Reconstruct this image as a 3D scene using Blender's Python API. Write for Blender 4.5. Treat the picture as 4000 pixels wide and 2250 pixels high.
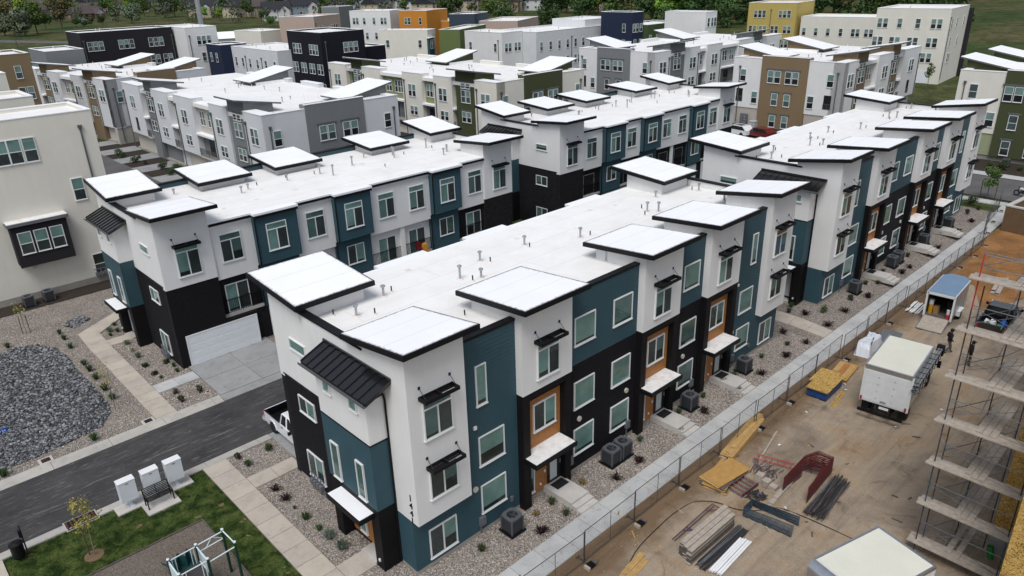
import bpy, math, random
from mathutils import Matrix, Vector
PI = math.pi
rad = math.radians
RN = random.Random(11)
sc = bpy.context.scene
col = sc.collection
for o in list(bpy.data.objects):
    bpy.data.objects.remove(o)

# ---------------------------------------------------------------- camera
cam_d = bpy.data.cameras.new('camera')
cam_d.sensor_width = 36.0
cam_d.lens = 25.92
cam_d.clip_start = 0.5
cam_d.clip_end = 6000
cam = bpy.data.objects.new('camera', cam_d)
col.objects.link(cam)
_h, _p, _r = rad(47.0), rad(23.28), rad(-1.675)
_f = Vector((math.cos(_p) * math.cos(_h), math.cos(_p) * math.sin(_h), -math.sin(_p)))
_rt = Vector((math.sin(_h), -math.cos(_h), 0))
_up = _rt.cross(_f)
_x = _rt * math.cos(_r) + _up * math.sin(_r)
_y = _up * math.cos(_r) - _rt * math.sin(_r)
_m = Matrix((_x, _y, -_f)).transposed().to_4x4()
_m.translation = Vector((-13.8, -21.46, 24.5))
cam.matrix_world = _m
sc.camera = cam

# ---------------------------------------------------------------- world, sun, exposure
SUN_EL, SUN_AZ = 60.0, 210.0      # soft light through cloud; azimuth as a heading the light comes from
w = bpy.data.worlds.new('World')
sc.world = w
w.use_nodes = True
nt = w.node_tree
nt.nodes.clear()
wo = nt.nodes.new('ShaderNodeOutputWorld')
bg = nt.nodes.new('ShaderNodeBackground')
sky = nt.nodes.new('ShaderNodeTexSky')
sky.sky_type = 'NISHITA'
sky.sun_disc = False
sky.sun_elevation = rad(SUN_EL)
sky.sun_rotation = rad(90 - SUN_AZ)
sky.altitude = 1300
sky.air_density = 1.0
sky.dust_density = 6.0
sky.ozone_density = 1.0
hsv = nt.nodes.new('ShaderNodeHueSaturation')
hsv.inputs['Saturation'].default_value = 0.50     # cloud cover: nearly colourless sky light
nt.links.new(sky.outputs[0], hsv.inputs['Color'])
nt.links.new(hsv.outputs[0], bg.inputs['Color'])
bg.inputs['Strength'].default_value = 0.098
nt.links.new(bg.outputs[0], wo.inputs['Surface'])
sd = bpy.data.lights.new('sun', 'SUN')
sd.energy = 1.4
sd.angle = rad(28)
sd.color = (1.0, 0.99, 0.975)
sun = bpy.data.objects.new('sun', sd)
col.objects.link(sun)
_d = Vector((math.cos(rad(SUN_EL)) * math.cos(rad(SUN_AZ)), math.cos(rad(SUN_EL)) * math.sin(rad(SUN_AZ)), math.sin(rad(SUN_EL))))
sun.rotation_euler = _d.to_track_quat('Z', 'Y').to_euler()
sc.render.engine = 'CYCLES'
sc.view_settings.view_transform = 'Standard'
sc.view_settings.look = 'None'
sc.view_settings.gamma = 1.0
sc.view_settings.exposure = 0.60
sc.view_settings.use_curve_mapping = False
sc.cycles.max_bounces = 6
sc.cycles.transparent_max_bounces = 12
sc.cycles.caustics_reflective = False
sc.cycles.caustics_refractive = False

# ---------------------------------------------------------------- materials
MT = {}


class NT:
    def __init__(s, name):
        s.m = bpy.data.materials.new(name)
        s.m.use_nodes = True
        s.n = s.m.node_tree.nodes
        s.l = s.m.node_tree.links
        s.b = s.n['Principled BSDF']
        s.geo = None
        MT[name] = s.m

    def new(s, t, **k):
        n = s.n.new(t)
        for a, v in k.items():
            setattr(n, a, v)
        return n

    def pos(s):
        if not s.geo:
            s.geo = s.new('ShaderNodeNewGeometry').outputs['Position']
        return s.geo

    def noise(s, scale, detail=3, rough=.55, vec=None, dist=0):
        n = s.new('ShaderNodeTexNoise')
        n.inputs['Scale'].default_value = scale
        n.inputs['Detail'].default_value = detail
        n.inputs['Roughness'].default_value = rough
        n.inputs['Distortion'].default_value = dist
        s.l.new(vec or s.pos(), n.inputs['Vector'])
        return n.outputs['Fac']

    def ramp(s, fac, stops):
        r = s.new('ShaderNodeValToRGB')
        e = r.color_ramp.elements
        while len(e) < len(stops):
            e.new(.5)
        for q, (p, c) in zip(e, stops):
            q.position = p
            q.color = (*c, 1) if len(c) == 3 else c
        s.l.new(fac, r.inputs[0])
        return r.outputs[0]

    def mix(s, fac, a, b, mode='MIX'):
        m = s.new('ShaderNodeMix', data_type='RGBA', blend_type=mode)
        for i, v in ((0, fac), (6, a), (7, b)):
            if hasattr(v, 'links') or hasattr(v, 'is_linked'):
                s.l.new(v, m.inputs[i])
            else:
                m.inputs[i].default_value = (*v, 1) if isinstance(v, tuple) else v
        return m.outputs[2]

    def math(s, op, a, b=None, c=None):
        m = s.new('ShaderNodeMath', operation=op)
        for i, v in enumerate((a, b, c)):
            if v is None:
                continue
            if hasattr(v, 'is_linked'):
                s.l.new(v, m.inputs[i])
            else:
                m.inputs[i].default_value = v
        return m.outputs[0]

    def col(s, c):
        if isinstance(c, tuple):
            s.b.inputs['Base Color'].default_value = (*c, 1)
        else:
            s.l.new(c, s.b.inputs['Base Color'])

    def bump(s, h, strength=.3, dist=.02):
        b = s.new('ShaderNodeBump')
        b.inputs['Strength'].default_value = strength
        b.inputs['Distance'].default_value = dist
        s.l.new(h, b.inputs['Height'])
        s.l.new(b.outputs[0], s.b.inputs['Normal'])

    def set(s, rough=.8, metal=0, spec=.5, coat=0):
        s.b.inputs['Roughness'].default_value = rough
        s.b.inputs['Metallic'].default_value = metal
        s.b.inputs['Specular IOR Level'].default_value = spec
        s.b.inputs['Coat Weight'].default_value = coat
        s.b.inputs['Coat Roughness'].default_value = .05
        return s

    def wallc(s):
        sp = s.new('ShaderNodeSeparateXYZ')
        s.l.new(s.pos(), sp.inputs[0])
        a = s.math('ADD', sp.outputs[0], sp.outputs[1])
        c = s.new('ShaderNodeCombineXYZ')
        s.l.new(a, c.inputs[0])
        s.l.new(sp.outputs[2], c.inputs[1])
        return c.outputs[0], a, sp.outputs[2]


def plain(name, c, rough=.7, var=.12, vs=1.3, bump=0, bs=60, metal=0, spec=.4, coat=0, fine=.06):
    t = NT(name).set(rough, metal, spec, coat)
    n = t.noise(vs, 4)
    f = t.noise(vs * 23, 3)
    a = t.ramp(n, [(.25, tuple(x * (1 - var) for x in c)), (.75, tuple(min(1, x * (1 + var)) for x in c))])
    b = t.ramp(f, [(.3, (1 - fine,) * 3), (.7, (1, 1, 1))])
    t.col(t.mix(1.0, a, b, 'MULTIPLY'))
    if bump:
        t.bump(t.noise(bs, 4), bump, .01)
    return t


def stucco(name, c):
    t = NT(name).set(.92, 0, .25)
    n = t.noise(.55, 5)
    v = t.new('ShaderNodeVectorMath', operation='MULTIPLY')
    t.l.new(t.pos(), v.inputs[0])
    v.inputs[1].default_value = (3, 3, .25)
    st = t.noise(1.0, 4, vec=v.outputs[0])                       # faint rain streaks
    a = t.ramp(n, [(.3, tuple(x * .955 for x in c)), (.7, tuple(min(1, x * 1.02) for x in c))])
    b = t.ramp(st, [(.30, (.975, .972, .965)), (.6, (1, 1, 1))])
    g = t.ramp(t.noise(38, 3), [(.3, (.955,) * 3), (.7, (1, 1, 1))])
    t.col(t.mix(1, t.mix(1, a, b, 'MULTIPLY'), g, 'MULTIPLY'))
    t.bump(t.noise(55, 3, .7), .28, .008)


stucco('stucco_white', (.725, .725, .715))
stucco('stucco_cream', (.71, .685, .61))
stucco('stucco_lightgrey', (.63, .645, .66))
stucco('stucco_grey', (.19, .20, .205))
stucco('stucco_tan', (.215, .155, .09))
stucco('stucco_olive', (.062, .073, .034))
stucco('stucco_green', (.13, .165, .06))
stucco('stucco_yellow', (.47, .37, .115))
stucco('stucco_orange', (.52, .22, .035))
stucco('stucco_pink', (.44, .345, .29))
stucco('stucco_navy', (.017, .026, .055))
stucco('stucco_black', (.0085, .010, .016))
stucco('stucco_charcoal', (.022, .020, .024))
stucco('stucco_slate', (.045, .06, .085))
stucco('stucco_darkgreen', (.058, .092, .033))
plain('teal_siding', (.029, .071, .090), .62, .10, .9, .12, 45, spec=.35)
plain('teal_wall', (.029, .070, .088), .65, .08, .9)
plain('cream_siding', (.50, .47, .42), .7, .05)
plain('olive_siding', (.24, .26, .12), .7, .06)
plain('grey_siding', (.42, .43, .44), .7, .05)
plain('black_trim', (.0055, .0055, .0070), .5, .25, 2.0, spec=.22)
plain('black_metal', (.009, .009, .010), .22, .2, 3, spec=.6, coat=.25)
plain('black_panel', (.0070, .0062, .0070), .6, .25, 1.5, spec=.18)
plain('brick_black', (.0105, .0098, .0125), .8, .45, 9, .3, 80, fine=.3, spec=.2)
plain('mortar', (.008, .0075, .008), .9, .2)
plain('vinyl', (.72, .73, .73), .45, .04)
plain('vinyl_grey', (.10, .11, .11), .5, .1)
plain('white_paint', (.74, .75, .76), .4, .04)
plain('garage_white', (.72, .75, .78), .5, .04)
plain('galvanised', (.42, .44, .46), .42, .2, 6, metal=.7)
plain('pipe_black', (.012, .012, .012), .5)
plain('pipe_white', (.78, .79, .80), .4, .05)
plain('boot_white', (.72, .66, .62), .8, .1)
plain('wood_cedar', (.36, .155, .045), .55, .18, 5, .1, 70)
plain('door_dark', (.016, .017, .018), .4, .1)
plain('frosted', (.55, .60, .61), .25, .05, spec=.6)
plain('concrete_pale', (.47, .45, .42), .9, .12, 1.6, .1, 50)
plain('foundation', (.30, .28, .25), .95, .15)
plain('ac_dark', (.018, .020, .023), .5, .2, 6)
plain('ac_lid', (.105, .112, .125), .45, .15, 6, metal=.2)
plain('ac_fin', (.045, .048, .054), .5, .2, 20)
plain('grey_box', (.13, .135, .15), .55, .1)
plain('vent_beige', (.52, .50, .43), .6, .05)
plain('steel_dark', (.05, .05, .055), .5, .4, 8, metal=.4)
plain('steel_rust', (.075, .05, .045), .7, .5, 10, metal=.3)
plain('steel_red', (.14, .012, .016), .55, .4, 9, metal=.2)
plain('steel_redbright', (.42, .03, .035), .5, .3, 9)
plain('steel_blue', (.045, .085, .12), .6, .7, 9, metal=.3)
plain('steel_purple', (.12, .07, .11), .6, .4, 9, metal=.3)
plain('fence_steel', (.085, .088, .092), .5, .3, 8, metal=.4)
plain('galv_bar', (.17, .18, .185), .5, .3, 8, metal=.5)
plain('timber_grey', (.39, .34, .285), .9, .22, 5, .1, 60, fine=.2)
plain('timber_dark', (.11, .095, .085), .9, .35, 6, fine=.25)
plain('timber_new', (.46, .29, .11), .8, .18, 4, fine=.15)
plain('ply', (.43, .245, .075), .75, .14, 3, fine=.12)
plain('blue_wrap', (.012, .055, .20), .5, .2, 4)
plain('truck_roof', (.66, .66, .57), .5, .05, .8)
plain('truck_white', (.66, .68, .69), .4, .06, 2)
plain('aluminium', (.55, .57, .60), .28, .1, 3, metal=.9)
plain('rubber', (.012, .012, .012), .85, .2)
plain('trailer_roof', (.16, .245, .36), .45, .08, 1)
plain('trailer_side', (.36, .37, .40), .3, .06, 2, metal=.4)
plain('car_black', (.008, .009, .011), .25, .1, spec=.6, coat=.7)
plain('car_white', (.72, .74, .76), .25, .03, spec=.5, coat=.6)
plain('car_red', (.13, .008, .012), .25, .1, coat=.6)
plain('car_glass', (.012, .015, .017), .08, .05, spec=.8)
plain('chrome', (.5, .52, .55), .2, .05, metal=1)
plain('tail_red', (.35, .01, .01), .3)
plain('tarp_white', (.60, .63, .68), .5, .1, 3, .3, 6)
plain('bucket_yellow', (.55, .30, .02), .5)
plain('bucket_white', (.68, .70, .72), .4)
plain('bucket_red', (.45, .04, .04), .5)
plain('green_pvc', (.02, .22, .05), .5)
plain('cardboard', (.33, .20, .09), .8)
plain('play_white', (.62, .72, .74), .4, .04)
plain('play_green', (.006, .035, .025), .4, .1)
plain('play_teal', (.012, .055, .055), .45, .1)
plain('play_deck', (.05, .045, .05), .7)
plain('mailbox', (.68, .72, .75), .4, .03)
plain('mulch', (.035, .024, .017), .95, .4, 4, .5, 25, fine=.4)
plain('cmu', (.155, .10, .055), .95, .12, 2, .15, 30)
plain('cloth_black', (.010, .010, .011), .9)
plain('cloth_grey', (.085, .082, .08), .9)
plain('cloth_brown', (.075, .05, .035), .9)
plain('skin', (.40, .22, .14), .6)
plain('hair', (.015, .011, .009), .7)
plain('boot', (.02, .014, .01), .7)
plain('bark', (.09, .065, .045), .95, .3, 8)
plain('bark_pale', (.19, .16, .13), .9, .3, 8)
plain('rust_iron', (.09, .035, .018), .9, .3, 6)
plain('dark_hole', (.006, .006, .006), .95)
plain('sign_blue', (.01, .08, .40), .4, .05)
plain('roof_shingle', (.026, .028, .034), .9, .3, 2, fine=.3)
plain('roof_brown', (.085, .068, .065), .9, .25, 2, fine=.3)
plain('house_cream', (.44, .38, .27), .85, .05)
plain('house_brick', (.16, .085, .065), .9, .2)
plain('house_blue', (.24, .29, .35), .8, .05)
plain('house_tan', (.30, .235, .17), .85, .05)
plain('house_white', (.58, .58, .57), .8, .04)
plain('pane_light', (.16, .25, .235), .12, .25, .9, spec=.55)
plain('pane_dark', (.018, .021, .023), .1, .3, .9, spec=.55)
plain('pane_mid', (.06, .085, .085), .1, .3, .9, spec=.55)


def leafmat(name, c, c2):
    t = NT(name).set(.75, 0, .2)
    oi = t.new('ShaderNodeObjectInfo')
    n = t.noise(1.1, 4)
    fn = t.noise(14, 2)
    a = t.ramp(n, [(.3, c), (.7, c2)])
    b = t.ramp(fn, [(.25, (.55,) * 3), (.75, (1.25,) * 3)])
    h = t.new('ShaderNodeHueSaturation')
    t.l.new(t.math('MULTIPLY_ADD', oi.outputs['Random'], .05, .475), h.inputs['Hue'])
    t.l.new(t.math('MULTIPLY_ADD', oi.outputs['Random'], .5, .75), h.inputs['Value'])
    t.l.new(t.mix(1, a, b, 'MULTIPLY'), h.inputs['Color'])
    t.col(h.outputs[0])
    t.b.inputs['Subsurface Weight'].default_value = 0


leafmat('leaf_dark', (0.031, 0.059, 0.020), (0.063, 0.112, 0.031))
leafmat('leaf_mid', (0.056, 0.105, 0.028), (0.119, 0.196, 0.049))
leafmat('leaf_bright', (0.119, 0.224, 0.031), (0.224, 0.350, 0.056))
leafmat('leaf_silver', (.095, .125, .075), (.17, .205, .125))
leafmat('leaf_brown', (0.105, 0.091, 0.042), (0.168, 0.154, 0.063))
leafmat('leaf_yellow', (0.280, 0.294, 0.056), (0.448, 0.420, 0.112))
leafmat('plant_green', (.030, .060, .018), (.055, .10, .030))
leafmat('plant_blue', (.07, .10, .075), (.12, .155, .11))
leafmat('plant_red', (.016, .006, .007), (.035, .012, .013))
leafmat('plant_dark', (.018, .022, .010), (.035, .04, .018))
leafmat('plant_orange', (.13, .09, .02), (.19, .11, .03))
leafmat('grass_blade', (.012, .026, .006), (.085, .11, .028))


def m_roof():
    t = NT('roof_membrane').set(.55, 0, .35)
    a = t.ramp(t.noise(.45, 7, .65, dist=.5), [(.28, (.735, .72, .695)), (.5, (.80, .79, .77)), (.72, (.845, .84, .83))])
    st = t.ramp(t.noise(.9, 6, .7, dist=.6), [(.62, (1, 1, 1)), (.76, (.88, .80, .72))])
    t.col(t.mix(1, a, st, 'MULTIPLY'))
    t.bump(t.noise(2.2, 3), .12, .02)
    t = NT('roof_cap').set(.5, 0, .35)
    a = t.ramp(t.noise(.5, 5), [(.3, (.80, .81, .815)), (.7, (.86, .865, .87))])
    t.col(a)
    t.bump(t.noise(3, 3), .08, .02)
    t = NT('roof_plate_sheet').set(.5, 0, .35)
    tc = t.new('ShaderNodeTexCoord')
    sp = t.new('ShaderNodeSeparateXYZ')
    t.l.new(tc.outputs['Generated'], sp.inputs[0])
    ed = None
    for k in (0, 1):
        for q in (sp.outputs[k], t.math('SUBTRACT', 1.0, sp.outputs[k])):
            ed = q if ed is None else t.math('MINIMUM', ed, q)
    f = t.math('SUBTRACT', t.math('MULTIPLY', t.noise(5.5, 6, .8), .11), ed)
    grime = t.ramp(f, [(.030, (1, 1, 1)), (.062, (.30, .29, .30))])
    a = t.ramp(t.noise(.5, 5), [(.3, (.82, .83, .835)), (.7, (.875, .88, .885))])
    t.col(t.mix(1, a, grime, 'MULTIPLY'))
    t.bump(t.noise(3, 3), .08, .02)
    t = NT('seam').set(.6, 0, .3)
    t.col((.71, .70, .685))
    t = NT('canopy_dirty').set(.7, 0, .3)
    a = t.ramp(t.noise(2.1, 6, .75), [(.24, (.38, .30, .24)), (.40, (.66, .63, .60)), (.55, (.74, .74, .73))])
    t.col(a)


m_roof()


def m_glass():
    t = NT('glass')
    t.n.remove(t.b)
    out = t.n['Material Output']
    tr = t.new('ShaderNodeBsdfTransparent')
    tr.inputs[0].default_value = (.93, .975, .965, 1)
    gl = t.new('ShaderNodeBsdfGlossy')
    gl.inputs['Roughness'].default_value = .03
    gl.inputs['Color'].default_value = (.85, .95, .95, 1)
    fr = t.new('ShaderNodeFresnel')
    fr.inputs['IOR'].default_value = 1.55
    nb = t.new('ShaderNodeBump')
    nb.inputs['Strength'].default_value = .05
    t.l.new(t.noise(1.2, 2), nb.inputs['Height'])
    t.l.new(nb.outputs[0], gl.inputs['Normal'])
    mx = t.new('ShaderNodeMixShader')
    gb = t.new('ShaderNodeNewGeometry')
    t.l.new(t.math('MULTIPLY', fr.outputs[0], t.math('SUBTRACT', 1.0, gb.outputs['Backfacing'])), mx.inputs[0])
    t.l.new(tr.outputs[0], mx.inputs[1])
    t.l.new(gl.outputs[0], mx.inputs[2])
    t.l.new(mx.outputs[0], out.inputs[0])
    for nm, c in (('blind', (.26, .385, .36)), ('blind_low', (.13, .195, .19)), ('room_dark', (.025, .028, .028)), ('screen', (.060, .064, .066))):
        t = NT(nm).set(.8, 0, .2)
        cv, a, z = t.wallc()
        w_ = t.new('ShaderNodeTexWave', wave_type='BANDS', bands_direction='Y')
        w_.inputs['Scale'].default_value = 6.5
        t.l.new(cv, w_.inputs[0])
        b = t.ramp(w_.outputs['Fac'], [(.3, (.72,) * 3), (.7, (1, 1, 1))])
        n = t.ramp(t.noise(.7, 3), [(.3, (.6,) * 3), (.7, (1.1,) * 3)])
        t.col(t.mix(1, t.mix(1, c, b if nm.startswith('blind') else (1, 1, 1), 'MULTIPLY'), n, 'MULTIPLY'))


m_glass()


def m_brickwall():
    t = NT('brick_wall').set(.8, 0, .2)
    cv, a, z = t.wallc()
    b = t.new('ShaderNodeTexBrick')
    t.l.new(cv, b.inputs['Vector'])
    b.inputs['Scale'].default_value = 1
    b.inputs['Brick Width'].default_value = .215
    b.inputs['Row Height'].default_value = .075
    b.inputs['Mortar Size'].default_value = .008
    b.inputs['Color1'].default_value = (.0105, .0098, .0125, 1)
    b.inputs['Color2'].default_value = (.0155, .0148, .0175, 1)
    b.inputs['Mortar'].default_value = (.008, .0075, .008, 1)
    t.col(t.mix(1, b.outputs['Color'], t.ramp(t.noise(3, 5), [(.3, (.7,) * 3), (.75, (1.4,) * 3)]), 'MULTIPLY'))
    t.bump(b.outputs['Fac'], .4, -.01)
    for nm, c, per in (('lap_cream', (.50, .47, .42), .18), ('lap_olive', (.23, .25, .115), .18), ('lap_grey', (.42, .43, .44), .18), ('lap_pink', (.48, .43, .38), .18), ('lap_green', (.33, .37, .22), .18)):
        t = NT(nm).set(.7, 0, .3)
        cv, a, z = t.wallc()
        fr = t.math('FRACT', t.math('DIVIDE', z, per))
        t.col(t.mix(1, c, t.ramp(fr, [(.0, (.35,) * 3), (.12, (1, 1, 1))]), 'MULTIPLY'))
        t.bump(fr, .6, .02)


m_brickwall()


def m_ground():
    # loose gravel: cells of mixed stone colours
    for nm, sc_, cols in (('gravel', 17, [(.21, .19, .178), (.35, .305, .265), (.48, .415, .34), (.28, .25, .25), (.55, .515, .47)]),
                          ('rock_base', 5, [(.03, .034, .04), (.06, .068, .075), (.10, .11, .12), (.05, .055, .06), (.13, .14, .15)]),
                          ('play_chips', 30, [(.19, .16, .13), (.25, .21, .18), (.31, .27, .22), (.22, .185, .165), (.34, .29, .24)])):
        t = NT(nm).set(.9, 0, .3)
        v = t.new('ShaderNodeTexVoronoi')
        v.inputs['Scale'].default_value = sc_
        t.l.new(t.pos(), v.inputs['Vector'])
        sp = t.new('ShaderNodeSeparateColor')
        t.l.new(v.outputs['Color'], sp.inputs[0])
        c = t.ramp(sp.outputs[0], [(.1, cols[0]), (.3, cols[1]), (.5, cols[2]), (.7, cols[3]), (.9, cols[4])])
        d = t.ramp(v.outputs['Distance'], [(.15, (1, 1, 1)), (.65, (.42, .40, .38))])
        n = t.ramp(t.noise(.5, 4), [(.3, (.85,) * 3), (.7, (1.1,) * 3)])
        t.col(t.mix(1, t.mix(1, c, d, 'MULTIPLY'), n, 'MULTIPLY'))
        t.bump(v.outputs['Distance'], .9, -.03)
    t = NT('asphalt').set(.85, 0, .3)
    a = t.ramp(t.noise(.45, 5, .6), [(.3, (.034, .034, .037)), (.7, (.062, .060, .060))])
    g = t.ramp(t.noise(40, 4, .8), [(.3, (.55,) * 3), (.75, (1.45,) * 3)])
    v = t.new('ShaderNodeVectorMath', operation='MULTIPLY')
    t.l.new(t.pos(), v.inputs[0])
    v.inputs[1].default_value = (.30, 2.6, 1)
    tr = t.noise(1.7, 8, .78, vec=v.outputs[0], dist=1.6)
    k = t.ramp(tr, [(.54, (0, 0, 0)), (.66, (.8, .8, .8))])
    t.col(t.mix(k, t.mix(1, a, g, 'MULTIPLY'), (.20, .185, .165)))
    t.bump(t.noise(60, 3), .3, .01)
    t = NT('asphalt_old').set(.9, 0, .3)
    t.col(t.mix(1, t.ramp(t.noise(.3, 4), [(.3, (.085, .084, .085)), (.7, (.125, .12, .118))]), t.ramp(t.noise(30, 3), [(.3, (.8,) * 3), (.7, (1.15,) * 3)]), 'MULTIPLY'))
    for nm, c in (('concrete_walk', (.43, .435, .435)), ('concrete_drive', (.275, .28, .282)), ('kerb_concrete', (.40, .385, .355)), ('concrete_path', (.43, .385, .33))):
        t = NT(nm).set(.9, 0, .3)
        oi = t.new('ShaderNodeObjectInfo')
        a = t.ramp(t.noise(.8, 6, .65), [(.28, tuple(x * .80 for x in c)), (.5, c), (.72, tuple(x * 1.1 for x in c))])
        s_ = t.ramp(t.noise(2.6, 6, .7, dist=.8), [(.30, (.72, .66, .58)), (.42, (1, 1, 1))])
        g = t.ramp(t.noise(70, 3), [(.3, (.92,) * 3), (.7, (1.05,) * 3)])
        r_ = t.ramp(oi.outputs['Random'], [(0, (.93, .93, .94)), (1, (1.06, 1.05, 1.03))])
        t.col(t.mix(1, t.mix(1, t.mix(1, a, s_, 'MULTIPLY'), g, 'MULTIPLY'), r_, 'MULTIPLY'))
        t.bump(t.noise(45, 3), .15, .006)
    t = NT('dirt').set(.95, 0, .2)
    n1 = t.noise(.17, 6, .62, dist=.5)
    a = t.ramp(n1, [(.28, (.145, .112, .085)), (.42, (.25, .205, .16)), (.53, (.33, .27, .205)), (.64, (.31, .215, .13)), (.78, (.20, .15, .11))])
    v = t.new('ShaderNodeVectorMath', operation='MULTIPLY')
    t.l.new(t.pos(), v.inputs[0])
    v.inputs[1].default_value = (.14, 1.7, 1)
    ruts = t.ramp(t.noise(1.1, 6, .7, vec=v.outputs[0], dist=.6), [(.28, (.66, .65, .64)), (.45, (.95,) * 3), (.70, (1.12, 1.1, 1.07))])
    sy = t.new('ShaderNodeSeparateXYZ')
    t.l.new(t.pos(), sy.inputs[0])
    em = t.new('ShaderNodeMapRange')
    t.l.new(t.math('ADD', sy.outputs[1], t.math('MULTIPLY', t.noise(.6, 5, .7), 2.6)), em.inputs['Value'])
    em.inputs['From Min'].default_value = -5.2
    em.inputs['From Max'].default_value = -4.0
    a = t.mix(em.outputs['Result'], a, (.165, .112, .068))
    damp = t.ramp(t.noise(.55, 5, .7, dist=1.0), [(.30, (.62, .60, .58)), (.44, (1, 1, 1))])
    peb = t.ramp(t.noise(26, 5, .8), [(.26, (.36,) * 3), (.42, (.92,) * 3), (.70, (1.35, 1.32, 1.28))])
    t.col(t.mix(1, t.mix(1, t.mix(1, a, ruts, 'MULTIPLY'), damp, 'MULTIPLY'), peb, 'MULTIPLY'))
    t.bump(t.noise(7, 8, .75), 1.0, .06)
    t = NT('dirt_orange').set(.95, 0, .2)
    a = t.ramp(t.noise(.35, 6, .65, dist=.8), [(.28, (.15, .085, .04)), (.5, (.29, .14, .052)), (.72, (.36, .20, .085))])
    t.col(t.mix(1, a, t.ramp(t.noise(12, 4), [(.3, (.7,) * 3), (.7, (1.15,) * 3)]), 'MULTIPLY'))
    t.bump(t.noise(2.5, 6, .7), 1.0, .12)
    for nm in ('lawn', 'lawn_blade'):
        t = NT(nm).set(.95, 0, .1)
        a = t.ramp(t.noise(1.5, 6, .66, dist=.5), [(.30, (.014, .030, .009)), (.44, (.034, .060, .015)), (.56, (.085, .118, .032)), (.70, (.125, .15, .05))])
        s_ = t.ramp(t.noise(1.6, 3, .5, dist=.2), [(.66, (0, 0, 0)), (.70, (1, 1, 1))])
        c = t.mix(s_, a, (.26, .20, .105))
        t.col(t.mix(1, c, t.ramp(t.noise(45, 4), [(.3, (.55,) * 3), (.7, (1.3,) * 3)]), 'MULTIPLY'))
        if nm == 'lawn':
            t.bump(t.noise(35, 4), .8, .04)
    t = NT('field').set(.95, 0, .1)
    a = t.ramp(t.noise(.03, 6, .6, dist=.6), [(.30, (.030, .055, .016)), (.46, (.055, .078, .024)), (.56, (.085, .085, .036)), (.70, (.12, .098, .052))])
    t.col(t.mix(1, t.mix(1, a, t.ramp(t.noise(.16, 6, .75, dist=1.0), [(.35, (.42, .45, .40)), (.62, (1.25, 1.2, 1.15))]), 'MULTIPLY'), t.ramp(t.noise(1.1, 5, .7), [(.3, (.6,) * 3), (.7, (1.25,) * 3)]), 'MULTIPLY'))
    t.bump(t.noise(1.2, 5), .8, .3)
    t = NT('osb').set(.7, 0, .3)
    v = t.new('ShaderNodeTexVoronoi')
    v.inputs['Scale'].default_value = 26
    t.l.new(t.pos(), v.inputs['Vector'])
    sp = t.new('ShaderNodeSeparateColor')
    t.l.new(v.outputs['Color'], sp.inputs[0])
    c = t.ramp(sp.outputs[1], [(.08, (.16, .085, .02)), (.2, (.36, .21, .05)), (.5, (.46, .29, .075)), (.9, (.58, .40, .14))])
    t.col(t.mix(1, c, t.ramp(t.noise(3, 4), [(.3, (.75,) * 3), (.7, (1.1,) * 3)]), 'MULTIPLY'))
    for nm, cols in (('pebble', [(.18, .165, .16), (.33, .28, .24), (.49, .42, .335), (.60, .56, .50), (.25, .215, .22)]),
                     ('rock', [(.04, .044, .05), (.085, .09, .098), (.16, .165, .17), (.30, .305, .31), (.06, .066, .072)])):
        t = NT(nm).set(.85, 0, .3)
        at = t.new('ShaderNodeAttribute', attribute_name='rnd')
        oi = t.new('ShaderNodeObjectInfo')
        f = t.math('FRACT', t.math('ADD', at.outputs['Fac'], oi.outputs['Random']))
        c = t.ramp(f, [(.05, cols[0]), (.3, cols[1]), (.55, cols[2]), (.75, cols[3]), (.95, cols[4])])
        t.col(t.mix(1, c, t.ramp(t.noise(9, 4), [(.3, (.75,) * 3), (.7, (1.15,) * 3)]), 'MULTIPLY'))


m_ground()

# ---------------------------------------------------------------- geometry helpers
CUBE = {}
CV = [(-.5, -.5, -.5), (.5, -.5, -.5), (.5, .5, -.5), (-.5, .5, -.5), (-.5, -.5, .5), (.5, -.5, .5), (.5, .5, .5), (-.5, .5, .5)]
CF = [(0, 3, 2, 1), (4, 5, 6, 7), (0, 1, 5, 4), (1, 2, 6, 5), (2, 3, 7, 6), (3, 0, 4, 7)]


def new_mesh(verts, faces, mats, fm=None, smooth=False, name='m'):
    me = bpy.data.meshes.new(name)
    me.from_pydata(verts, [], faces)
    for m in mats:
        me.materials.append(MT[m])
    if fm:
        me.polygons.foreach_set('material_index', fm)
    if smooth:
        me.polygons.foreach_set('use_smooth', [True] * len(faces))
    me.update()
    return me


def attach(o, par=None):
    col.objects.link(o)
    if par is not None:
        o.parent = par
        if par.type != 'EMPTY':
            o.matrix_parent_inverse = par.matrix_basis.inverted()
    return o


def tag(o, label=None, cat=None, group=None, kind=None):
    if label:
        o['label'] = label
    if cat:
        o['category'] = cat
    if group:
        o['group'] = group
    if kind:
        o['kind'] = kind
    return o


def thing(name, label, cat, loc=(0, 0, 0), rz=0, group=None):
    o = bpy.data.objects.new(name, None)
    o.location = loc
    o.rotation_euler = (0, 0, rz)
    o.empty_display_size = .3
    col.objects.link(o)
    return tag(o, label, cat, group)


def copy_tree(o, parent=None):
    c = o.copy()
    col.objects.link(c)
    mpi = o.matrix_parent_inverse.copy()
    c.parent = parent
    c.matrix_parent_inverse = mpi
    for ch in o.children:
        copy_tree(ch, c)
    return c


def bx(name, x0, x1, y0, y1, z0, z1, mat, par=None):
    if mat not in CUBE:
        CUBE[mat] = new_mesh(CV, CF, [mat], name='box_' + mat)
    o = bpy.data.objects.new(name, CUBE[mat])
    o.location = ((x0 + x1) / 2, (y0 + y1) / 2, (z0 + z1) / 2)
    o.scale = (abs(x1 - x0), abs(y1 - y0), abs(z1 - z0))
    return attach(o, par)


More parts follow.
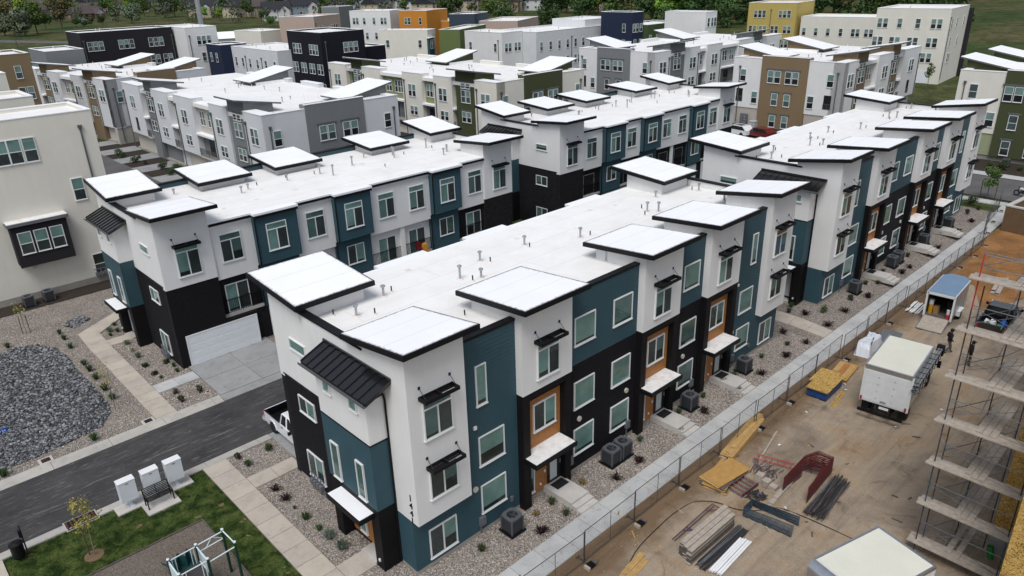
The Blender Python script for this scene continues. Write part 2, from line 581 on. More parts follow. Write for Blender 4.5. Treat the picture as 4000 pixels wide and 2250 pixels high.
class MB:
    """collects simple shapes into one mesh; f maps local points"""

    def __init__(s, f=None):
        s.v, s.f, s.m, s.fn, s.mats = [], [], [], f, []

    def mi(s, mat):
        if mat not in s.mats:
            s.mats.append(mat)
        return s.mats.index(mat)

    def add(s, vs, fs, mat='x'):
        n = len(s.v)
        s.v += [tuple(s.fn(*p)) if s.fn else tuple(p) for p in vs]
        s.f += [tuple(i + n for i in f) for f in fs]
        s.m += [s.mi(mat)] * len(fs)
        return s

    def box(s, x0, x1, y0, y1, z0, z1, mat='x', M=None):
        vs = [((x1 - x0) * a + (x0 + x1) / 2, (y1 - y0) * b + (y0 + y1) / 2, (z1 - z0) * c + (z0 + z1) / 2) for a, b, c in CV]
        if M is not None:
            vs = [tuple(M @ Vector(p)) for p in vs]
        return s.add(vs, CF, mat)

    def bar(s, p, q, w, h=None, mat='x'):
        """square bar between two points"""
        p, q = Vector(p), Vector(q)
        d = (q - p)
        L = d.length
        M = Matrix.Translation((p + q) / 2) @ d.to_track_quat('X', 'Z').to_matrix().to_4x4()
        h = h or w
        return s.box(-L / 2, L / 2, -w / 2, w / 2, -h / 2, h / 2, mat, M)

    def tube(s, p, q, r, n=6, mat='x', r2=None, caps=True):
        p, q = Vector(p), Vector(q)
        d = q - p
        if d.length < 1e-6:
            return s
        qt = d.to_track_quat('Z', 'Y')
        vs = []
        for c, rr in ((p, r), (q, r if r2 is None else r2)):
            for i in range(n):
                a = 2 * PI * i / n
                vs.append(tuple(c + qt @ Vector((math.cos(a) * rr, math.sin(a) * rr, 0))))
        fs = [(i, (i + 1) % n, n + (i + 1) % n, n + i) for i in range(n)]
        if caps:
            fs += [tuple(range(n - 1, -1, -1)), tuple(range(n, 2 * n))]
        return s.add(vs, fs, mat)

    def path(s, pts, r, n=6, mat='x'):
        for a, b in zip(pts, pts[1:]):
            s.tube(a, b, r, n, mat)
        return s

    def prism(s, poly, z0, z1, mat='x', axis=2):
        """extrude a 2-D polygon along an axis"""
        def P(a, b, c):
            return (a, b, c) if axis == 2 else ((a, c, b) if axis == 1 else (c, a, b))
        n = len(poly)
        vs = [P(a, b, z0) for a, b in poly] + [P(a, b, z1) for a, b in poly]
        fs = [tuple(range(n - 1, -1, -1)), tuple(range(n, 2 * n))] + [(i, (i + 1) % n, n + (i + 1) % n, n + i) for i in range(n)]
        return s.add(vs, fs, mat)

    def lathe(s, prof, n=12, mat='x', c=(0, 0, 0)):
        vs = []
        for r, z in prof:
            for i in range(n):
                a = 2 * PI * i / n
                vs.append((c[0] + r * math.cos(a), c[1] + r * math.sin(a), c[2] + z))
        fs = []
        for k in range(len(prof) - 1):
            for i in range(n):
                j = (i + 1) % n
                fs.append((k * n + i, k * n + j, (k + 1) * n + j, (k + 1) * n + i))
        fs.append(tuple(range(n - 1, -1, -1)))
        fs.append(tuple((len(prof) - 1) * n + i for i in range(n)))
        return s.add(vs, fs, mat)

    def hexa(s, b, t, mat='x'):
        """box from four bottom and four top corners"""
        return s.add(list(b) + list(t), CF, mat)

    def mesh(s, smooth=False, mat=None, name='m'):
        mats = [mat] if mat and s.mats == ['x'] else [mat if (m == 'x' and mat) else m for m in s.mats]
        return new_mesh(s.v, s.f, mats, s.m if len(mats) > 1 else None, smooth, name)

    def obj(s, name, mat=None, par=None, loc=None, smooth=False):
        o = bpy.data.objects.new(name, s.mesh(smooth, mat, name))
        if loc is not None:
            o.location = loc
        return attach(o, par)


def ss(a, b, x):
    t = max(0, min(1, (x - a) / (b - a)))
    return t * t * (3 - 2 * t)


def gz(x, y):
    """height of the ground: level round the near buildings, rising a little towards the far ones"""
    s_, t = .4 * ss(31.5, 38, x), .4 * ss(62, 76, x)
    return t + (s_ - t) * max(0, min(1, (y + 2.5) / 2.3))


def sheet(name, poly, dz, mat, par=None, step=2.0, kind='structure'):
    """level-following sheet over a polygon (convex) or rectangle (x0,x1,y0,y1)"""
    if len(poly) == 4 and not isinstance(poly[0], tuple):
        x0, x1, y0, y1 = poly
        flat = x1 < 31 or (x0 > 76)
        xs = [x0, x1] if flat else [x0 + (x1 - x0) * i / max(1, int((x1 - x0) / step)) for i in range(max(1, int((x1 - x0) / step)) + 1)]
        ys = sorted(set([y0, y1] + [q for q in (-2.5, -1.3, -.2) if y0 < q < y1]))
        vs = [(x, y, gz(x, y) + dz) for x in xs for y in ys]
        n = len(ys)
        fs = [(i * n + j, (i + 1) * n + j, (i + 1) * n + j + 1, i * n + j + 1) for i in range(len(xs) - 1) for j in range(n - 1)]
    else:
        vs = [(x, y, gz(x, y) + dz) for x, y in poly]
        fs = [tuple(range(len(poly)))]
    o = bpy.data.objects.new(name, new_mesh(vs, fs, [mat], name=name))
    attach(o, par)
    if par is None and kind:
        o['kind'] = kind
    return o


def slab(name, x0, x1, y0, y1, dz, th, mat, par):
    """one concrete slab that follows the ground, with a narrow joint left round it"""
    g = .012
    x0, x1, y0, y1 = x0 + g, x1 - g, y0 + g, y1 - g
    t = [(x, y, gz(x, y) + dz) for x, y in ((x0, y0), (x1, y0), (x1, y1), (x0, y1))]
    b = [(x, y, z - th) for x, y, z in t]
    return MB().hexa(b, t).obj(name, mat, par)

# ---------------------------------------------------------------- ground, roads, pavements
def build_ground():
    xs = [-1500, -60, -20, 0, 20, 31, 34, 38, 62, 69, 76, 100, 300, 2500]
    ys = [-1500, -60, -20, -2.5, -1.3, -.2, 20, 60, 200, 2500]
    vs = [(x, y, gz(x, y) - .07) for x in xs for y in ys]
    n = len(ys)
    fs = [(i * n + j, (i + 1) * n + j, (i + 1) * n + j + 1, i * n + j + 1) for i in range(len(xs) - 1) for j in range(n - 1)]
    o = bpy.data.objects.new('ground', new_mesh(vs, fs, ['field'], name='ground'))
    col.objects.link(o)
    o['kind'] = 'structure'
    # gravel planting beds
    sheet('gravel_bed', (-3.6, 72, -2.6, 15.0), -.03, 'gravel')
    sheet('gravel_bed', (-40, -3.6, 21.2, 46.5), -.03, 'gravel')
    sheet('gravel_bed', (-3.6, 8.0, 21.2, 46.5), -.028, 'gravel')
    # side street and kerbs
    sheet('side_road', (-60, 78, 14.9, 20.5), -.022, 'asphalt')
    kerb = MB()
    nk = 0
    for y0, y1, seg in ((20.48, 21.35, [(-40, 0.2), (6.4, 6.9)]), (14.45, 15.06, [(-40, 0.4)])):
        for a, b in seg:
            x = a
            while x < b - .1:
                e = min(x + 3.05, b)
                o = MB().add([(x + .01, y0, .0), (e - .01, y0, .0), (e - .01, y1, .07), (x + .01, y1, .07), (x + .01, y0, -.1), (e - .01, y0, -.1), (e - .01, y1, -.1), (x + .01, y1, -.1)] if y0 > 18 else
                             [(x + .01, y0, .06), (e - .01, y0, .06), (e - .01, y1, .0), (x + .01, y1, .0), (x + .01, y0, -.1), (e - .01, y0, -.1), (e - .01, y1, -.1), (x + .01, y1, -.1)],
                             [(0, 1, 2, 3), (4, 7, 6, 5), (0, 4, 5, 1), (1, 5, 6, 2), (2, 6, 7, 3), (3, 7, 4, 0)]).obj('kerb_stone', 'kerb_concrete', KERB)
                x = e
    # walk on the left of the near row
    for k in range(14):
        y1 = 14.57 - k * 1.3
        slab('slab', -3.72, -2.38, y1 - 1.3, y1, .05, .12, 'concrete_path', WALK)
    for a, b in ((-2.38, -1.05), (-1.05, .3)):
        slab('slab', a, b, 10.85, 11.97, .05, .12, 'concrete_path', WALK)
    slab('slab', -2.38, -.96, 1.75, 3.0, .05, .12, 'concrete_path', WALK)
    # walk on the left of the second row, with its bend
    for k in range(12):
        y1 = 34.7 - k * 1.2
        if y1 - 1.2 > 21.2:
            slab('slab', -3.7, -2.42, y1 - 1.2, y1, .05, .12, 'concrete_path', WALK2)
    slab('slab', -3.7, -2.42, 21.35, 21.5, .05, .12, 'concrete_path', WALK2)
    pts = [(-3.7, 34.7), (-2.42, 34.7), (-2.35, 36.9), (0.3, 39.2), (-.1, 40.3), (-3.6, 37.9)]
    for q in ([pts[0], pts[1], pts[2], pts[5]], [pts[5], pts[2], pts[3], pts[4]]):
        b = [(x, y, -.07) for x, y in q]
        MB().hexa(b, [(x, y, .05) for x, y, z in b]).obj('slab', 'concrete_path', WALK2)
    for a, b in ((-2.42, -1.05), (-1.05, .28)):
        slab('slab', a, b, 24.5, 25.75, .05, .12, 'concrete_walk', WALK2)
    slab('slab', -2.42, -.8, 34.0, 35.2, .05, .12, 'concrete_path', WALK2)
    # front walk along the building site
    x = -6.0
    while x < 74:
        slab('slab', x, x + 1.52, -4.12, -2.58, .03, .12, 'concrete_walk', WALK3)
        x += 1.52
    for k in range(5):
        y0 = -2.58 + k * 1.4
        slab('slab', 33.9, 35.3, y0, y0 + 1.4, .05, .12, 'concrete_path', WALK3)
    slab('slab', 35.3, 37.0, 2.1, 3.4, .05, .12, 'concrete_path', WALK3)
    for k in range(4):
        slab('slab', 74.6, 76.0, -4.5 + k * 1.5, -3.0 + k * 1.5, .03, .12, 'concrete_walk', WALK3)
    # driveways
    slab('slab', .22, 6.4, 20.5, 21.36, .012, .1, 'concrete_drive', DRIVE)
    for k in range(4):
        slab('slab', 6.9 + k * 6.3, 13.2 + k * 6.3, 20.5, 21.36, .012, .1, 'concrete_drive', DRIVE)
    for a, b in ((.32, 3.2), (3.2, 6.2)):
        slab('slab', a, b, 21.36, 24.0, .03, .1, 'concrete_drive', DRIVE)
        slab('slab', a, b, 24.0, 27.2, .04, .1, 'concrete_drive', DRIVE)
    for k in range(4):
        for a, b in ((7.2 + k * 6.3, 12.4 + k * 6.3),):
            slab('slab', a, b, 21.36, 27.2, .03, .1, 'concrete_drive', DRIVE)
    for k in range(5):
        slab('slab', .4 + k * 6.3, 5.7 + k * 6.3, 10.4, 15.0, .03, .1, 'concrete_drive', DRIVE)
    # alley and far streets
    sheet('far_road', (77.0, 86.5, -90, 62), .0, 'asphalt_old')
    sheet('far_walk', (86.5, 88.4, -90, 62), .06, 'concrete_walk')
    sheet('mulch_bed', (88.4, 96.0, -40, 22), .03, 'mulch')
    sheet('far_road', (9.0, 18.0, 46.5, 180), .0, 'asphalt_old')
    sheet('back_yard', (18.0, 95, 38.5, 112), -.02, 'mulch')
    sheet('far_walk', (18.0, 95, 44, 46), .03, 'concrete_walk')
    sheet('mulch_bed', (-60, 3.6, 46.0, 48.3), .02, 'mulch')
    sheet('far_road', (4.2, 9.0, 46.5, 180), .02, 'concrete_drive')
    # building site
    for q in ((-60, -2, -60, -4.55), (46, 66, -60, -4.55), (-2, 46, -60, -18)):
        sheet('site_dirt', q, -.012, 'dirt')
    # rutted middle of the yard
    rs = random.Random(41)
    nx, ny = 240, 68
    ph = [(rs.uniform(.15, .9), rs.uniform(.8, 3.2), rs.uniform(0, 6.28), rs.uniform(.003, .010)) for _ in range(14)]
    tr = [(rs.uniform(-16.5, -5.5), rs.uniform(-.06, .06), rs.uniform(0, 6.28)) for _ in range(5)]
    vs, fs = [], []
    for i in range(nx + 1):
        x = -2 + 48 * i / nx
        for j in range(ny + 1):
            y = -18 + 13.45 * j / ny
            e = min(1, (x + 2) / 2, (46 - x) / 2, (y + 18) / 1.5, (-4.55 - y) / .8)
            z = sum(a * math.sin(fx * x + fy * y + p) for fx, fy, p, a in ph) + rs.uniform(-.008, .008)
            for c, sl, p in tr:
                for o_ in (-.8, .8):
                    d = y - (c + o_ + sl * (x - 20) + .35 * math.sin(x * .16 + p))
                    z += -.045 * math.exp(-(d / .14) ** 2) + .022 * math.exp(-((abs(d) - .26) / .12) ** 2)
            vs.append((x, y, -.008 + max(-.045, z * max(0, e) * .9)))
    for i in range(nx):
        for j in range(ny):
            k = i * (ny + 1) + j
            fs.append((k, k + ny + 1, k + ny + 2, k + 1))
    o = bpy.data.objects.new('site_dirt', new_mesh(vs, fs, ['dirt'], name='site_dirt', smooth=True))
    col.objects.link(o)
    o['kind'] = 'structure'
    sheet('site_verge', (-60, 66, -4.56, -4.1), -.02, 'dirt')
    # lawn and play area
    sheet('lawn', (-13.1, -3.72, -8, 14.45), -.01, 'lawn')
    sheet('play_surface', (-30, -5.4, -8, 10.45), .005, 'play_chips')
    sheet('corner_walk', (-60, -13.15, -8, 14.45), .03, 'concrete_path')


KERB = tag(thing('kerb', 'pale concrete kerb running along both sides of the asphalt side road', None), kind='structure')
WALK = tag(thing('footpath', 'beige slab footpath beside the lawn, left of the nearest town house', None), kind='structure')
WALK2 = tag(thing('footpath', 'beige slab footpath with a bend beside the dark rock bed', None), kind='structure')
WALK3 = tag(thing('footpath', 'grey slab footpath running between the front gravel bed and wire fence', None), kind='structure')
DRIVE = tag(thing('driveway', 'grey concrete driveway slabs in front of the garage doors off the side road', None), kind='structure')
build_ground()

# ---------------------------------------------------------------- town houses
class Bld:
    """local frame of a building: u along its length, v away from its front; my mirrors v, swap makes u run along y"""

    def __init__(s, root, my=1, swap=False):
        s.root, s.my, s.swap = root, my, swap

    def m3(s, u, v, z):
        v *= s.my
        return (v, u, z) if s.swap else (u, v, z)

    def box(s, name, u0, u1, v0, v1, z0, z1, mat, par=None):
        a, b = s.m3(u0, v0, z0), s.m3(u1, v1, z1)
        return bx(name, min(a[0], b[0]), max(a[0], b[0]), min(a[1], b[1]), max(a[1], b[1]), z0, z1, mat, par or s.root)

    def mb(s):
        return MB(s.m3)

    def wall(s, ax, c, sg):
        return Wall(s, ax, c, sg)


class Wall:
    """a wall face: a along it, d outwards from it"""

    def __init__(s, B, ax, c, sg):
        s.B, s.ax, s.c, s.sg, s.root = B, ax, c, sg, B.root

    def uv(s, a, d):
        return (a, s.c + s.sg * d) if s.ax == 'u' else (s.c + s.sg * d, a)

    def m3(s, a, d, z):
        u, v = s.uv(a, d)
        return s.B.m3(u, v, z)

    def box(s, name, a0, a1, d0, d1, z0, z1, mat, par=None):
        p, q = s.uv(a0, d0), s.uv(a1, d1)
        return s.B.box(name, min(p[0], q[0]), max(p[0], q[0]), min(p[1], q[1]), max(p[1], q[1]), z0, z1, mat, par)

    def mb(s):
        return MB(s.m3)


def frame(mb, a0, a1, z0, z1, t, d0, d1):
    mb.box(a0, a1, d0, d1, z0, z0 + t)
    mb.box(a0, a1, d0, d1, z1 - t, z1)
    mb.box(a0, a0 + t, d0, d1, z0 + t, z1 - t)
    mb.box(a1 - t, a1, d0, d1, z0 + t, z1 - t)
    return mb


def window(W, a0, a1, z0, z1, style='fixed', flip=False, transom=0, fr='vinyl', blind='blind', low=.0, far=False):
    """framed window with panes, and blinds or an insect screen behind the glass"""
    t = .058
    mb = frame(W.mb(), a0, a1, z0, z1, t, 0, .085)
    mb.box(a0 - .03, a1 + .03, 0, .105, z0 - .05, z0)               # sill
    zt = z1 - t
    cells = []
    if transom:
        zt = z1 - t - transom
        mb.box(a0 + t, a1 - t, 0, .08, zt - .05, zt + .02)
        cells.append((a0 + t, a1 - t, zt + .02, z1 - t, 't'))
        zt -= .05
    if style == 'slide':
        m = (a0 + a1) / 2
        mb.box(m - .035, m + .035, 0, .08, z0 + t, zt)
        A, Bc = ('s', 'b') if flip else ('b', 's')
        cells += [(a0 + t, m - .035, z0 + t, zt, A), (m + .035, a1 - t, z0 + t, zt, Bc)]
    elif style == 'hung':
        m = (z0 + zt) / 2
        mb.box(a0 + t, a1 - t, 0, .08, m - .03, m + .03)
        cells += [(a0 + t, a1 - t, m + .03, zt, 'b'), (a0 + t, a1 - t, z0 + t, m - .03, 's')]
    else:
        cells.append((a0 + t, a1 - t, z0 + t, zt, 'b'))
    o = mb.obj('window', fr, W.root)
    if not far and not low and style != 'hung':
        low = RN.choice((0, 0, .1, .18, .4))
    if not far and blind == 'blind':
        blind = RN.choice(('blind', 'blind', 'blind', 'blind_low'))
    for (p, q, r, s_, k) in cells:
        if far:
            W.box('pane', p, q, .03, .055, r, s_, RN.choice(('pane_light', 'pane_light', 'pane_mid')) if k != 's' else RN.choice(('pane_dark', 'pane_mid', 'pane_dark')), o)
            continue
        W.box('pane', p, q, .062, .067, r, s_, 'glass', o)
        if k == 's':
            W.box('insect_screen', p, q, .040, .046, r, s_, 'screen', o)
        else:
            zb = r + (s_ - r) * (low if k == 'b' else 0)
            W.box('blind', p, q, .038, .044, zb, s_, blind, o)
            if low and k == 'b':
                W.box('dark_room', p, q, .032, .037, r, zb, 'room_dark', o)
    return o


WEDGE = {}


def siding(W, a0, a1, z0, z1, mat, exp=.19, par=None):
    """lap siding: one board after another, each leaning over the one below"""
    n = max(1, round((z1 - z0) / exp))
    e = (z1 - z0) / n
    L = a1 - a0
    key = (mat, round(L, 2), round(e, 3), W.ax, W.sg, W.B.my, W.B.swap)
    if key not in WEDGE:
        mb = MB(lambda a, d, z: tuple(Vector(W.m3(a, d, z)) - Vector(W.m3(0, 0, 0))))
        mb.hexa([(0, -.02, 0), (L, -.02, 0), (L, .030, 0), (0, .030, 0)], [(0, -.02, e + .004), (L, -.02, e + .004), (L, .012, e + .004), (0, .012, e + .004)])
        WEDGE[key] = mb.mesh(mat=mat, name='siding_board')
    for i in range(n):
        o = bpy.data.objects.new('siding_board', WEDGE[key])
        o.location = W.m3(a0, 0, z0 + i * e)
        attach(o, par or W.root)


BRK = {}


def bricks(W, rects, holes=(), cap=300):
    """brick wall: bricks as single pieces up to the cap, the rest joined, over a mortar backing"""
    bl, bh, j = .203, .0635, .0095
    spots = []
    for (a0, a1, z0, z1) in rects:
        rows = int((z1 - z0) / (bh + j))
        for r in range(rows):
            off = 0 if r % 2 else -(bl + j) / 2
            a = a0 + off
            while a < a1 - .01:
                p, q = max(a, a0), min(a + bl, a1)
                z = z0 + r * (bh + j)
                if q - p > .03 and not any(h[0] - .02 < q and p < h[1] + .02 and h[2] - .02 < z + bh and z < h[3] + .02 for h in holes):
                    spots.append((p, q, z))
                a += bl + j
    RN.shuffle(spots)
    full = [s for s in spots if s[1] - s[0] > bl - .002]
    solo = set(full[:cap])
    key = (W.ax, W.sg, W.B.my, W.B.swap)
    if key not in BRK:
        mb = MB(lambda a, d, z: tuple(Vector(W.m3(a, d, z)) - Vector(W.m3(0, 0, 0))))
        mb.box(0, bl, -.02, .022, 0, bh)
        BRK[key] = mb.mesh(mat='brick_black', name='brick')
    for p, q, z in solo:
        o = bpy.data.objects.new('brick', BRK[key])
        o.location = W.m3(p, RN.uniform(-.002, .003), z)
        attach(o, W.root)
    mb = W.mb()
    for s in spots:
        if s not in solo:
            mb.box(s[0], s[1], -.02, .020 + RN.uniform(0, .004), s[2], s[2] + bh)
    if mb.v:
        o = mb.obj('brick_courses', 'brick_black', W.root)
        o['kind'] = 'stuff'


def awning(W, a0, a1, z):
    mb = W.mb()
    frame2 = [(a0, a1, .0, .05), (a0, a1, .46, .51)]
    for p, q, d0, d1 in frame2:
        mb.box(p, q, d0, d1, z, z + .17)
    for p in (a0, (a0 + a1) / 2 - .025, a1 - .05):
        mb.box(p, p + .05, .05, .46, z + .004, z + .166)
    o = mb.obj('awning', 'black_trim', W.root)
    for d in (.13, .24, .35):
        for p, q in ((a0 + .05, (a0 + a1) / 2 - .025), ((a0 + a1) / 2 + .025, a1 - .05)):
            if d == .24 and p > a0 + .1:
                continue
            W.mb().hexa([(p, d, z + .05), (q, d, z + .05), (q, d + .09, z + .03), (p, d + .09, z + .03)], [(p, d, z + .065), (q, d, z + .065), (q, d + .09, z + .045), (p, d + .09, z + .045)]).obj('louvre', 'black_trim', o)
    for a in (a0 + .08, a1 - .12):
        W.mb().tube((a, .02, z + .55), (a + .02, .40, z + .17), .013, 5).obj('tie_rod', 'black_metal', o)
        W.box('wall_plate', a - .05, a + .05, 0, .03, z + .50, z + .62, 'black_trim', o)


def canopy_roof(B, u0, u1, v0, v1, z0, z1, slope_th=.24):
    """tilted roof plate: white membrane in a black metal edge; z0 at v0, z1 at v1"""
    th = slope_th
    c = [(u0, v0, z0), (u1, v0, z0), (u1, v1, z1), (u0, v1, z1)]
    o = B.mb().hexa([(u, v, z - th) for u, v, z in c], c).obj('roof_plate', 'black_trim', B.root)
    i = .07

    def zz(v):
        return z0 + (z1 - z0) * (v - v0) / (v1 - v0)
    q = [(u0 + i, v0 + i), (u1 - i, v0 + i), (u1 - i, v1 - i), (u0 + i, v1 - i)]
    m = B.mb().hexa([(u, v, zz(v) - .01) for u, v in q], [(u, v, zz(v) + .016) for u, v in q]).obj('membrane_sheet', 'roof_plate_sheet', o)
    for k in (.34, .67):
        v = v0 + (v1 - v0) * k
        q = [(u0 + i, v - .02), (u1 - i, v - .02), (u1 - i, v + .02), (u0 + i, v + .02)]
        B.mb().hexa([(a, b, zz(b)) for a, b in q], [(a, b, zz(b) + .020) for a, b in q]).obj('seam', 'seam', o)
    return o


def tower(B, u0, u1, v0, v1, z0, za, zb, mat='stucco_white', name='stucco_box'):
    """box with a sloping top; za at v0, zb at v1"""
    return B.mb().hexa([(u0, v0, z0), (u1, v0, z0), (u1, v1, z0), (u0, v1, z0)], [(u0, v0, za), (u1, v0, za), (u1, v1, zb), (u0, v1, zb)]).obj(name, mat, B.root)


VENT = {}


def roof_vent(B, u, v, z, kind, h=None):
    k = (kind, h)
    if k not in VENT:
        mb = MB()
        if kind == 'cap':
            h_ = h or .75
            mb.lathe([(.30, 0), (.26, .05), (.11, .09), (.085, .10)], 10, 'boot_white')
            mb.lathe([(.075, .08), (.075, h_ - .12)], 8, 'galvanised')
            mb.lathe([(.15, h_ - .14), (.15, h_ - .05), (.03, h_)], 8, 'galvanised')
        elif kind == 'flue':
            h_ = h or .9
            mb.lathe([(.26, 0), (.22, .05), (.13, .09)], 10, 'boot_white')
            mb.lathe([(.10, .05), (.10, h_ - .1)], 10, 'galvanised')
            mb.lathe([(.13, h_ - .12), (.13, h_)], 10, 'galvanised')
        else:
            h_ = h or .42
            mb.lathe([(.15, 0), (.06, .12), (.05, .14)], 8, 'boot_white')
            mb.lathe([(.045, .1), (.045, h_)], 7, 'pipe_black' if kind == 'pipe' else 'pipe_white')
        VENT[k] = mb.mesh(name='roof_vent')
    o = bpy.data.objects.new('roof_vent', VENT[k])
    o.location = B.m3(u, v, z)
    o.scale = (.8, .8, .9)
    attach(o, B.root)


def railing(W, a0, a1, d, z0, h, sides=None, mat='black_trim'):
    mb = W.mb()
    mb.box(a0, a1, d - .02, d + .02, z0 + h - .04, z0 + h)
    mb.box(a0, a1, d - .015, d + .015, z0 + .06, z0 + .09)
    o = mb.obj('railing', mat, W.root)
    n = int((a1 - a0) / .125)
    if n > 0:
        for i in range(n + 1):
            a = a0 + (a1 - a0) * i / n
            w_ = .022 if i in (0, n, n // 2) else .010
            W.box('baluster', a - w_, a + w_, d - w_, d + w_, z0, z0 + h - .03, mat, o)
    return o


def downspout(W, a, d, z0, z1, mat='black_trim', r=.045):
    W.mb().box(a - r, a + r, d, d + 2 * r, z0, z1).obj('downspout', mat, W.root)


FRONT_A = dict(W=[(6.28, 9.62), (15.27, 18.65), (21.50, 24.90)], walls=[(9.62, 15.27, 2), (18.65, 21.50, 1)])
ROOFZ = 9.9
DEP = 10.35


def townhouse(name, label, loc, my=1, front=None, rev=False, near=2, stretch=1.0, low_caps=0, entry_end=True, vents=(), seed=1):
    """three-storey row; near: 2 full pieces, 1 reduced; rev: unit order reversed"""
    root = thing(name, label, 'town house', loc, 0, 'black, white and teal town house rows')
    B = Bld(root, my)
    RN.seed(seed)
    L = 31.35

    def seg(a, b):
        return (L - b, L - a) if rev else (a, b)
    far = near == 0
    # core and flat roof
    B.box('core_wall', .03, L - .03, .03, DEP - .1, 0, 9.4, 'stucco_white')
    B.box('foundation', -.02, L + .02, -.035, DEP - .05, -.3, .16, 'foundation')
    n = 6
    for k in range(n):
        u0, u1 = L * k / n, L * (k + 1) / n
        B.mb().hexa([(u0, .05, 9.3), (u1, .05, 9.3), (u1, 10.72, 9.3), (u0, 10.72, 9.3)], [(u0, .05, ROOFZ + .08), (u1, .05, ROOFZ + .08), (u1, 10.72, ROOFZ - .12), (u0, 10.72, ROOFZ - .12)]).obj('roof_membrane', 'roof_membrane', root)
    rf = [o for o in root.children if o.name.startswith('roof_membrane')][0]

    def rzz(v):
        return ROOFZ + .08 - .2 * (v - .05) / 10.67
    for v in (3.75, 5.55, 7.35, 9.15):                         # welded seams along the roof
        B.mb().hexa([(.3, v - .025, rzz(v) - .01), (L - .3, v - .025, rzz(v) - .01), (L - .3, v + .025, rzz(v) - .01), (.3, v + .025, rzz(v) - .01)], [(.3, v - .025, rzz(v) + .006), (L - .3, v - .025, rzz(v) + .006), (L - .3, v + .025, rzz(v) + .006), (.3, v + .025, rzz(v) + .006)]).obj('seam', 'seam', rf)
    for k in range(9):                                         # cross seams and patches
        u, v = RN.uniform(1, L - 1), RN.choice((3.75, 5.55, 7.35))
        B.mb().hexa([(u - .025, v, rzz(v) - .02), (u + .025, v, rzz(v) - .02), (u + .025, v + 1.8, rzz(v + 1.8) - .02), (u - .025, v + 1.8, rzz(v + 1.8) - .02)], [(u - .025, v, rzz(v) + .007), (u + .025, v, rzz(v) + .007), (u + .025, v + 1.8, rzz(v + 1.8) + .007), (u - .025, v + 1.8, rzz(v + 1.8) + .007)]).obj('seam', 'seam', rf)
        u, v = RN.uniform(1, L - 1), RN.uniform(3.9, 9.6)
        s_ = RN.uniform(.12, .26)
        B.mb().hexa([(u - s_, v - s_, rzz(v) - .03), (u + s_, v - s_, rzz(v) - .03), (u + s_, v + s_, rzz(v) - .03), (u - s_, v + s_, rzz(v) - .03)], [(u - s_, v - s_, rzz(v - s_) + .008), (u + s_, v - s_, rzz(v - s_) + .008), (u + s_, v + s_, rzz(v + s_) + .008), (u - s_, v + s_, rzz(v + s_) + .008)]).obj('membrane_patch', 'boot_white', rf)
    F = B.wall('u', 0, -1)
    # --- front: corner boxes
    for (a, b, end) in ((0, 2.96, 0), (28.35, 31.35, 1)):
        a, b = seg(a, b)
        left = a < 1
        tower(B, a - (.01 if left else 0), b + (0 if left else .01), -.45, 2.9, 2.91, 11.27, 10.72)
        canopy_roof(B, a - .42, b + .42, -1.1, 3.47, 11.53, 10.89)
        Wb = B.wall('u', -.45, -1)
        w0 = a + .66 if not rev else a + .85
        window(Wb, w0, w0 + 1.5, 6.96, 8.80, 'slide', flip=not left, transom=.33, far=far)
        window(Wb, w0 + .06, w0 + 1.56, 3.93, 5.45, 'slide', flip=left, far=far)
        awning(Wb, w0 - .14, w0 + 1.62, 8.92)
        awning(Wb, w0 - .04, w0 + 1.72, 5.52)
        siding(F, a, b, .16, 2.9, 'teal_siding')
        window(F, a + .75, a + 2.3, .41, 2.0, 'slide', flip=True, far=far)
    # --- front: full-height teal bays
    for (a, b) in ((2.96, 6.28), (24.90, 28.35)):
        a, b = seg(a, b)
        first = (a < 15)
        siding(F, a, b, .16, 10.30, 'teal_siding')
        B.box('parapet', a, b, -.015, .25, 9.3, 10.30, 'teal_wall')
        B.box('coping', a - .02, b + .03, -.06, .30, 10.30, 10.42, 'black_trim')
        o_ = .88 if first else 1.1
        window(F, a + o_, a + o_ + 1.56, 1.08, 2.66, 'fixed', low=.16, far=far)
        window(F, a + o_, a + o_ + 1.56, 3.74, 5.32, 'fixed', far=far)
        s0 = a + o_ if first else a + o_ + .95
        window(F, s0, s0 + .62, 6.95, 8.96, 'fixed', low=.1, far=far)
        F.mb().tube((a + .55, .03, 2.67), (a + .55, .10, 2.67), .15, 10).obj('exhaust_vent', 'vent_beige', root)
        F.box('vent_hood', a + .62, a + .78, .03, .12, 5.86, 6.02, 'white_paint')
        F.box('meter_box', a + .65, a + 1.0, .03, .18, .5, .95, 'grey_box')
        F.box('conduit', a + .72, a + .78, .03, .09, 0, .5, 'grey_box')
        F.box('meter_box', b - .62, b - .48, .03, .12, .72, 1.0, 'grey_box')
    # --- front: brick and teal walls
    for (a, b, k) in FRONT_A['walls']:
        a, b = seg(a, b)
        wins = [a + .62, a + 3.6] if k == 2 else [a + .84]
        holes = [(w0, w0 + 1.55, z0, z0 + 1.56) for w0 in wins for z0 in (1.02, 3.83)]
        if near == 2 and not rev:
            F.box('mortar_bed', a, b, -.01, .012, .16, 6.38, 'mortar')
            bricks(F, [(a, b, .16, 6.38)], holes, 150 if k == 2 else 0)
        else:
            F.box('brick_face', a, b, -.01, .03, .16, 6.38, 'brick_wall')
        siding(F, a, b, 6.42, 10.32, 'teal_siding')
        B.box('parapet', a, b, -.015, .25, 9.3, 10.32, 'teal_wall')
        B.box('coping', a - .02, b + .03, -.06, .30, 10.32, 10.44, 'black_trim')
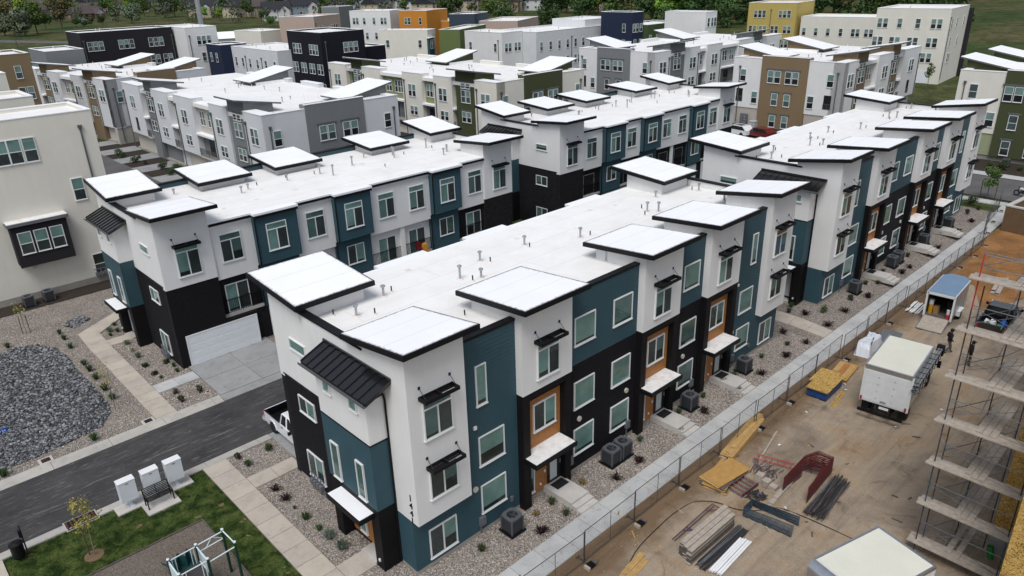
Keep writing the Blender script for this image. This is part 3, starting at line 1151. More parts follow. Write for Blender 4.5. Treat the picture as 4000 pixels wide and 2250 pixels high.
        for w0 in wins:
            window(F, w0, w0 + 1.55, 7.46, 8.99, 'fixed', low=.08, far=far)
            window(F, w0, w0 + 1.55, 3.83, 5.39, 'fixed', blind='blind' if RN.random() < .6 else 'blind_low', far=far)
            window(F, w0, w0 + 1.55, 1.02, 2.58, 'fixed', blind='blind' if RN.random() < .5 else 'blind_low', low=.12, far=far)
            F.mb().tube((w0 + .4 if w0 == wins[0] else w0 + 1.3, .03, 3.13), (w0 + .4 if w0 == wins[0] else w0 + 1.3, .11, 3.13), .15, 10).obj('exhaust_vent', 'vent_beige', root)
        for mbx in ([b - .55] if k == 1 else [a + .3, b - .6]):
            F.box('meter_box', mbx - .14, mbx + .16, .03, .2, .65, 1.12, 'grey_box')
            F.box('conduit', mbx - .03, mbx + .03, .03, .09, 0, .65, 'grey_box')
    # --- front: entries under white boxes
    for (a, b) in FRONT_A['W']:
        a, b = seg(a, b)
        tower(B, a, b, -.45, 2.9, 6.51, 11.0 - low_caps, 10.65 - low_caps)
        canopy_roof(B, a - .46, b + .46, -1.2, 3.48, 11.22 - low_caps, 10.84 - low_caps)
        Wb = B.wall('u', -.45, -1)
        window(Wb, a + .92, a + 2.4, 7.05, 8.86, 'slide', transom=.25, far=far)
        awning(Wb, a + .77, a + 2.55, 8.98)
        for p, q in ((a, a + .47), (b - .42, b)):
            B.box('entry_post', p, q, -.42, .02, -.1, 6.16, 'black_panel')
        B.box('entry_header', a, b, -.42, .02, 6.16, 6.50, 'black_panel')
        B.box('entry_header', a + .47, b - .42, -.12, .02, 5.82, 6.16, 'black_panel')
        p, e = a + .47, b - .42
        nb = 17
        for i in range(nb):
            x0, x1 = p + (e - p) * i / nb, p + (e - p) * (i + 1) / nb
            F.box('wood_board', x0 + .005, x1 - .005, .0, .035 + RN.uniform(0, .006), .2, 5.83, 'wood_cedar')
        Wd = B.wall('u', -.04, -1)
        window(Wd, a + 1.0, a + 2.55, 3.92, 5.47, 'slide', flip=True, far=far)
        window(Wd, a + .55, a + 1.0, .45, 2.55, 'fixed', far=far)
        # front door with frosted light
        d0 = a + 1.95
        dr = Wd.box('front_door', d0, d0 + .98, .0, .05, .34, 2.55, 'door_dark')
        Wd.box('door_light', d0 + .16, d0 + .66, .05, .062, .5, 2.4, 'frosted', dr)
        Wd.box('door_handle', d0 + .84, d0 + .90, .05, .11, 1.25, 1.5, 'galvanised', dr)
        Wd.box('door_bell', a + 1.72, a + 1.80, .0, .05, 1.2, 1.35, 'white_paint')
        Wd.mb().tube((a + 1.45, 0, .62), (a + 1.45, .06, .62), .06, 8).obj('outlet', 'white_paint', root)
        o = B.box('entry_canopy', a + .05, b - .42, -1.22, .0, 2.78, 3.02, 'black_trim')
        B.box('canopy_top', a + .12, b - .49, -1.15, -.02, 3.0, 3.04, 'canopy_dirty', o)
        # steps
        if near:
            B.box('porch_slab', a + 1.7, a + 3.0, -1.95, -.02, -.1, .32, 'concrete_pale')
            B.box('step', a + 1.72, a + 2.98, -2.28, -1.95, -.1, .21, 'concrete_pale')
            B.box('step', a + 1.72, a + 2.98, -2.60, -2.28, -.1, .11, 'concrete_pale')
            B.box('door_mat', a + 2.0, a + 2.85, -.75, -.2, .32, .335, 'cloth_black')
    # --- left end
    E = B.wall('v', 0, -1)
    if near == 2:
        E.box('mortar_bed', 5.1, DEP, -.01, .012, .16, 6.12, 'mortar')
        bricks(E, [(5.1, DEP, .16, 6.12)], [(7.57, 9.12, 4.5, 5.45), (7.57, 9.12, .63, 2.15)], 150)
    else:
        E.box('brick_face', 5.1, DEP, -.01, .032, .16, 6.12, 'brick_wall')
    E.box('drip_edge', 5.1, DEP + .1, 0, .045, 6.12, 6.17, 'black_trim')
    E.box('end_wall', 2.9, DEP + .1, -.02, .01, 6.17, 9.6, 'stucco_white')
    window(E, 7.57, 9.12, 4.5, 5.45, 'slide', far=far)
    window(E, 7.57, 9.12, .63, 2.15, 'slide', far=far)
    window(E, 7.6, 9.13, 8.05, 8.63, 'fixed', far=far)
    siding(E, 0, 1.17, .16, 2.88, 'teal_siding')
    B.box('end_parapet', -.01, .26, 2.9, 7.7, 9.6, 10.32, 'stucco_white')
    B.box('coping', -.07, .32, 2.5, 8.0, 10.32, 10.42, 'black_trim')
    # bay with its own shed roof
    b0, b1, bu = 1.17, 5.1, -.94
    B.mb().hexa([(bu, b0, 6.70), (0, b0, 6.70), (0, b1, 6.70), (bu, b1, 6.70)], [(bu, b0, 9.05), (0, b0, 9.45), (0, b1, 9.45), (bu, b1, 9.05)]).obj('bay_wall', 'stucco_white', root)
    B.box('bay_core', bu + .02, 0, b0 + .02, b1 - .02, 3.3, 6.7, 'teal_wall')
    G1 = B.wall('v', bu + .02, -1)
    G2 = B.wall('u', b0 + .02, -1)
    siding(G1, b0, b1, 3.33, 6.66, 'teal_siding')
    siding(G2, bu, 0, 3.33, 6.66, 'teal_siding')
    G1.box('drip_edge', b0 - .03, b1, 0, .05, 6.66, 6.71, 'black_trim')
    G2.box('drip_edge', bu - .03, 0, 0, .05, 6.66, 6.71, 'black_trim')
    Wb = B.wall('v', bu - .012, -1)
    window(Wb, 3.87, 4.52, 3.52, 5.44, 'fixed', blind='blind_low', far=far)
    window(Wb, 1.86, 2.46, 3.52, 5.44, 'fixed', blind='blind_low', far=far)
    Wu = B.wall('v', bu, -1)
    window(Wu, 3.85, 4.43, 8.03, 8.62, 'fixed', far=far)
    window(Wu, 1.77, 2.37, 8.05, 8.60, 'fixed', far=far)
    # black base of the bay with the recessed door
    B.box('bay_base', bu, .0, b0, b1, 2.92, 3.3, 'black_panel')
    B.box('entry_post', bu, .0, b0, 1.8, -.1, 2.92, 'black_panel')
    B.box('entry_post', bu, -.35, 4.48, b1, -.1, 2.92, 'black_panel')
    B.box('entry_back', -.36, .0, 1.8, b1, -.1, 2.92, 'black_panel')
    R_ = B.wall('v', -.36, -1)
    nb = 12
    for i in range(nb):
        y0, y1 = 2.75 + 1.7 * i / nb, 2.75 + 1.7 * (i + 1) / nb
        R_.box('wood_board', y0 + .005, y1 - .005, 0, .035 + RN.uniform(0, .006), .2, 2.9, 'wood_cedar')
    R2 = B.wall('v', -.40, -1)
    window(R2, 3.2, 3.75, .5, 2.5, 'fixed', far=far)
    dr = R2.box('front_door', 1.82, 2.72, -.03, .02, .15, 2.6, 'door_dark')
    R2.box('door_light', 2.0, 2.5, .02, .035, .3, 2.45, 'frosted', dr)
    Wu.box('outlet', 1.42, 1.52, 0, .06, .42, .55, 'white_paint')
    B.box('porch_slab', -1.0, -.36, 1.8, 3.0, -.1, .14, 'concrete_pale')
    o = B.box('entry_canopy', -1.72, bu, 1.5, 4.22, 2.80, 3.04, 'black_trim')
    B.box('canopy_top', -1.66, bu - .01, 1.56, 4.16, 3.03, 3.055, 'roof_cap', o)
    # standing-seam shed roof
    eu, ez, tz = -1.27, 9.13, 9.66
    c = [(eu, .55), (.02, .55), (.02, 5.62), (eu, 5.62)]

    def rz_(u):
        return ez + (tz - ez) * (u - eu) / (-eu)
    sh = B.mb().hexa([(u, v, rz_(u) - .16) for u, v in c], [(u, v, rz_(u)) for u, v in c]).obj('shed_roof', 'black_metal', root)
    k = 10
    for i in range(k + 1):
        v = .55 + (5.07) * i / k
        q = [(eu, v - .02), (.0, v - .02), (.0, v + .02), (eu, v + .02)]
        B.mb().hexa([(u, a, rz_(u) - .005) for u, a in q], [(u, a, rz_(u) + .05) for u, a in q]).obj('standing_seam', 'black_metal', sh)
    B.box('ridge_flashing', -.09, .02, .52, 5.65, 9.64, 9.78, 'black_metal', sh)
    g = MB(B.m3)
    g.box(eu - .13, eu - .11, .5, 5.67, ez - .13, ez - .01)
    g.box(eu - .11, eu, .5, 5.67, ez - .13, ez - .11)
    g.obj('gutter', 'vinyl_grey', sh)
    pts = [(eu - .06, .62, ez - .12), (eu + .15, .9, ez - .22), (-.12, 1.08, 9.0 - .1), (-.06, 1.10, 8.6), (-.06, 1.10, .1)]
    B.mb().path(pts, .045, 6).obj('downspout', 'black_trim', sh)
    # gas meters by the brick wall
    for i, y in enumerate((7.75, 8.05, 8.35, 8.65)):
        o = MB(B.m3).box(-.34, -.12, y - .11, y + .11, .35, .68).tube((-.23, y, .68), (-.23, y, 1.0), .03, 6).tube((-.23, y, .1), (-.23, y, .36), .03, 6).obj('gas_meter', 'grey_box', root)
    B.mb().tube((-.2, 7.6, 1.0), (-.2, 8.8, 1.0), .03, 6).obj('gas_pipe', 'grey_box', root)
    # right end: plain
    X = B.wall('v', L, 1)
    X.box('end_wall', 2.9, DEP + .1, -.02, .01, 6.17, 9.6, 'stucco_white')
    X.box('brick_face', 0.1, DEP, -.01, .03, .16, 6.12, 'brick_wall')
    B.box('end_parapet', L - .26, L + .01, 2.9, 7.7, 9.6, 10.32, 'stucco_white')
    B.box('coping', L - .32, L + .07, 2.5, 8.0, 10.32, 10.42, 'black_trim')
    # --- rear
    RV = DEP
    K = B.wall('u', RV, 1)
    B.box('rear_base', 0, L, RV - .3, RV, 0, 5.6, 'brick_wall') if near < 2 or my > 0 else None
    for (a, b, end) in ((0, 3.5, 0), (28.0, 31.35, 1)):
        tower(B, a - (.012 if not end else 0), b + (.012 if end else 0), 7.75, RV + .45, 5.95, 10.62, 10.98, name='rear_box')
        canopy_roof(B, a - .40, b + .40, 7.27, 12.05, 10.87, 11.25)
        Wb = B.wall('u', RV + .45, 1)
        w0 = a + 1.02
        window(Wb, w0, w0 + 1.55, 6.62, 8.75, 'slide', transom=.36, far=far)
        awning(Wb, w0 - .1, w0 + 1.65, 8.72)
        if my < 0 and near == 2 and not end:
            B.box('brick_core', a + .05, b, RV - .2, RV + .40, 0, 5.95, 'mortar')
            Wk = B.wall('u', RV + .40, 1)
            bricks(Wk, [(a, b, 2.55, 5.93), (a, a + .55, .16, 2.55)], (), 150)
            Ek = B.wall('v', .02, -1)
            Ek.box('brick_face', RV - .02, RV + .42, -.01, .04, .16, 5.95, 'brick_wall')
        else:
            B.box('brick_face', a, b, RV - .2, RV + .42, 0, 5.95, 'brick_wall')
    # stucco and teal boxes of the upper rear floor, stepping in and out
    K1 = B.wall('u', RV + .30, 1)
    for (a, b, wins, div) in ((3.5, 6.55, [4.07], 0), (9.72, 12.9, [10.58], 0), (16.0, 22.05, [16.9, 19.9], 1), (25.05, 28.0, [26.2], 0)):
        B.box('stucco_box', a, b, RV - .2, RV + .30, 5.6, 9.55, 'stucco_white')
        B.box('eave_fascia', a, b, RV + .28, RV + .52, 9.50, 9.68, 'black_trim')
        B.box('roof_membrane', a - .1, b + .1, RV + .2, RV + .50, 9.68, 9.80, 'roof_cap')
        for w0 in wins:
            window(K1, w0, w0 + 1.53, 6.77, 8.78, 'slide', transom=.4, flip=RN.random() < .3, far=far)
        # balcony in the recess below
        if a < 4 or a > 25:
            B.box('recess_brick', a, b, RV - .2, RV - .085, 2.6, 5.6, 'brick_wall')
        B.box('balcony_slab', a, b, RV - .3, RV + .05, 2.62, 2.85, 'concrete_pale')
        B.box('black_beam', a, b, RV - .3, RV + .02, 2.25, 2.62, 'black_panel')
        railing(K, a + .05, b - .05, .02, 2.85, 1.05)
        for w0 in wins:
            window(B.wall('u', RV - .085, 1), w0 - .1, w0 + 1.6, 2.9, 5.0, 'slide', far=far)
        if div:
            B.box('balcony_divider', 18.9, 19.3, RV - .3, RV + .2, 2.85, 5.6, 'stucco_white')
    K2 = B.wall('u', RV + .78, 1)
    K3 = B.wall('u', RV + .2, 1)
    for (a, b) in ((6.55, 9.72), (12.9, 16.0), (22.05, 25.05)):
        B.box('teal_core', a, b, RV - .2, RV + .78, 6.0, 9.5, 'teal_wall')
        siding(K2, a, b, 6.02, 9.46, 'teal_siding')
        for (c_, sg) in ((a, -1), (b, 1)):
            siding(B.wall('v', c_, sg), RV + .3, RV + .78, 6.02, 9.46, 'teal_siding')
        window(K2, a + .72, a + 2.26, 6.87, 8.87, 'slide', transom=.4, far=far)
        B.box('eave_fascia', a - .05, b + .05, RV + .76, RV + 1.02, 9.46, 9.64, 'black_trim')
        B.box('roof_membrane', a - .1, b + .1, RV + .2, RV + 1.0, 9.64, 9.79, 'roof_cap')
        B.box('teal_core', a, b, RV - .2, RV + .18, 2.6, 6.0, 'teal_wall')
        siding(K3, a, b, 2.62, 5.98, 'teal_siding')
        window(K3, a + .85, a + 2.38, 3.75, 5.3, 'slide', flip=True, far=far)
        B.mb().path([(a - .05, RV + .86, 9.5), (a - .05, RV + .84, 6.05), (a - .05, RV + .32, 5.85), (a - .05, RV + .32, .3)], .05, 6).obj('downspout', 'black_trim', root)
    # garage doors
    for a in (.65, 6.95, 13.2, 19.5, 25.7):
        if my > 0 and near == 2:
            break
        Kg = B.wall('u', RV + (.40 if a < 1 else .0), 1)
        d = Kg.box('garage_door', a, a + 4.95, .005, .03, .02, 2.32, 'garage_white')
        for r in range(4):
            for q in range(8):
                Kg.box('door_panel', a + .1 + q * .6, a + .1 + q * .6 + .52, .03, .036, .1 + r * .56, .1 + r * .56 + .40, 'garage_white', d)
        mb = Kg.mb()
        mb.box(a - .1, a, 0, .05, 0, 2.42)
        mb.box(a + 4.95, a + 5.05, 0, .05, 0, 2.42)
        mb.box(a, a + 4.95, 0, .05, 2.32, 2.42)
        mb.obj('door_trim', 'vinyl', root)
        Kg.box('wall_lamp', a + 5.2, a + 5.32, 0, .12, 1.7, 2.0, 'black_trim')
    if my < 0 or near < 2:
        B.box('brick_pier', 3.5, .62 + 5.2, RV - .2, RV + .39, 2.44, 2.60, 'black_panel')
        B.box('brick_pier', 5.72, 6.9, RV - .2, RV + .02, 0, 2.62, 'brick_wall')
        for a, b in ((11.9, 13.2), (18.15, 19.5), (24.45, 25.7)):
            B.box('brick_pier', a, b, RV - .2, RV + .02, 0, 2.62, 'brick_wall')
    for (u, v, kd, h) in vents:
        roof_vent(B, u, v, ROOFZ + .05 - .2 * v / 10.4, kd, h)
    return root


VENTS_A = [(4.38, 7.37, 'cap', .75), (2.13, 6.31, 'cap', .75), (8.35, 6.22, 'cap', .95), (10.79, 7.43, 'cap', .75), (14.22, 7.42, 'cap', .75), (9.17, 5.49, 'cap', .7),
           (15.3, 2.2, 'flue', 1.15), (17.3, 5.85, 'cap', .8), (27.1, 7.6, 'cap', .6), (30.3, 6.24, 'cap', .7), (23.95, 5.96, 'cap', .85), (24.4, 5.4, 'cap', .85), (22.3, 2.6, 'flue', 1.0), (29.3, 3.6, 'flue', .8), (29.5, 2.6, 'cap', .8),
           (4.94, 7.49, 'pipe', None), (1.43, 7.19, 'pipe', None), (2.83, 5.82, 'pipe', None), (5.5, 2.47, 'pipe', None), (11.01, 6.82, 'pipe', None), (14.08, 6.86, 'pipe', None), (17.9, 5.6, 'pipe', None), (8.59, 5.49, 'pipe', None), (24.2, 6.6, 'pipe', None), (23.18, 5.57, 'pipe', None), (30.0, 6.6, 'pipe', None)]
VENTS_B = [(1.0, 7.0, 'cap', .7), (3.9, 6.9, 'flue', .9), (4.1, 6.4, 'cap', .9), (3.2, 4.9, 'pipe', None), (8.2, 5.9, 'cap', .7), (9.0, 5.3, 'cap', .6), (9.9, 4.9, 'pipe', None), (12.3, 5.2, 'cap', .7), (12.5, 4.6, 'pipe', None), (15.6, 6.6, 'cap', 1.1), (15.1, 5.4, 'cap', .9), (14.7, 5.2, 'pipe', None),
           (18.4, 5.0, 'cap', 1.0), (18.6, 4.6, 'pipe', None), (20.6, 3.4, 'cap', .9), (22.4, 5.4, 'cap', 1.1), (22.8, 4.6, 'cap', 1.0), (23.6, 5.2, 'pipe', None), (26.0, 7.8, 'cap', .8), (27.0, 7.0, 'flue', .8), (26.6, 4.5, 'cap', 1.1), (26.8, 5.1, 'pipe', None), (4.5, 2.5, 'cap', .6), (20.0, 7.5, 'pipe', None)]

townhouse('town_house_row', 'nearest black, white and teal town house row, house number 1441 on its corner', (0, 0, 0), 1, near=2, vents=VENTS_A, seed=3)
townhouse('town_house_row', 'black, white and teal town house row with white garage door, behind the nearest row', (0, 37.35, -.15), -1, rev=True, near=2, low_caps=.2, vents=[(31.35 - a, b, c, d) if False else (a, b, c, d) for a, b, c, d in VENTS_B], seed=5)
r = townhouse('town_house_row', 'black, white and teal town house row beyond the nearest one along the front footpath', (37.85, -.05, .4), 1, near=1, vents=[(a + .4, b, c, d) for a, b, c, d in VENTS_A], seed=8)
r.scale = (1.012, 1, 1)
townhouse('town_house_row', 'black, white and teal town house row at the centre, farthest of the four', (37.9, 37.45, .1), -1, rev=True, near=1, low_caps=.12, vents=VENTS_B, seed=9)

# house number on the near corner
def text(name, s, size, mat, par, M, ext=.008):
    cu = bpy.data.curves.new(name, 'FONT')
    cu.body = s
    cu.size = size
    cu.align_x = 'CENTER'
    cu.extrude = ext
    cu.offset = size * .028
    o = bpy.data.objects.new(name, cu)
    dg = None
    col.objects.link(o)
    bpy.context.view_layer.update()
    me = bpy.data.meshes.new_from_object(o)
    bpy.data.objects.remove(o)
    me.materials.clear()
    me.materials.append(MT[mat])
    q = bpy.data.objects.new(name, me)
    q.matrix_basis = M
    return attach(q, par)


A_ROOT = [o for o in bpy.data.objects if o.name == 'town_house_row'][0]
for i, ch in enumerate('1441'):
    M = Matrix.Translation((-.02, -.02, 4.06 - i * .40)) @ Matrix(((0, 0, -1), (-1, 0, 0), (0, 1, 0))).to_4x4()
    text('house_number', ch, .43, 'black_trim', A_ROOT, M)

# ---------------------------------------------------------------- rows behind: stucco houses with butterfly roofs
def pair(W, c, z0, z1, n=2, wd=.88, gap=.14, fr='vinyl'):
    t = n * wd + (n - 1) * gap
    for i in range(n):
        a = c - t / 2 + i * (wd + gap)
        window(W, a, a + wd, z0, z1, 'hung', fr=fr, far=True)


def spout(W, a, z0, z1, mat='vinyl_grey'):
    mb = W.mb()
    mb.box(a - .16, a + .16, .0, .22, z1 - .22, z1)
    mb.box(a - .10, a + .10, .02, .18, z1 - .38, z1 - .22)
    mb.box(a - .055, a + .055, .02, .13, z0, z1 - .38)
    mb.obj('downspout', mat, W.root)


def rowhouse(name, label, loc, swap, L, E, long_, end, tw, white, lap, rz=0, back=(), end_win=(), zb=0, seed=1, group='stucco town house rows with tilted roof plates', lowlap='lap_pink', nv=30):
    RN.seed(seed)
    root = thing(name, label, 'town house', loc, rz, group)
    B = Bld(root, 1, swap)
    R0 = .75                                                   # depth of the siding recess
    B.box('core_wall', R0, L - .1, R0, E - .1, zb, 9.3, white)
    B.box('foundation', .2, L - .2, .3, E - .2, -.6, .3, 'foundation')
    n = 5
    for k in range(n):
        B.box('roof_membrane', .2 + (L - .4) * k / n, .2 + (L - .4) * (k + 1) / n, .2, E - .2, 9.3, 9.78, 'roof_membrane')
    Fp = B.wall('u', 0, -1)
    S = B.wall('u', R0, -1)
    for (a, b, kind) in long_:
        m = (a + b) / 2
        if kind == 'w':                                        # white bay
            B.box('stucco_bay', a, b, 0, 1.6, 2.75 if a > .1 else 2.6, 10.3, white)
            B.box('coping', a - .03, b + .03, -.04, 1.63, 10.3, 10.37, 'roof_cap')
            pair(Fp, m, 6.7, 8.6)
            if a < .1 or b > L - .1:
                if b > L - .1:
                    B.box('balcony_opening', m - .5, m + .5, -.012, .1, 3.3, 5.3, 'dark_hole')
                    railing(Fp, m - .5, m + .5, .03, 3.3, .7, mat='vinyl_grey')
            else:
                pair(Fp, m - .2, 3.85, 5.25)
            B.box('garage_recess', a + .2, b - .2, R0 - .06, R0, 0, 2.7, RN.choice(('stucco_grey', 'cream_siding', 'garage_white')))
            spout(Fp, b - .5, .4, 9.2)
        elif kind == 't':                                      # coloured tower under a tilted plate
            B.box('tower_wall', a, b, .25, 3.9, zb, 10.75, tw)
            T_ = B.wall('u', .25, -1)
            pair(T_, m, 6.9, 8.7, wd=.95)
            pair(T_, m, 8.95, 9.7, wd=.95)
            pair(T_, m, 4.05, 5.6, wd=.95)
            T_.box('lintel', m - 1.15, m + 1.15, 0, .05, 9.72, 9.98, 'vinyl_grey')
            T_.box('lintel', m - 1.15, m + 1.15, 0, .05, 5.62, 5.84, 'vinyl_grey')
            c = [(a - .5, -1.0, 11.75), (b + .5, -1.0, 11.75), (b + .5, 4.8, 10.78), (a - .5, 4.8, 10.78)]
            B.mb().hexa([(u, v, 10.7) for u, v, z in ((a, .25, 0), (b, .25, 0), (b, 3.9, 0), (a, 3.9, 0))], [(a, .25, 11.3), (b, .25, 11.3), (b, 3.9, 10.75), (a, 3.9, 10.75)]).obj('tower_head', tw, root)
            o = B.mb().hexa([(u, v, z - .2) for u, v, z in c], c).obj('roof_plate', 'vinyl_grey', root)
            B.mb().hexa([(u, v, z - .02) for u, v, z in c], [(u + (.04 if u < m else -.04), v + (.04 if v < 1 else -.04), z + .03) for u, v, z in c]).obj('membrane_sheet', 'roof_cap', o)
        else:                                                  # lap-siding recess with a balcony below
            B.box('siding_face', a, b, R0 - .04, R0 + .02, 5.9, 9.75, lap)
            B.box('roof_edge', a, b, R0 - .1, 1.6, 9.7, 9.85, 'roof_cap')
            w_ = b - a
            if w_ > 4:
                pair(S, m - 1.25, 6.85, 8.75, 3, .75, .05, 'vinyl')
                pair(S, m + 1.6, 6.85, 8.75, 2, .75, .05, 'vinyl')
            elif w_ > 2:
                pair(S, m, 6.85, 8.75, 2 if w_ < 3 else 3, .75, .05)
            else:
                pair(S, m, 6.9, 7.6, 1, .5)
            B.box('balcony_roof', a, b, -.15, R0, 5.65, 5.9, 'roof_cap')
            B.box('balcony_recess', a + .05, b - .05, R0 - .05, R0 - .01, 2.9, 5.65, 'stucco_grey')
            S.box('balcony_door', m - .8, m + .8, .06, .09, 2.95, 5.1, 'pane_dark')
            B.box('balcony_slab', a, b, -.05, R0, 2.65, 2.9, 'concrete_pale')
            railing(Fp, a + .05, b - .05, .0, 2.9, 1.0, mat='vinyl_grey')
    for (a, b) in back:                                        # plates on the far side
        c = [(a - .4, E - 6.5, 10.35), (b + .4, E - 6.5, 10.35), (b + .4, E + .8, 11.75), (a - .4, E + .8, 11.75)]
        B.mb().hexa([(a, E - 5.5, 9.7), (b, E - 5.5, 9.7), (b, E, 9.7), (a, E, 9.7)], [(a, E - 5.5, 10.35), (b, E - 5.5, 10.35), (b, E, 11.4), (a, E, 11.4)]).obj('tower_head', tw, root)
        o = B.mb().hexa([(u, v, z - .18) for u, v, z in c], c).obj('roof_plate', 'vinyl_grey', root)
        B.mb().hexa([(u, v, z - .02) for u, v, z in c], [(u + (.04 if u < (a + b) / 2 else -.04), v + (.04 if v < E - 1 else -.04), z + .03) for u, v, z in c]).obj('membrane_sheet', 'roof_cap', o)
        B.box('roof_upstand', a - .2, a, E - 5.5, E - .2, 9.7, 10.2, 'roof_cap')
    X = B.wall('v', 0, -1)
    for (a, b, mat, z1, low) in end:
        d = .12 if mat == tw else 0
        B.box('end_wall', -d, 1.2, a, b, zb if low is None else 2.75, z1, mat)
        B.box('coping', -d - .04, .3, a - .03, b + .03, z1, z1 + .07, 'roof_cap')
        if low:
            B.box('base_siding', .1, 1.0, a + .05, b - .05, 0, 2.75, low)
    Xt = B.wall('v', -.12, -1)
    for (c, z0, k, onT) in end_win:
        Wc = Xt if onT else X
        if k == 'o':
            Wc.box('balcony_opening', c - .55, c + .55, -.05, .012, z0, z0 + 2.0, 'dark_hole')
            railing(Wc, c - .55, c + .55, .03, z0, .8, mat='vinyl_grey')
        else:
            n = 2 if k in ('p', 'pl') else 1
            pair(Wc, c, z0, z0 + 1.8, n, 1.0, .12)
            if onT:
                Wc.box('lintel', c - .62 * n - .1, c + .62 * n + .1, 0, .06, z0 + 1.83, z0 + 2.1, 'vinyl_grey')
    if end:
        spout(X, .8, .4, 9.0)
        spout(X, E - .8, .4, 9.0)
    # vents
    for i in range(nv):
        roof_vent(B, RN.uniform(2, L - 2), RN.uniform(4.5, E - 5.5), 9.76, RN.choice(('cap', 'white', 'white', 'cap')), RN.choice((.55, .7, .85)))
    # parapet along the far side
    for a in range(0, int(L) - 6, 9):
        B.box('parapet', a + .1, a + 5.2, E - .9, E - .1, 9.3, 10.3, white)
        B.box('coping', a + .06, a + 5.24, E - .94, E - .06, 10.3, 10.36, 'roof_cap')
    return root


LONG47 = [(0, 4.8, 'w'), (4.8, 9.3, 't'), (9.3, 14.5, 'w'), (14.5, 20.0, 's'), (20.0, 26.2, 'w'), (26.2, 28.6, 's'), (28.6, 34.6, 'w'), (34.6, 38.0, 't'), (38.0, 39.6, 's'), (39.6, 47.0, 'w')]
ENDW = [(1.6, 6.6, 's', 0), (8.0, 6.35, 'p', 1), (11.2, 6.35, 'p', 1), (16.8, 6.5, 's', 0), (3.9, 3.4, 's', 0), (8.0, 3.2, 's', 1), (11.0, 3.2, 's', 1), (15.6, 3.4, 's', 0)]
rowhouse('stucco_town_house', 'white and grey stucco town house row with long facade, left of the centre', (23.2, 58.6, 0), True, 47.0, 18.6, LONG47,
         [(0, 5.4, 'stucco_lightgrey', 10.3, 'lap_cream'), (5.4, 13.4, 'stucco_grey', 10.75, None), (13.4, 18.6, 'stucco_lightgrey', 10.3, 'lap_cream')], 'stucco_grey', 'stucco_lightgrey', 'lap_cream', back=[(2.5, 7.5), (28.5, 33.5)], end_win=ENDW, seed=21)
rowhouse('stucco_town_house', 'white and tan stucco town house row behind the grey one on the left', (22.4, 110.4, 0), True, 36.5, 17.0,
         [(0, 5.2, 'w'), (5.2, 9.3, 't'), (9.3, 14.2, 'w'), (14.2, 19.4, 's'), (19.4, 24.5, 'w'), (24.5, 28.2, 't'), (28.2, 29.6, 's'), (29.6, 36.5, 'w')],
         [(0, 5.0, 'stucco_lightgrey', 10.3, 'lap_cream'), (5.0, 11.5, 'stucco_tan', 10.9, None), (11.5, 17, 'stucco_lightgrey', 10.3, 'lap_cream')], 'stucco_tan', 'stucco_lightgrey', 'lap_cream', rz=rad(6.2), back=[(3, 8), (20, 25)], end_win=ENDW[:4], seed=22, nv=20)
rowhouse('stucco_town_house', 'cream and olive green stucco town house row at the centre', (56.6, 56.0, 0), True, 44.5, 18.3,
         [(0, 4.7, 'w'), (4.7, 9.2, 't'), (9.2, 9.8, 's'), (9.8, 14.2, 'w'), (14.2, 17.2, 's'), (17.2, 22.2, 'w'), (22.2, 28.5, 's'), (28.5, 33.8, 'w'), (33.8, 37.3, 't'), (37.3, 38.8, 's'), (38.8, 44.5, 'w')],
         [(0, 5.3, 'stucco_cream', 10.3, 'lap_cream'), (5.3, 13.3, 'stucco_olive', 10.75, None), (13.3, 18.3, 'stucco_cream', 10.3, 'lap_cream')], 'stucco_olive', 'stucco_cream', 'lap_olive', back=[(2.5, 7.5), (26, 31)], end_win=ENDW, seed=23)
rowhouse('stucco_town_house', 'white and mid grey stucco town house row right of centre, behind the dark ones', (92.5, 55.6, .9), False, 43.0, 17.0,
         [(0, 4.5, 'w'), (4.5, 9.0, 't'), (9.0, 13.4, 'w'), (13.4, 15.7, 's'), (15.7, 20.8, 'w'), (20.8, 26.6, 's'), (26.6, 32.0, 'w'), (32.0, 35.5, 't'), (35.5, 43.0, 'w')],
         [(0, 5.2, 'stucco_white', 10.3, 'lap_cream'), (5.2, 12.6, 'stucco_grey', 10.6, None), (12.6, 17.0, 'stucco_white', 10.3, 'lap_cream')], 'stucco_grey', 'stucco_white', 'lap_grey', back=[(3, 8), (24, 29)],
         end_win=[(2.0, 6.8, 's', 0), (7.8, 6.8, 'p', 1), (10.6, 6.8, 'p', 1), (15.6, 6.7, 's', 0), (7.6, 3.5, 's', 1), (10.2, 3.5, 's', 1), (13.6, 3.5, 's', 0), (15.8, 3.5, 'o', 0)], seed=24)
rowhouse('stucco_town_house', 'white and tan stucco town house row right of centre with tan end wall', (93.6, 24.0, 1.05), False, 28.4, 17.0,
         [(0, 4.5, 'w'), (4.5, 8.2, 't'), (8.2, 11.6, 's'), (11.6, 17.1, 'w'), (17.1, 20.2, 't'), (20.2, 21.3, 's'), (21.3, 28.4, 'w')],
         [(0, 5.2, 'stucco_white', 10.3, 'lap_pink'), (5.2, 12.6, 'stucco_tan', 10.65, None), (12.6, 17.4, 'stucco_white', 10.2, 'lap_pink')], 'stucco_tan', 'stucco_white', 'lap_cream', back=[(2, 7), (16, 21)],
         end_win=[(1.8, 6.85, 's', 0), (7.6, 6.8, 'p', 1), (10.4, 6.8, 'p', 1), (15.6, 6.7, 's', 0), (4.4, 3.6, 's', 0), (8.0, 3.5, 's', 1), (10.0, 3.5, 's', 1), (13.4, 3.5, 's', 0), (1.9, 3.7, 'o', 0), (16.0, 3.6, 'o', 0), (8.0, .25, 's', 1), (10.0, .25, 's', 1)], seed=25)
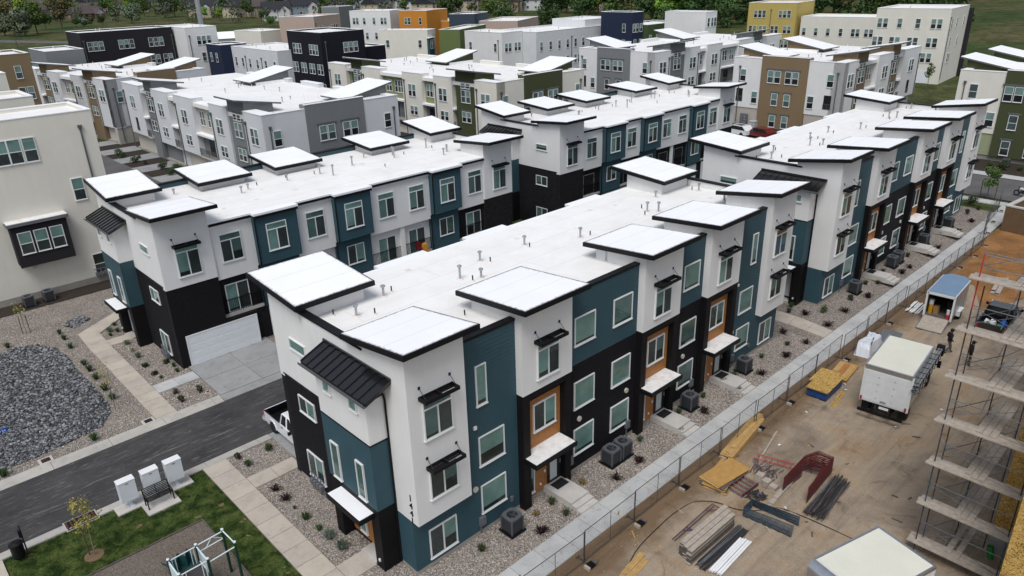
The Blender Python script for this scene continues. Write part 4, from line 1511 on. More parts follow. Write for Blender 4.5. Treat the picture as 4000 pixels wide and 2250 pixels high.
r = rowhouse('stucco_town_house', 'cream and olive green stucco town house row at the right edge', (94.7, -7.3, 1.05), False, 34.0, 17.0,
         [(0, 5.0, 'w'), (5.0, 9.0, 't'), (9.0, 14, 's'), (14, 20, 'w'), (20, 24, 't'), (24, 34, 'w')],
         [(0, 4.5, 'stucco_cream', 10.3, 'lap_green'), (4.5, 11.8, 'stucco_olive', 10.6, None), (11.8, 17.0, 'stucco_cream', 10.3, 'lap_green')], 'stucco_olive', 'stucco_cream', 'lap_green', back=[(2, 7), (13, 18)],
         end_win=[(15.1, 6.9, 's', 0), (12.6, 3.6, 's', 0), (10.6, 6.9, 'p', 1), (10.0, 3.5, 's', 1), (8.0, 3.5, 's', 1), (10.2, .3, 's', 1), (7.6, .3, 's', 1)], seed=26)


# ---------------------------------------------------------------- plain stucco blocks
def block(name, label, c, w_, d_, h, mat, wx=(), wy=(), low=(), rz=0, spouts=(), vents=4, seed=1):
    """c near corner; w_ along the face towards -y, d_ along the face towards -x (local axes turned by rz)
    wx / wy: windows (distance from the corner, z, how many); low: wings (x0, x1, y0, y1, h, mat)"""
    RN.seed(seed)
    root = thing(name, label, 'building', (c[0], c[1], .3), rad(rz), 'stucco blocks behind')
    B = Bld(root, 1, False)

    def body(a0, a1, b0, b1, hh, m):
        B.box('wall', a0, a1, b0, b1, -.8, hh - .25, m)
        for q in ((a0, a1, b0, b0 + .25), (a0, a1, b1 - .25, b1), (a0, a0 + .25, b0 + .25, b1 - .25), (a1 - .25, a1, b0 + .25, b1 - .25)):
            B.box('parapet', *q, hh - .25, hh + .1, m)
        B.box('roof_membrane', a0 + .25, a1 - .25, b0 + .25, b1 - .25, hh - .25, hh - .16, 'roof_membrane')
        mb = MB()
        for q in ((a0 - .04, a1 + .04, b0 - .04, b0 + .29), (a0 - .04, a1 + .04, b1 - .29, b1 + .04), (a0 - .04, a0 + .29, b0 + .29, b1 - .29), (a1 - .29, a1 + .04, b0 + .29, b1 - .29)):
            mb.box(*q, hh + .1, hh + .17)
        mb.obj('coping', 'roof_cap', root)
        for i in range(vents):
            roof_vent(B, RN.uniform(a0 + 1, a1 - 1), RN.uniform(b0 + 1, b1 - 1), hh - .17, RN.choice(('cap', 'white')), .7)
    body(0, w_, 0, d_, h, mat)
    for l in low:
        body(*l)
    for (t, z, n, *k) in wx:
        pair(B.wall('v', k[0] if k else 0, -1), t, z - .95, z + .95, n, .95, .2)
    for (t, z, n, *k) in wy:
        pair(B.wall('u', k[0] if k else 0, -1), t, z - .95, z + .95, n, .95, .2)
    for (ax, t) in spouts:
        spout(B.wall('v' if ax == 'x' else 'u', 0, -1), t, 1, h - 1.5)
    return root, B


# the near cream block on the left with its charcoal bay window
root, B = block('cream_block', 'cream stucco block with charcoal bay window at the left edge', (-22, 48.2), 25.6, 6.3, 14.4, 'stucco_cream', spouts=(), vents=2, seed=31)
W = B.wall('u', 0, -1)
o = 22.0
for a in (-3.9, -2.95, -1.9):
    window(W, o + a, o + a + .95, 11.05, 13.0, 'hung')
window(W, o + .8, o + 1.72, 7.25, 9.15, 'hung')
window(W, o + .88, o + 1.86, .5, 2.35, 'hung', blind='room_dark')
spout(W, o + 2.5, .5, 13.4)
B.box('bay_box', o - 4.55, o - .45, -.9, 0, 3.0, 6.2, 'stucco_charcoal')
siding(B.wall('u', -.9, -1), o - 4.55, o - .45, 2.85, 3.85, 'stucco_charcoal', .17)
Wb = B.wall('u', -.9, -1)
for a in (-4.18, -3.02, -1.86):
    window(Wb, o + a, o + a + .98, 3.95, 5.78, 'hung')
c = B.box('bay_roof', o - 4.75, o - .25, -1.15, 0, 6.35, 6.6, 'grey_box')
B.box('canopy_top', o - 4.7, o - .3, -1.1, 0, 6.6, 6.64, 'canopy_dirty', c)
B.box('foundation', 0, 25.6, -.03, .1, -.6, .3, 'foundation')
for i, a in enumerate((.9, 1.25, 1.6, 1.95)):
    MB(B.m3).box(o + a - .11, o + a + .11, -.35, -.1, .35, .7).tube((o + a, -.22, .7), (o + a, -.22, 1.0), .03, 6).obj('gas_meter', 'grey_box', root)
B.mb().tube((o + .7, -.2, 1.0), (o + 2.2, -.2, 1.0), .03, 6).obj('gas_pipe', 'grey_box', root)
W.mb().tube((o - 3.5, 0, 2.5), (o - 3.5, .1, 2.5), .16, 10).obj('exhaust_vent', 'vent_beige', root)

block('cream_block', 'low flat cream block behind the left edge building', (-14, 61.7), 16.4, 6, 14.4, 'stucco_cream', vents=3, seed=32)
block('cream_block', 'small cream block beside the brown one at the left edge', (-6, 87.2), 11.2, 7, 14.4, 'stucco_cream', wy=[(8.5, 12, 2)], seed=33)
block('brown_block', 'tan brown stucco block at the left edge behind the street', (0, 117), 14.2, 10, 14.4, 'stucco_tan', wy=[(3, 11.8, 2), (6.4, 11.8, 2), (12.2, 11.8, 1), (8, 8.6, 1), (12.6, 8.6, 2)], seed=34)
block('grey_block', 'low grey stucco block in front of the long black one', (24.1, 152), 7.0, 13, 11.9, 'stucco_grey', seed=35)
block('black_block', 'long charcoal black stucco block with rows of white windows, upper left', (33.4, 161.5), 19.4, 10, 14.4, 'stucco_charcoal', wy=[(2.7, 11.6, 3), (9.0, 11.6, 3), (15.4, 11.6, 3), (14.6, 7.9, 2), (17.4, 7.9, 2)], wx=[], spouts=[('y', .5), ('y', 19.0)], seed=36)
block('white_block', 'white stucco block joined to the long black one, upper left', (53.2, 155), 7.2, 16, 14.3, 'stucco_white', wy=[(3.9, 11.6, 3), (3.9, 8.0, 2)], spouts=[('y', .7)], seed=37)
block('navy_block', 'navy blue stucco block with two narrow windows', (55.6, 143.2), 6, 7.5, 11, 'stucco_navy', wx=[(5.4, 8.4, 1), (2.6, 8.4, 1)], seed=38)
block('white_block', 'white stucco wing with six windows left of the black tower', (57.9, 122), 10.5, 21.0, 10.6, 'stucco_lightgrey', wx=[(1.5, 7.7, 1), (5.4, 7.7, 1), (9.2, 7.7, 1), (12.6, 7.7, 1), (16.0, 7.7, 1), (19.2, 7.7, 1)], spouts=[('x', 7.2), ('x', 14.6)], vents=9, seed=39)
block('black_tower', 'blue-black stucco tower block with white window frames at upper centre', (61.0, 109.8), 9.7, 13, 14.3, 'stucco_black', wx=[(3.0, 11.2, 3), (9.4, 11.2, 3), (1.3, 7.6, 2), (4.4, 7.6, 2), (7.6, 7.6, 2), (10.9, 7.6, 2), (3, 4.0, 1), (1, 4.0, 2)], wy=[(6.4, 11.4, 3)], low=[(9.7, 16.5, 3, 13, 10.7, 'stucco_black')], spouts=[('y', .9)], vents=1, seed=40)
block('cream_block', 'low cream stucco block peeking out left of the black tower', (82, 178), 8, 12, 10.8, 'stucco_cream', rz=10, seed=41)
block('pink_block', 'pale pink stucco block with brown side at the top', (91.2, 165), 13, 11, 14.3, 'stucco_pink', wy=[(2.6, 11, 3), (9.5, 11, 3)], rz=27, spouts=[('y', .5)], seed=42)
block('grey_block', 'plain grey stucco block behind the pink one', (127.8, 212.4), 9.2, 7, 14.4, 'stucco_grey', rz=26, seed=43)
block('white_block', 'white stucco block left of the orange one at the top', (119, 170), 8.5, 14, 14.3, 'stucco_white', wx=[(12, 11.6, 2), (9, 11.6, 1), (5.6, 11.6, 1), (2.3, 11.6, 2), (8.4, 7.4, 1), (5.2, 7.4, 1)], wy=[(3.2, 8.6, 2)], rz=24, low=[(8.5, 14, -1, 8, 11, 'stucco_white')], seed=44)
block('orange_block', 'orange stucco block at the top centre', (122.8, 157.4), 11.5, 9.5, 14.3, 'stucco_orange', wx=[(6.6, 11.6, 2), (2.2, 11.6, 1)], rz=20, low=[(7.5, 20, -3.0, 6, 11.0, 'stucco_orange')], vents=2, seed=45)
r, B = block('cream_block', 'long cream stucco block with teal corner window, upper centre', (106.7, 136.5), 5.0, 14, 10.8, 'stucco_cream', wx=[(11.4, 7.6, 1), (2.2, 7.6, 1)], rz=28, seed=46)
B.box('corner_bay', -.5, 2.6, -.6, 0, 4.5, 9.0, 'teal_wall')
B.box('bay_roof', -.7, 2.8, -.8, 0, 9.0, 9.15, 'roof_cap')
pair(B.wall('u', -.6, -1), 1.2, 6.4, 8.6, 2, .9)
block('green_block', 'moss green stucco block beside the long cream one', (112, 130), 18.2, 5.8, 10.8, 'stucco_green', wy=[(17.2, 7.8, 1), (17.5, 4.3, 1)], rz=27, vents=9, seed=47)
block('tan_block', 'low tan stucco block behind the green one', (142, 140), 20.4, 12, 10.8, 'stucco_pink', rz=27.5, low=[(-3, 8, 12, 20, 13, 'stucco_slate')], vents=6, seed=48)
block('white_block', 'white stucco block with grey wing, upper right of centre', (105.9, 107.9), 6.6, 13, 11.2, 'stucco_white', wx=[(10.9, 8.0, 1), (2.2, 8.0, 1)], wy=[(1.9, 8.0, 2), (4.9, 8.0, 2)], spouts=[('x', 1.2)], seed=49)
block('grey_block', 'long pale grey stucco wing with a row of eight windows', (112.6, 103.5), 24, 14, 11.0, 'stucco_lightgrey', wy=[(1.6, 7.9, 1), (4.7, 7.9, 1), (7.7, 7.9, 1), (10.6, 7.9, 1), (13.4, 7.9, 1), (16.2, 7.9, 1), (19, 7.9, 1), (21.8, 7.9, 1), (10.6, 4.2, 1), (13.4, 4.2, 1), (14.7, 4.2, 1), (16.1, 4.2, 1)], low=[(18, 30, 1, 12, 12.6, 'stucco_lightgrey')], spouts=[('y', 12.0)], vents=8, seed=50)
block('white_block', 'small white stucco block beside the dark blue one', (142.5, 107.9), 7, 10, 11.2, 'stucco_white', wy=[(1.6, 6.9, 2), (4.6, 6.9, 2)], vents=2, seed=51)
block('blue_block', 'dark slate blue stucco block, upper right', (132.8, 91.8), 4.2, 9.5, 14.4, 'stucco_navy', wy=[(1.3, 11, 2), (3.4, 11, 1), (1.2, 7.5, 1), (3.3, 7.5, 1)], wx=[(2.4, 11, 1), (2.4, 7.4, 1)], seed=52)
block('green_block', 'dark green stucco wing with five narrow windows, upper right', (137.2, 90.6), 14.5, 9, 11.4, 'stucco_darkgreen', wy=[(1.2, 8.2, 1), (4, 8.2, 1), (7, 8.2, 1), (10, 8.2, 1), (13, 8.2, 1)], vents=5, seed=53)
block('white_block', 'white stucco tower block beside the dark green wing', (138.6, 75.8), 4.6, 11, 14.4, 'stucco_white', wy=[(1.2, 12.3, 1), (3.3, 12.3, 2), (2.8, 9.0, 1)], seed=54)
block('yellow_block', 'mustard yellow stucco block near the top right', (181.9, 76.2), 14, 13, 14.4, 'stucco_yellow', wx=[(3, 11.7, 3), (9.7, 11.7, 3), (2, 7.8, 2), (5.4, 7.8, 2), (8.6, 7.8, 2), (11.4, 7.8, 2), (2.4, 4.2, 2)], rz=8, spouts=[('x', 6.7)], seed=55)
block('cream_block', 'low cream stucco wing between the yellow and the big cream block', (185.4, 56.0), 12, 19.5, 11.0, 'stucco_cream', wx=[(18.4, 7.4, 1), (15.3, 7.4, 1), (12.2, 7.4, 1), (9, 7.4, 1), (5.4, 7.4, 2), (2.2, 7.4, 2)], rz=6, vents=3, seed=56)
r, B = block('cream_block', 'big cream stucco block with white garage door, top right', (159.0, 32.0), 15.2, 14.2, 14.7, 'stucco_cream', wx=[(12.7, 11.9, 2), (9.3, 11.9, 1), (5.8, 11.9, 1), (2.3, 11.9, 2), (13.2, 8.2, 2), (9.8, 8.2, 2), (6.3, 8.2, 2), (2.6, 8.2, 2), (3.2, 5.2, 2)], wy=[(2, 11.9, 1), (6, 11.9, 1), (9, 8, 1), (3, 8.2, 1), (4, 5, 2), (12, 11.9, 1)], rz=5, spouts=[('y', .6)], vents=1, seed=57)
B.wall('v', 0, -1).box('garage_door', 2.2, 7.2, .0, .05, .1, 2.7, 'garage_white')
B.box('dark_wing', 15.2, 17.2, -.6, 14, -.5, 14.2, 'stucco_charcoal')

# ---------------------------------------------------------------- far suburb: houses, trees, poles
def house_proto(wall, roof, w_=12, d_=10, h=5.4, two=True, trim='house_white'):
    root = thing('suburban_house', 'x', 'house')
    B = Bld(root)
    B.box('wall', 0, w_, 0, d_, -.5, h, wall)
    rh = d_ * .33
    o = MB().add([(-.5, -.6, h - .1), (w_ + .5, -.6, h - .1), (w_ + .5, d_ + .6, h - .1), (-.5, d_ + .6, h - .1), (-.5, d_ / 2, h + rh), (w_ + .5, d_ / 2, h + rh)],
             [(0, 1, 5, 4), (2, 3, 4, 5), (0, 4, 3), (1, 2, 5), (0, 3, 2, 1)]).obj('roof', roof, root)
    MB().prism([(-.02, h), (d_ + .02, h), (d_ / 2, h + rh - .35)][0:3], -.03, .05, axis=0).obj('gable', wall, root)
    # cross gable
    g0, g1 = w_ * .55, w_ * .92
    m = (g0 + g1) / 2
    gh = (g1 - g0) * .42
    B.box('gable_wing', g0, g1, -1.6, 0, -.5, h - .4, trim if wall == 'house_blue' else wall)
    MB().add([(g0 - .35, -2.0, h - .5), (g1 + .35, -2.0, h - .5), (m, -2.0, h - .5 + gh + .35), (g0 - .35, d_ / 2, h - .5), (g1 + .35, d_ / 2, h - .5), (m, d_ / 2, h - .5 + gh + .35)], [(0, 2, 5, 3), (1, 4, 5, 2)]).obj('roof', roof, root)
    MB().prism([(g0, h - .45), (g1, h - .45), (m, h - .5 + gh)], -1.62, -1.5, axis=1).obj('gable', trim, root)
    F = B.wall('u', 0, -1)
    zs = (1.0, 3.7) if two else (1.0,)
    for z in zs:
        for t in (w_ * .15, w_ * .38):
            window(F, t - .6, t + .6, z, z + 1.3, 'hung', far=True)
        window(B.wall('u', -1.6, -1), m - .7, m + .7, z, z + 1.3, 'hung', far=True)
        E_ = B.wall('v', 0, -1)
        window(E_, d_ * .3 - .6, d_ * .3 + .6, z, z + 1.3, 'hung', far=True)
        window(E_, d_ * .7 - .6, d_ * .7 + .6, z, z + 1.3, 'hung', far=True)
    F.box('front_door', w_ * .27 - .5, w_ * .27 + .5, 0, .06, 0, 2.1, 'door_dark')
    return root


HP = [('house_blue', 'roof_shingle', 13, 10, 5.4, True, 'pale blue two-storey house with dark roof and white gable'),
      ('house_cream', 'roof_shingle', 12, 10, 5.4, True, 'cream two-storey house with dark shingle roof'),
      ('house_tan', 'roof_brown', 13, 11, 5.4, True, 'tan two-storey house with brown roof'),
      ('house_brick', 'roof_brown', 17, 11, 3.0, False, 'low brick house with wide grey-brown roof'),
      ('house_white', 'roof_shingle', 12, 10, 5.2, True, 'white two-storey house with black roof')]
PROTO = [house_proto(*p[:6]) for p in HP]
_used = [False] * len(HP)
HOUSES = [(133.7, 636.2, 2, 31, ' left'), (150.3, 601.8, 3, 25, ' left'), (179.4, 718.9, 3, 4, ' left'), (205.7, 679.0, 2, 27, ' left'), (212.9, 802.8, 4, 54, ' left'), (197.8, 523.0, 1, -23, ' left'), (228.9, 572.0, 4, -31, ' left'), (230.3, 695.4, 1, 56, ' left'), (157.8, 825.6, 1, 51, ' left'), (194.7, 941.5, 2, 31, ' left'), (196.4, 848.0, 2, -15, ' left'), (274.3, 741.3, 2, 15, ' left'), (292.3, 734.7, 1, 4, ' left'), (211.6, 1143.1, 4, -21, ' left'), (271.2, 855.0, 4, -46, ' left'), (283.7, 968.4, 1, 34, ' left'), (308.6, 855.5, 2, -33, ' left'), (248.3, 989.3, 1, -8, ' left'), (249.0, 1126.3, 4, -5, ' left'), (274.3, 806.7, 4, -19, ' left'), (215.7, 488.3, 1, 17, ' centre'), (221.6, 472.7, 2, -24, ' centre'), (249.0, 512.2, 2, -8, ' centre'), (204.6, 423.5, 4, -18, ' centre'), (239.0, 451.8, 0, -15, ' centre'), (326.1, 544.1, 2, 47, ' centre'), (339.7, 545.6, 4, 19, ' centre'), (303.8, 465.6, 2, -29, ' centre'), (317.7, 458.5, 4, 17, ' centre'), (317.8, 418.8, 4, 36, ' centre'), (363.5, 506.6, 4, 38, ' centre'), (345.6, 423.4, 0, 13, ' centre'), (375.4, 504.5, 1, 25, ' centre'), (328.8, 589.2, 2, 53, ' centre'), (310.7, 693.4, 2, -25, ' centre'), (320.2, 654.6, 1, -15, ' centre'), (348.9, 671.8, 2, 28, ' centre'), (367.7, 551.7, 0, -33, ' centre'), (365.0, 636.5, 4, 26, ' centre'), (382.9, 484.3, 2, -39, ' centre'), (382.1, 594.8, 1, 48, ' centre'), (352.8, 335.6, 4, 40, ' centre'), (330.3, 334.6, 2, 43, ' centre'), (404.8, 350.8, 1, -23, ' centre'), (443.5, 391.2, 1, 7, ' centre'), (263.4, 555.2, 2, -3, ' centre'), (271.9, 403.4, 1, 20, ' centre'), (391.5, 622.9, 2, -9, ' centre'), (388.9, 752.5, 1, -7, ' centre'), (358.1, 478.7, 1, -8, ' centre'), (374.3, 373.6, 4, -32, ' centre'), (459.5, 421.3, 4, 25, ' centre'), (435.2, 452.2, 4, 14, ' centre'), (402.6, 395.1, 4, 41, ' centre'), (385.6, 331.7, 4, -6, ' centre'), (335.8, 718.4, 4, 0, ' centre'), (312.6, 502.0, 0, -3, ' centre'), (349.1, 297.8, 2, -15, ' centre'), (267.6, 435.2, 4, 27, ' centre'), (429.5, 369.0, 2, 0, ' centre'), (325.8, 371.4, 1, 45, ' centre'), (351.9, 806.6, 4, 37, ' centre'), (284.3, 528.9, 1, -17, ' centre'), (260.1, 474.9, 0, 18, ' centre'), (418.7, 658.1, 4, 14, ' centre'), (287.9, 366.7, 1, 49, ' centre'), (399.3, 570.6, 4, 35, ' centre'), (378.2, 715.3, 0, 25, ' centre'), (211.0, 767.4, 4, 20, ' left'), (345.2, 872.8, 4, 24, ' left'), (275.3, 1109.1, 0, 27, ' left'), (292.2, 1368.5, 1, 42, ' left'), (302.6, 1278.8, 1, -2, ' left'), (256.0, 881.5, 1, 55, ' left'), (230.4, 943.6, 4, 37, ' left'), (249.1, 774.5, 0, -36, ' left'), (273.0, 1064.8, 4, -41, ' left'), (224.3, 863.9, 4, -32, ' left')]
for (x, y, k, a, dist) in HOUSES:
    if not _used[k]:
        o = PROTO[k]
        _used[k] = True
    else:
        o = copy_tree(PROTO[k])
    o.location = (x, y, .3)
    o.scale = (1.3, 1.3, 1.3)
    o.rotation_euler = (0, 0, rad(a))
    o['label'] = HP[k][6] + ', suburb top' + dist
    o['group'] = 'suburban houses at the top of the picture'
for k, u in enumerate(_used):
    if not u:
        for ch in list(PROTO[k].children_recursive):
            bpy.data.objects.remove(ch)
        bpy.data.objects.remove(PROTO[k])


def leaf_cloud(rs, n, blobs, size, flat=.6):
    """leaf-clump quads spread through a set of ellipsoids, denser near their skins"""
    vs, fs = [], []
    for i in range(n):
        c, r = blobs[rs.randrange(len(blobs))]
        while True:
            p = Vector((rs.uniform(-1, 1), rs.uniform(-1, 1), rs.uniform(-1, 1)))
            if .25 < p.length < 1:
                break
        p = p.normalized() * (p.length ** .45)
        q = Vector((c[0] + p.x * r[0], c[1] + p.y * r[1], c[2] + p.z * r[2]))
        nrm = (p + Vector((rs.uniform(-.9, .9), rs.uniform(-.9, .9), rs.uniform(-.3, 1.1)))).normalized()
        t = nrm.orthogonal().normalized()
        b = nrm.cross(t)
        ang = rs.uniform(0, 6.28)
        t, b = t * math.cos(ang) + b * math.sin(ang), b * math.cos(ang) - t * math.sin(ang)
        s = size * rs.uniform(.5, 1.25)
        k = len(vs)
        vs += [tuple(q + t * s), tuple(q + b * s * flat), tuple(q - t * s), tuple(q - b * s * flat)]
        fs.append((k, k + 1, k + 2, k + 3))
    return vs, fs


def tree_meshes(seed, h, w_, mat, n=1500, size=.35, trunk=.3, conic=False, bark='bark', low=.22):
    rs = random.Random(seed)
    blobs = []
    for i in range(9 if not conic else 7):
        if conic:
            z = h * (low + .78 * i / 7)
            r = w_ * .5 * (1 - .8 * i / 7)
            blobs.append(((rs.uniform(-.1, .1) * w_, rs.uniform(-.1, .1) * w_, z), (r, r, h * .12)))
        else:
            a = rs.uniform(0, 6.28)
            d = rs.uniform(.05, .30) * w_
            z = h * rs.uniform(low + .16, .86)
            r = w_ * rs.uniform(.17, .30)
            blobs.append(((d * math.cos(a), d * math.sin(a), z), (r, r, r * rs.uniform(.65, .95))))
    vs, fs = leaf_cloud(rs, n, blobs, size)
    crown = new_mesh(vs, fs, [mat], name='crown')
    mb = MB()
    mb.tube((0, 0, -.4), (rs.uniform(-.1, .1), rs.uniform(-.1, .1), h * .45), trunk * .5, 7, r2=trunk * .3)
    mb.tube((0, 0, h * .4), (rs.uniform(-.2, .2), rs.uniform(-.2, .2), h * .85), trunk * .32, 6, r2=trunk * .08)
    for i in range(6):
        z = h * rs.uniform(.3, .6)
        a = rs.uniform(0, 6.28)
        mb.tube((0, 0, z), (math.cos(a) * w_ * .3, math.sin(a) * w_ * .3, z + h * rs.uniform(.12, .26)), trunk * .16, 5, r2=trunk * .05)
    return crown, mb.mesh(mat=bark, name='trunk')


TM = {'dark': [tree_meshes(100 + i, 9, 7.5, 'leaf_dark', 1500, .42, .4) for i in range(2)],
      'mid': [tree_meshes(110 + i, 9, 8, 'leaf_mid', 1500, .42, .4) for i in range(3)],
      'bright': [tree_meshes(120 + i, 8, 6.5, 'leaf_bright', 1300, .40, .35) for i in range(2)],
      'silver': [tree_meshes(130 + i, 7, 7, 'leaf_silver', 1300, .38, .35, low=.1) for i in range(2)],
      'brown': [tree_meshes(140, 8, 6.5, 'leaf_brown', 900, .36, .35)],
      'conic': [tree_meshes(150, 11, 5, 'leaf_dark', 1300, .42, .35, True)],
      'street': [tree_meshes(160, 4.6, 2.6, 'leaf_mid', 700, .16, .12, low=.30)],
      'young': [tree_meshes(170, 3.2, 1.2, 'leaf_mid', 260, .10, .07, low=.25)],
      'leafless': [tree_meshes(180, 3.0, 1.3, 'leaf_yellow', 150, .05, .06, low=.35, bark='bark_pale')],
      'yellow': [tree_meshes(190, 3.6, 1.5, 'leaf_yellow', 480, .062, .06, low=.30, bark='bark_pale')]}
TL = {'dark': 'dark green broad tree', 'mid': 'mid green broad tree', 'bright': 'fresh green tree', 'silver': 'silvery green bushy tree', 'brown': 'brownish sparse tree', 'conic': 'dark narrow conifer'}


def tree(kind, x, y, s=1.0, label=None, group=None, z=None, name='tree', i=None):
    cr, tk = TM[kind][RN.randrange(len(TM[kind]))]
    root = thing(name, label, 'tree', (x, y, gz(x, y) - .05 if z is None else z), RN.uniform(0, 6.28), group)
    root.scale = (s * RN.uniform(.9, 1.1), s * RN.uniform(.9, 1.1), s)
    for nm, me in (('crown', cr), ('trunk', tk)):
        o = bpy.data.objects.new(nm, me)
        attach(o, root)
    return root


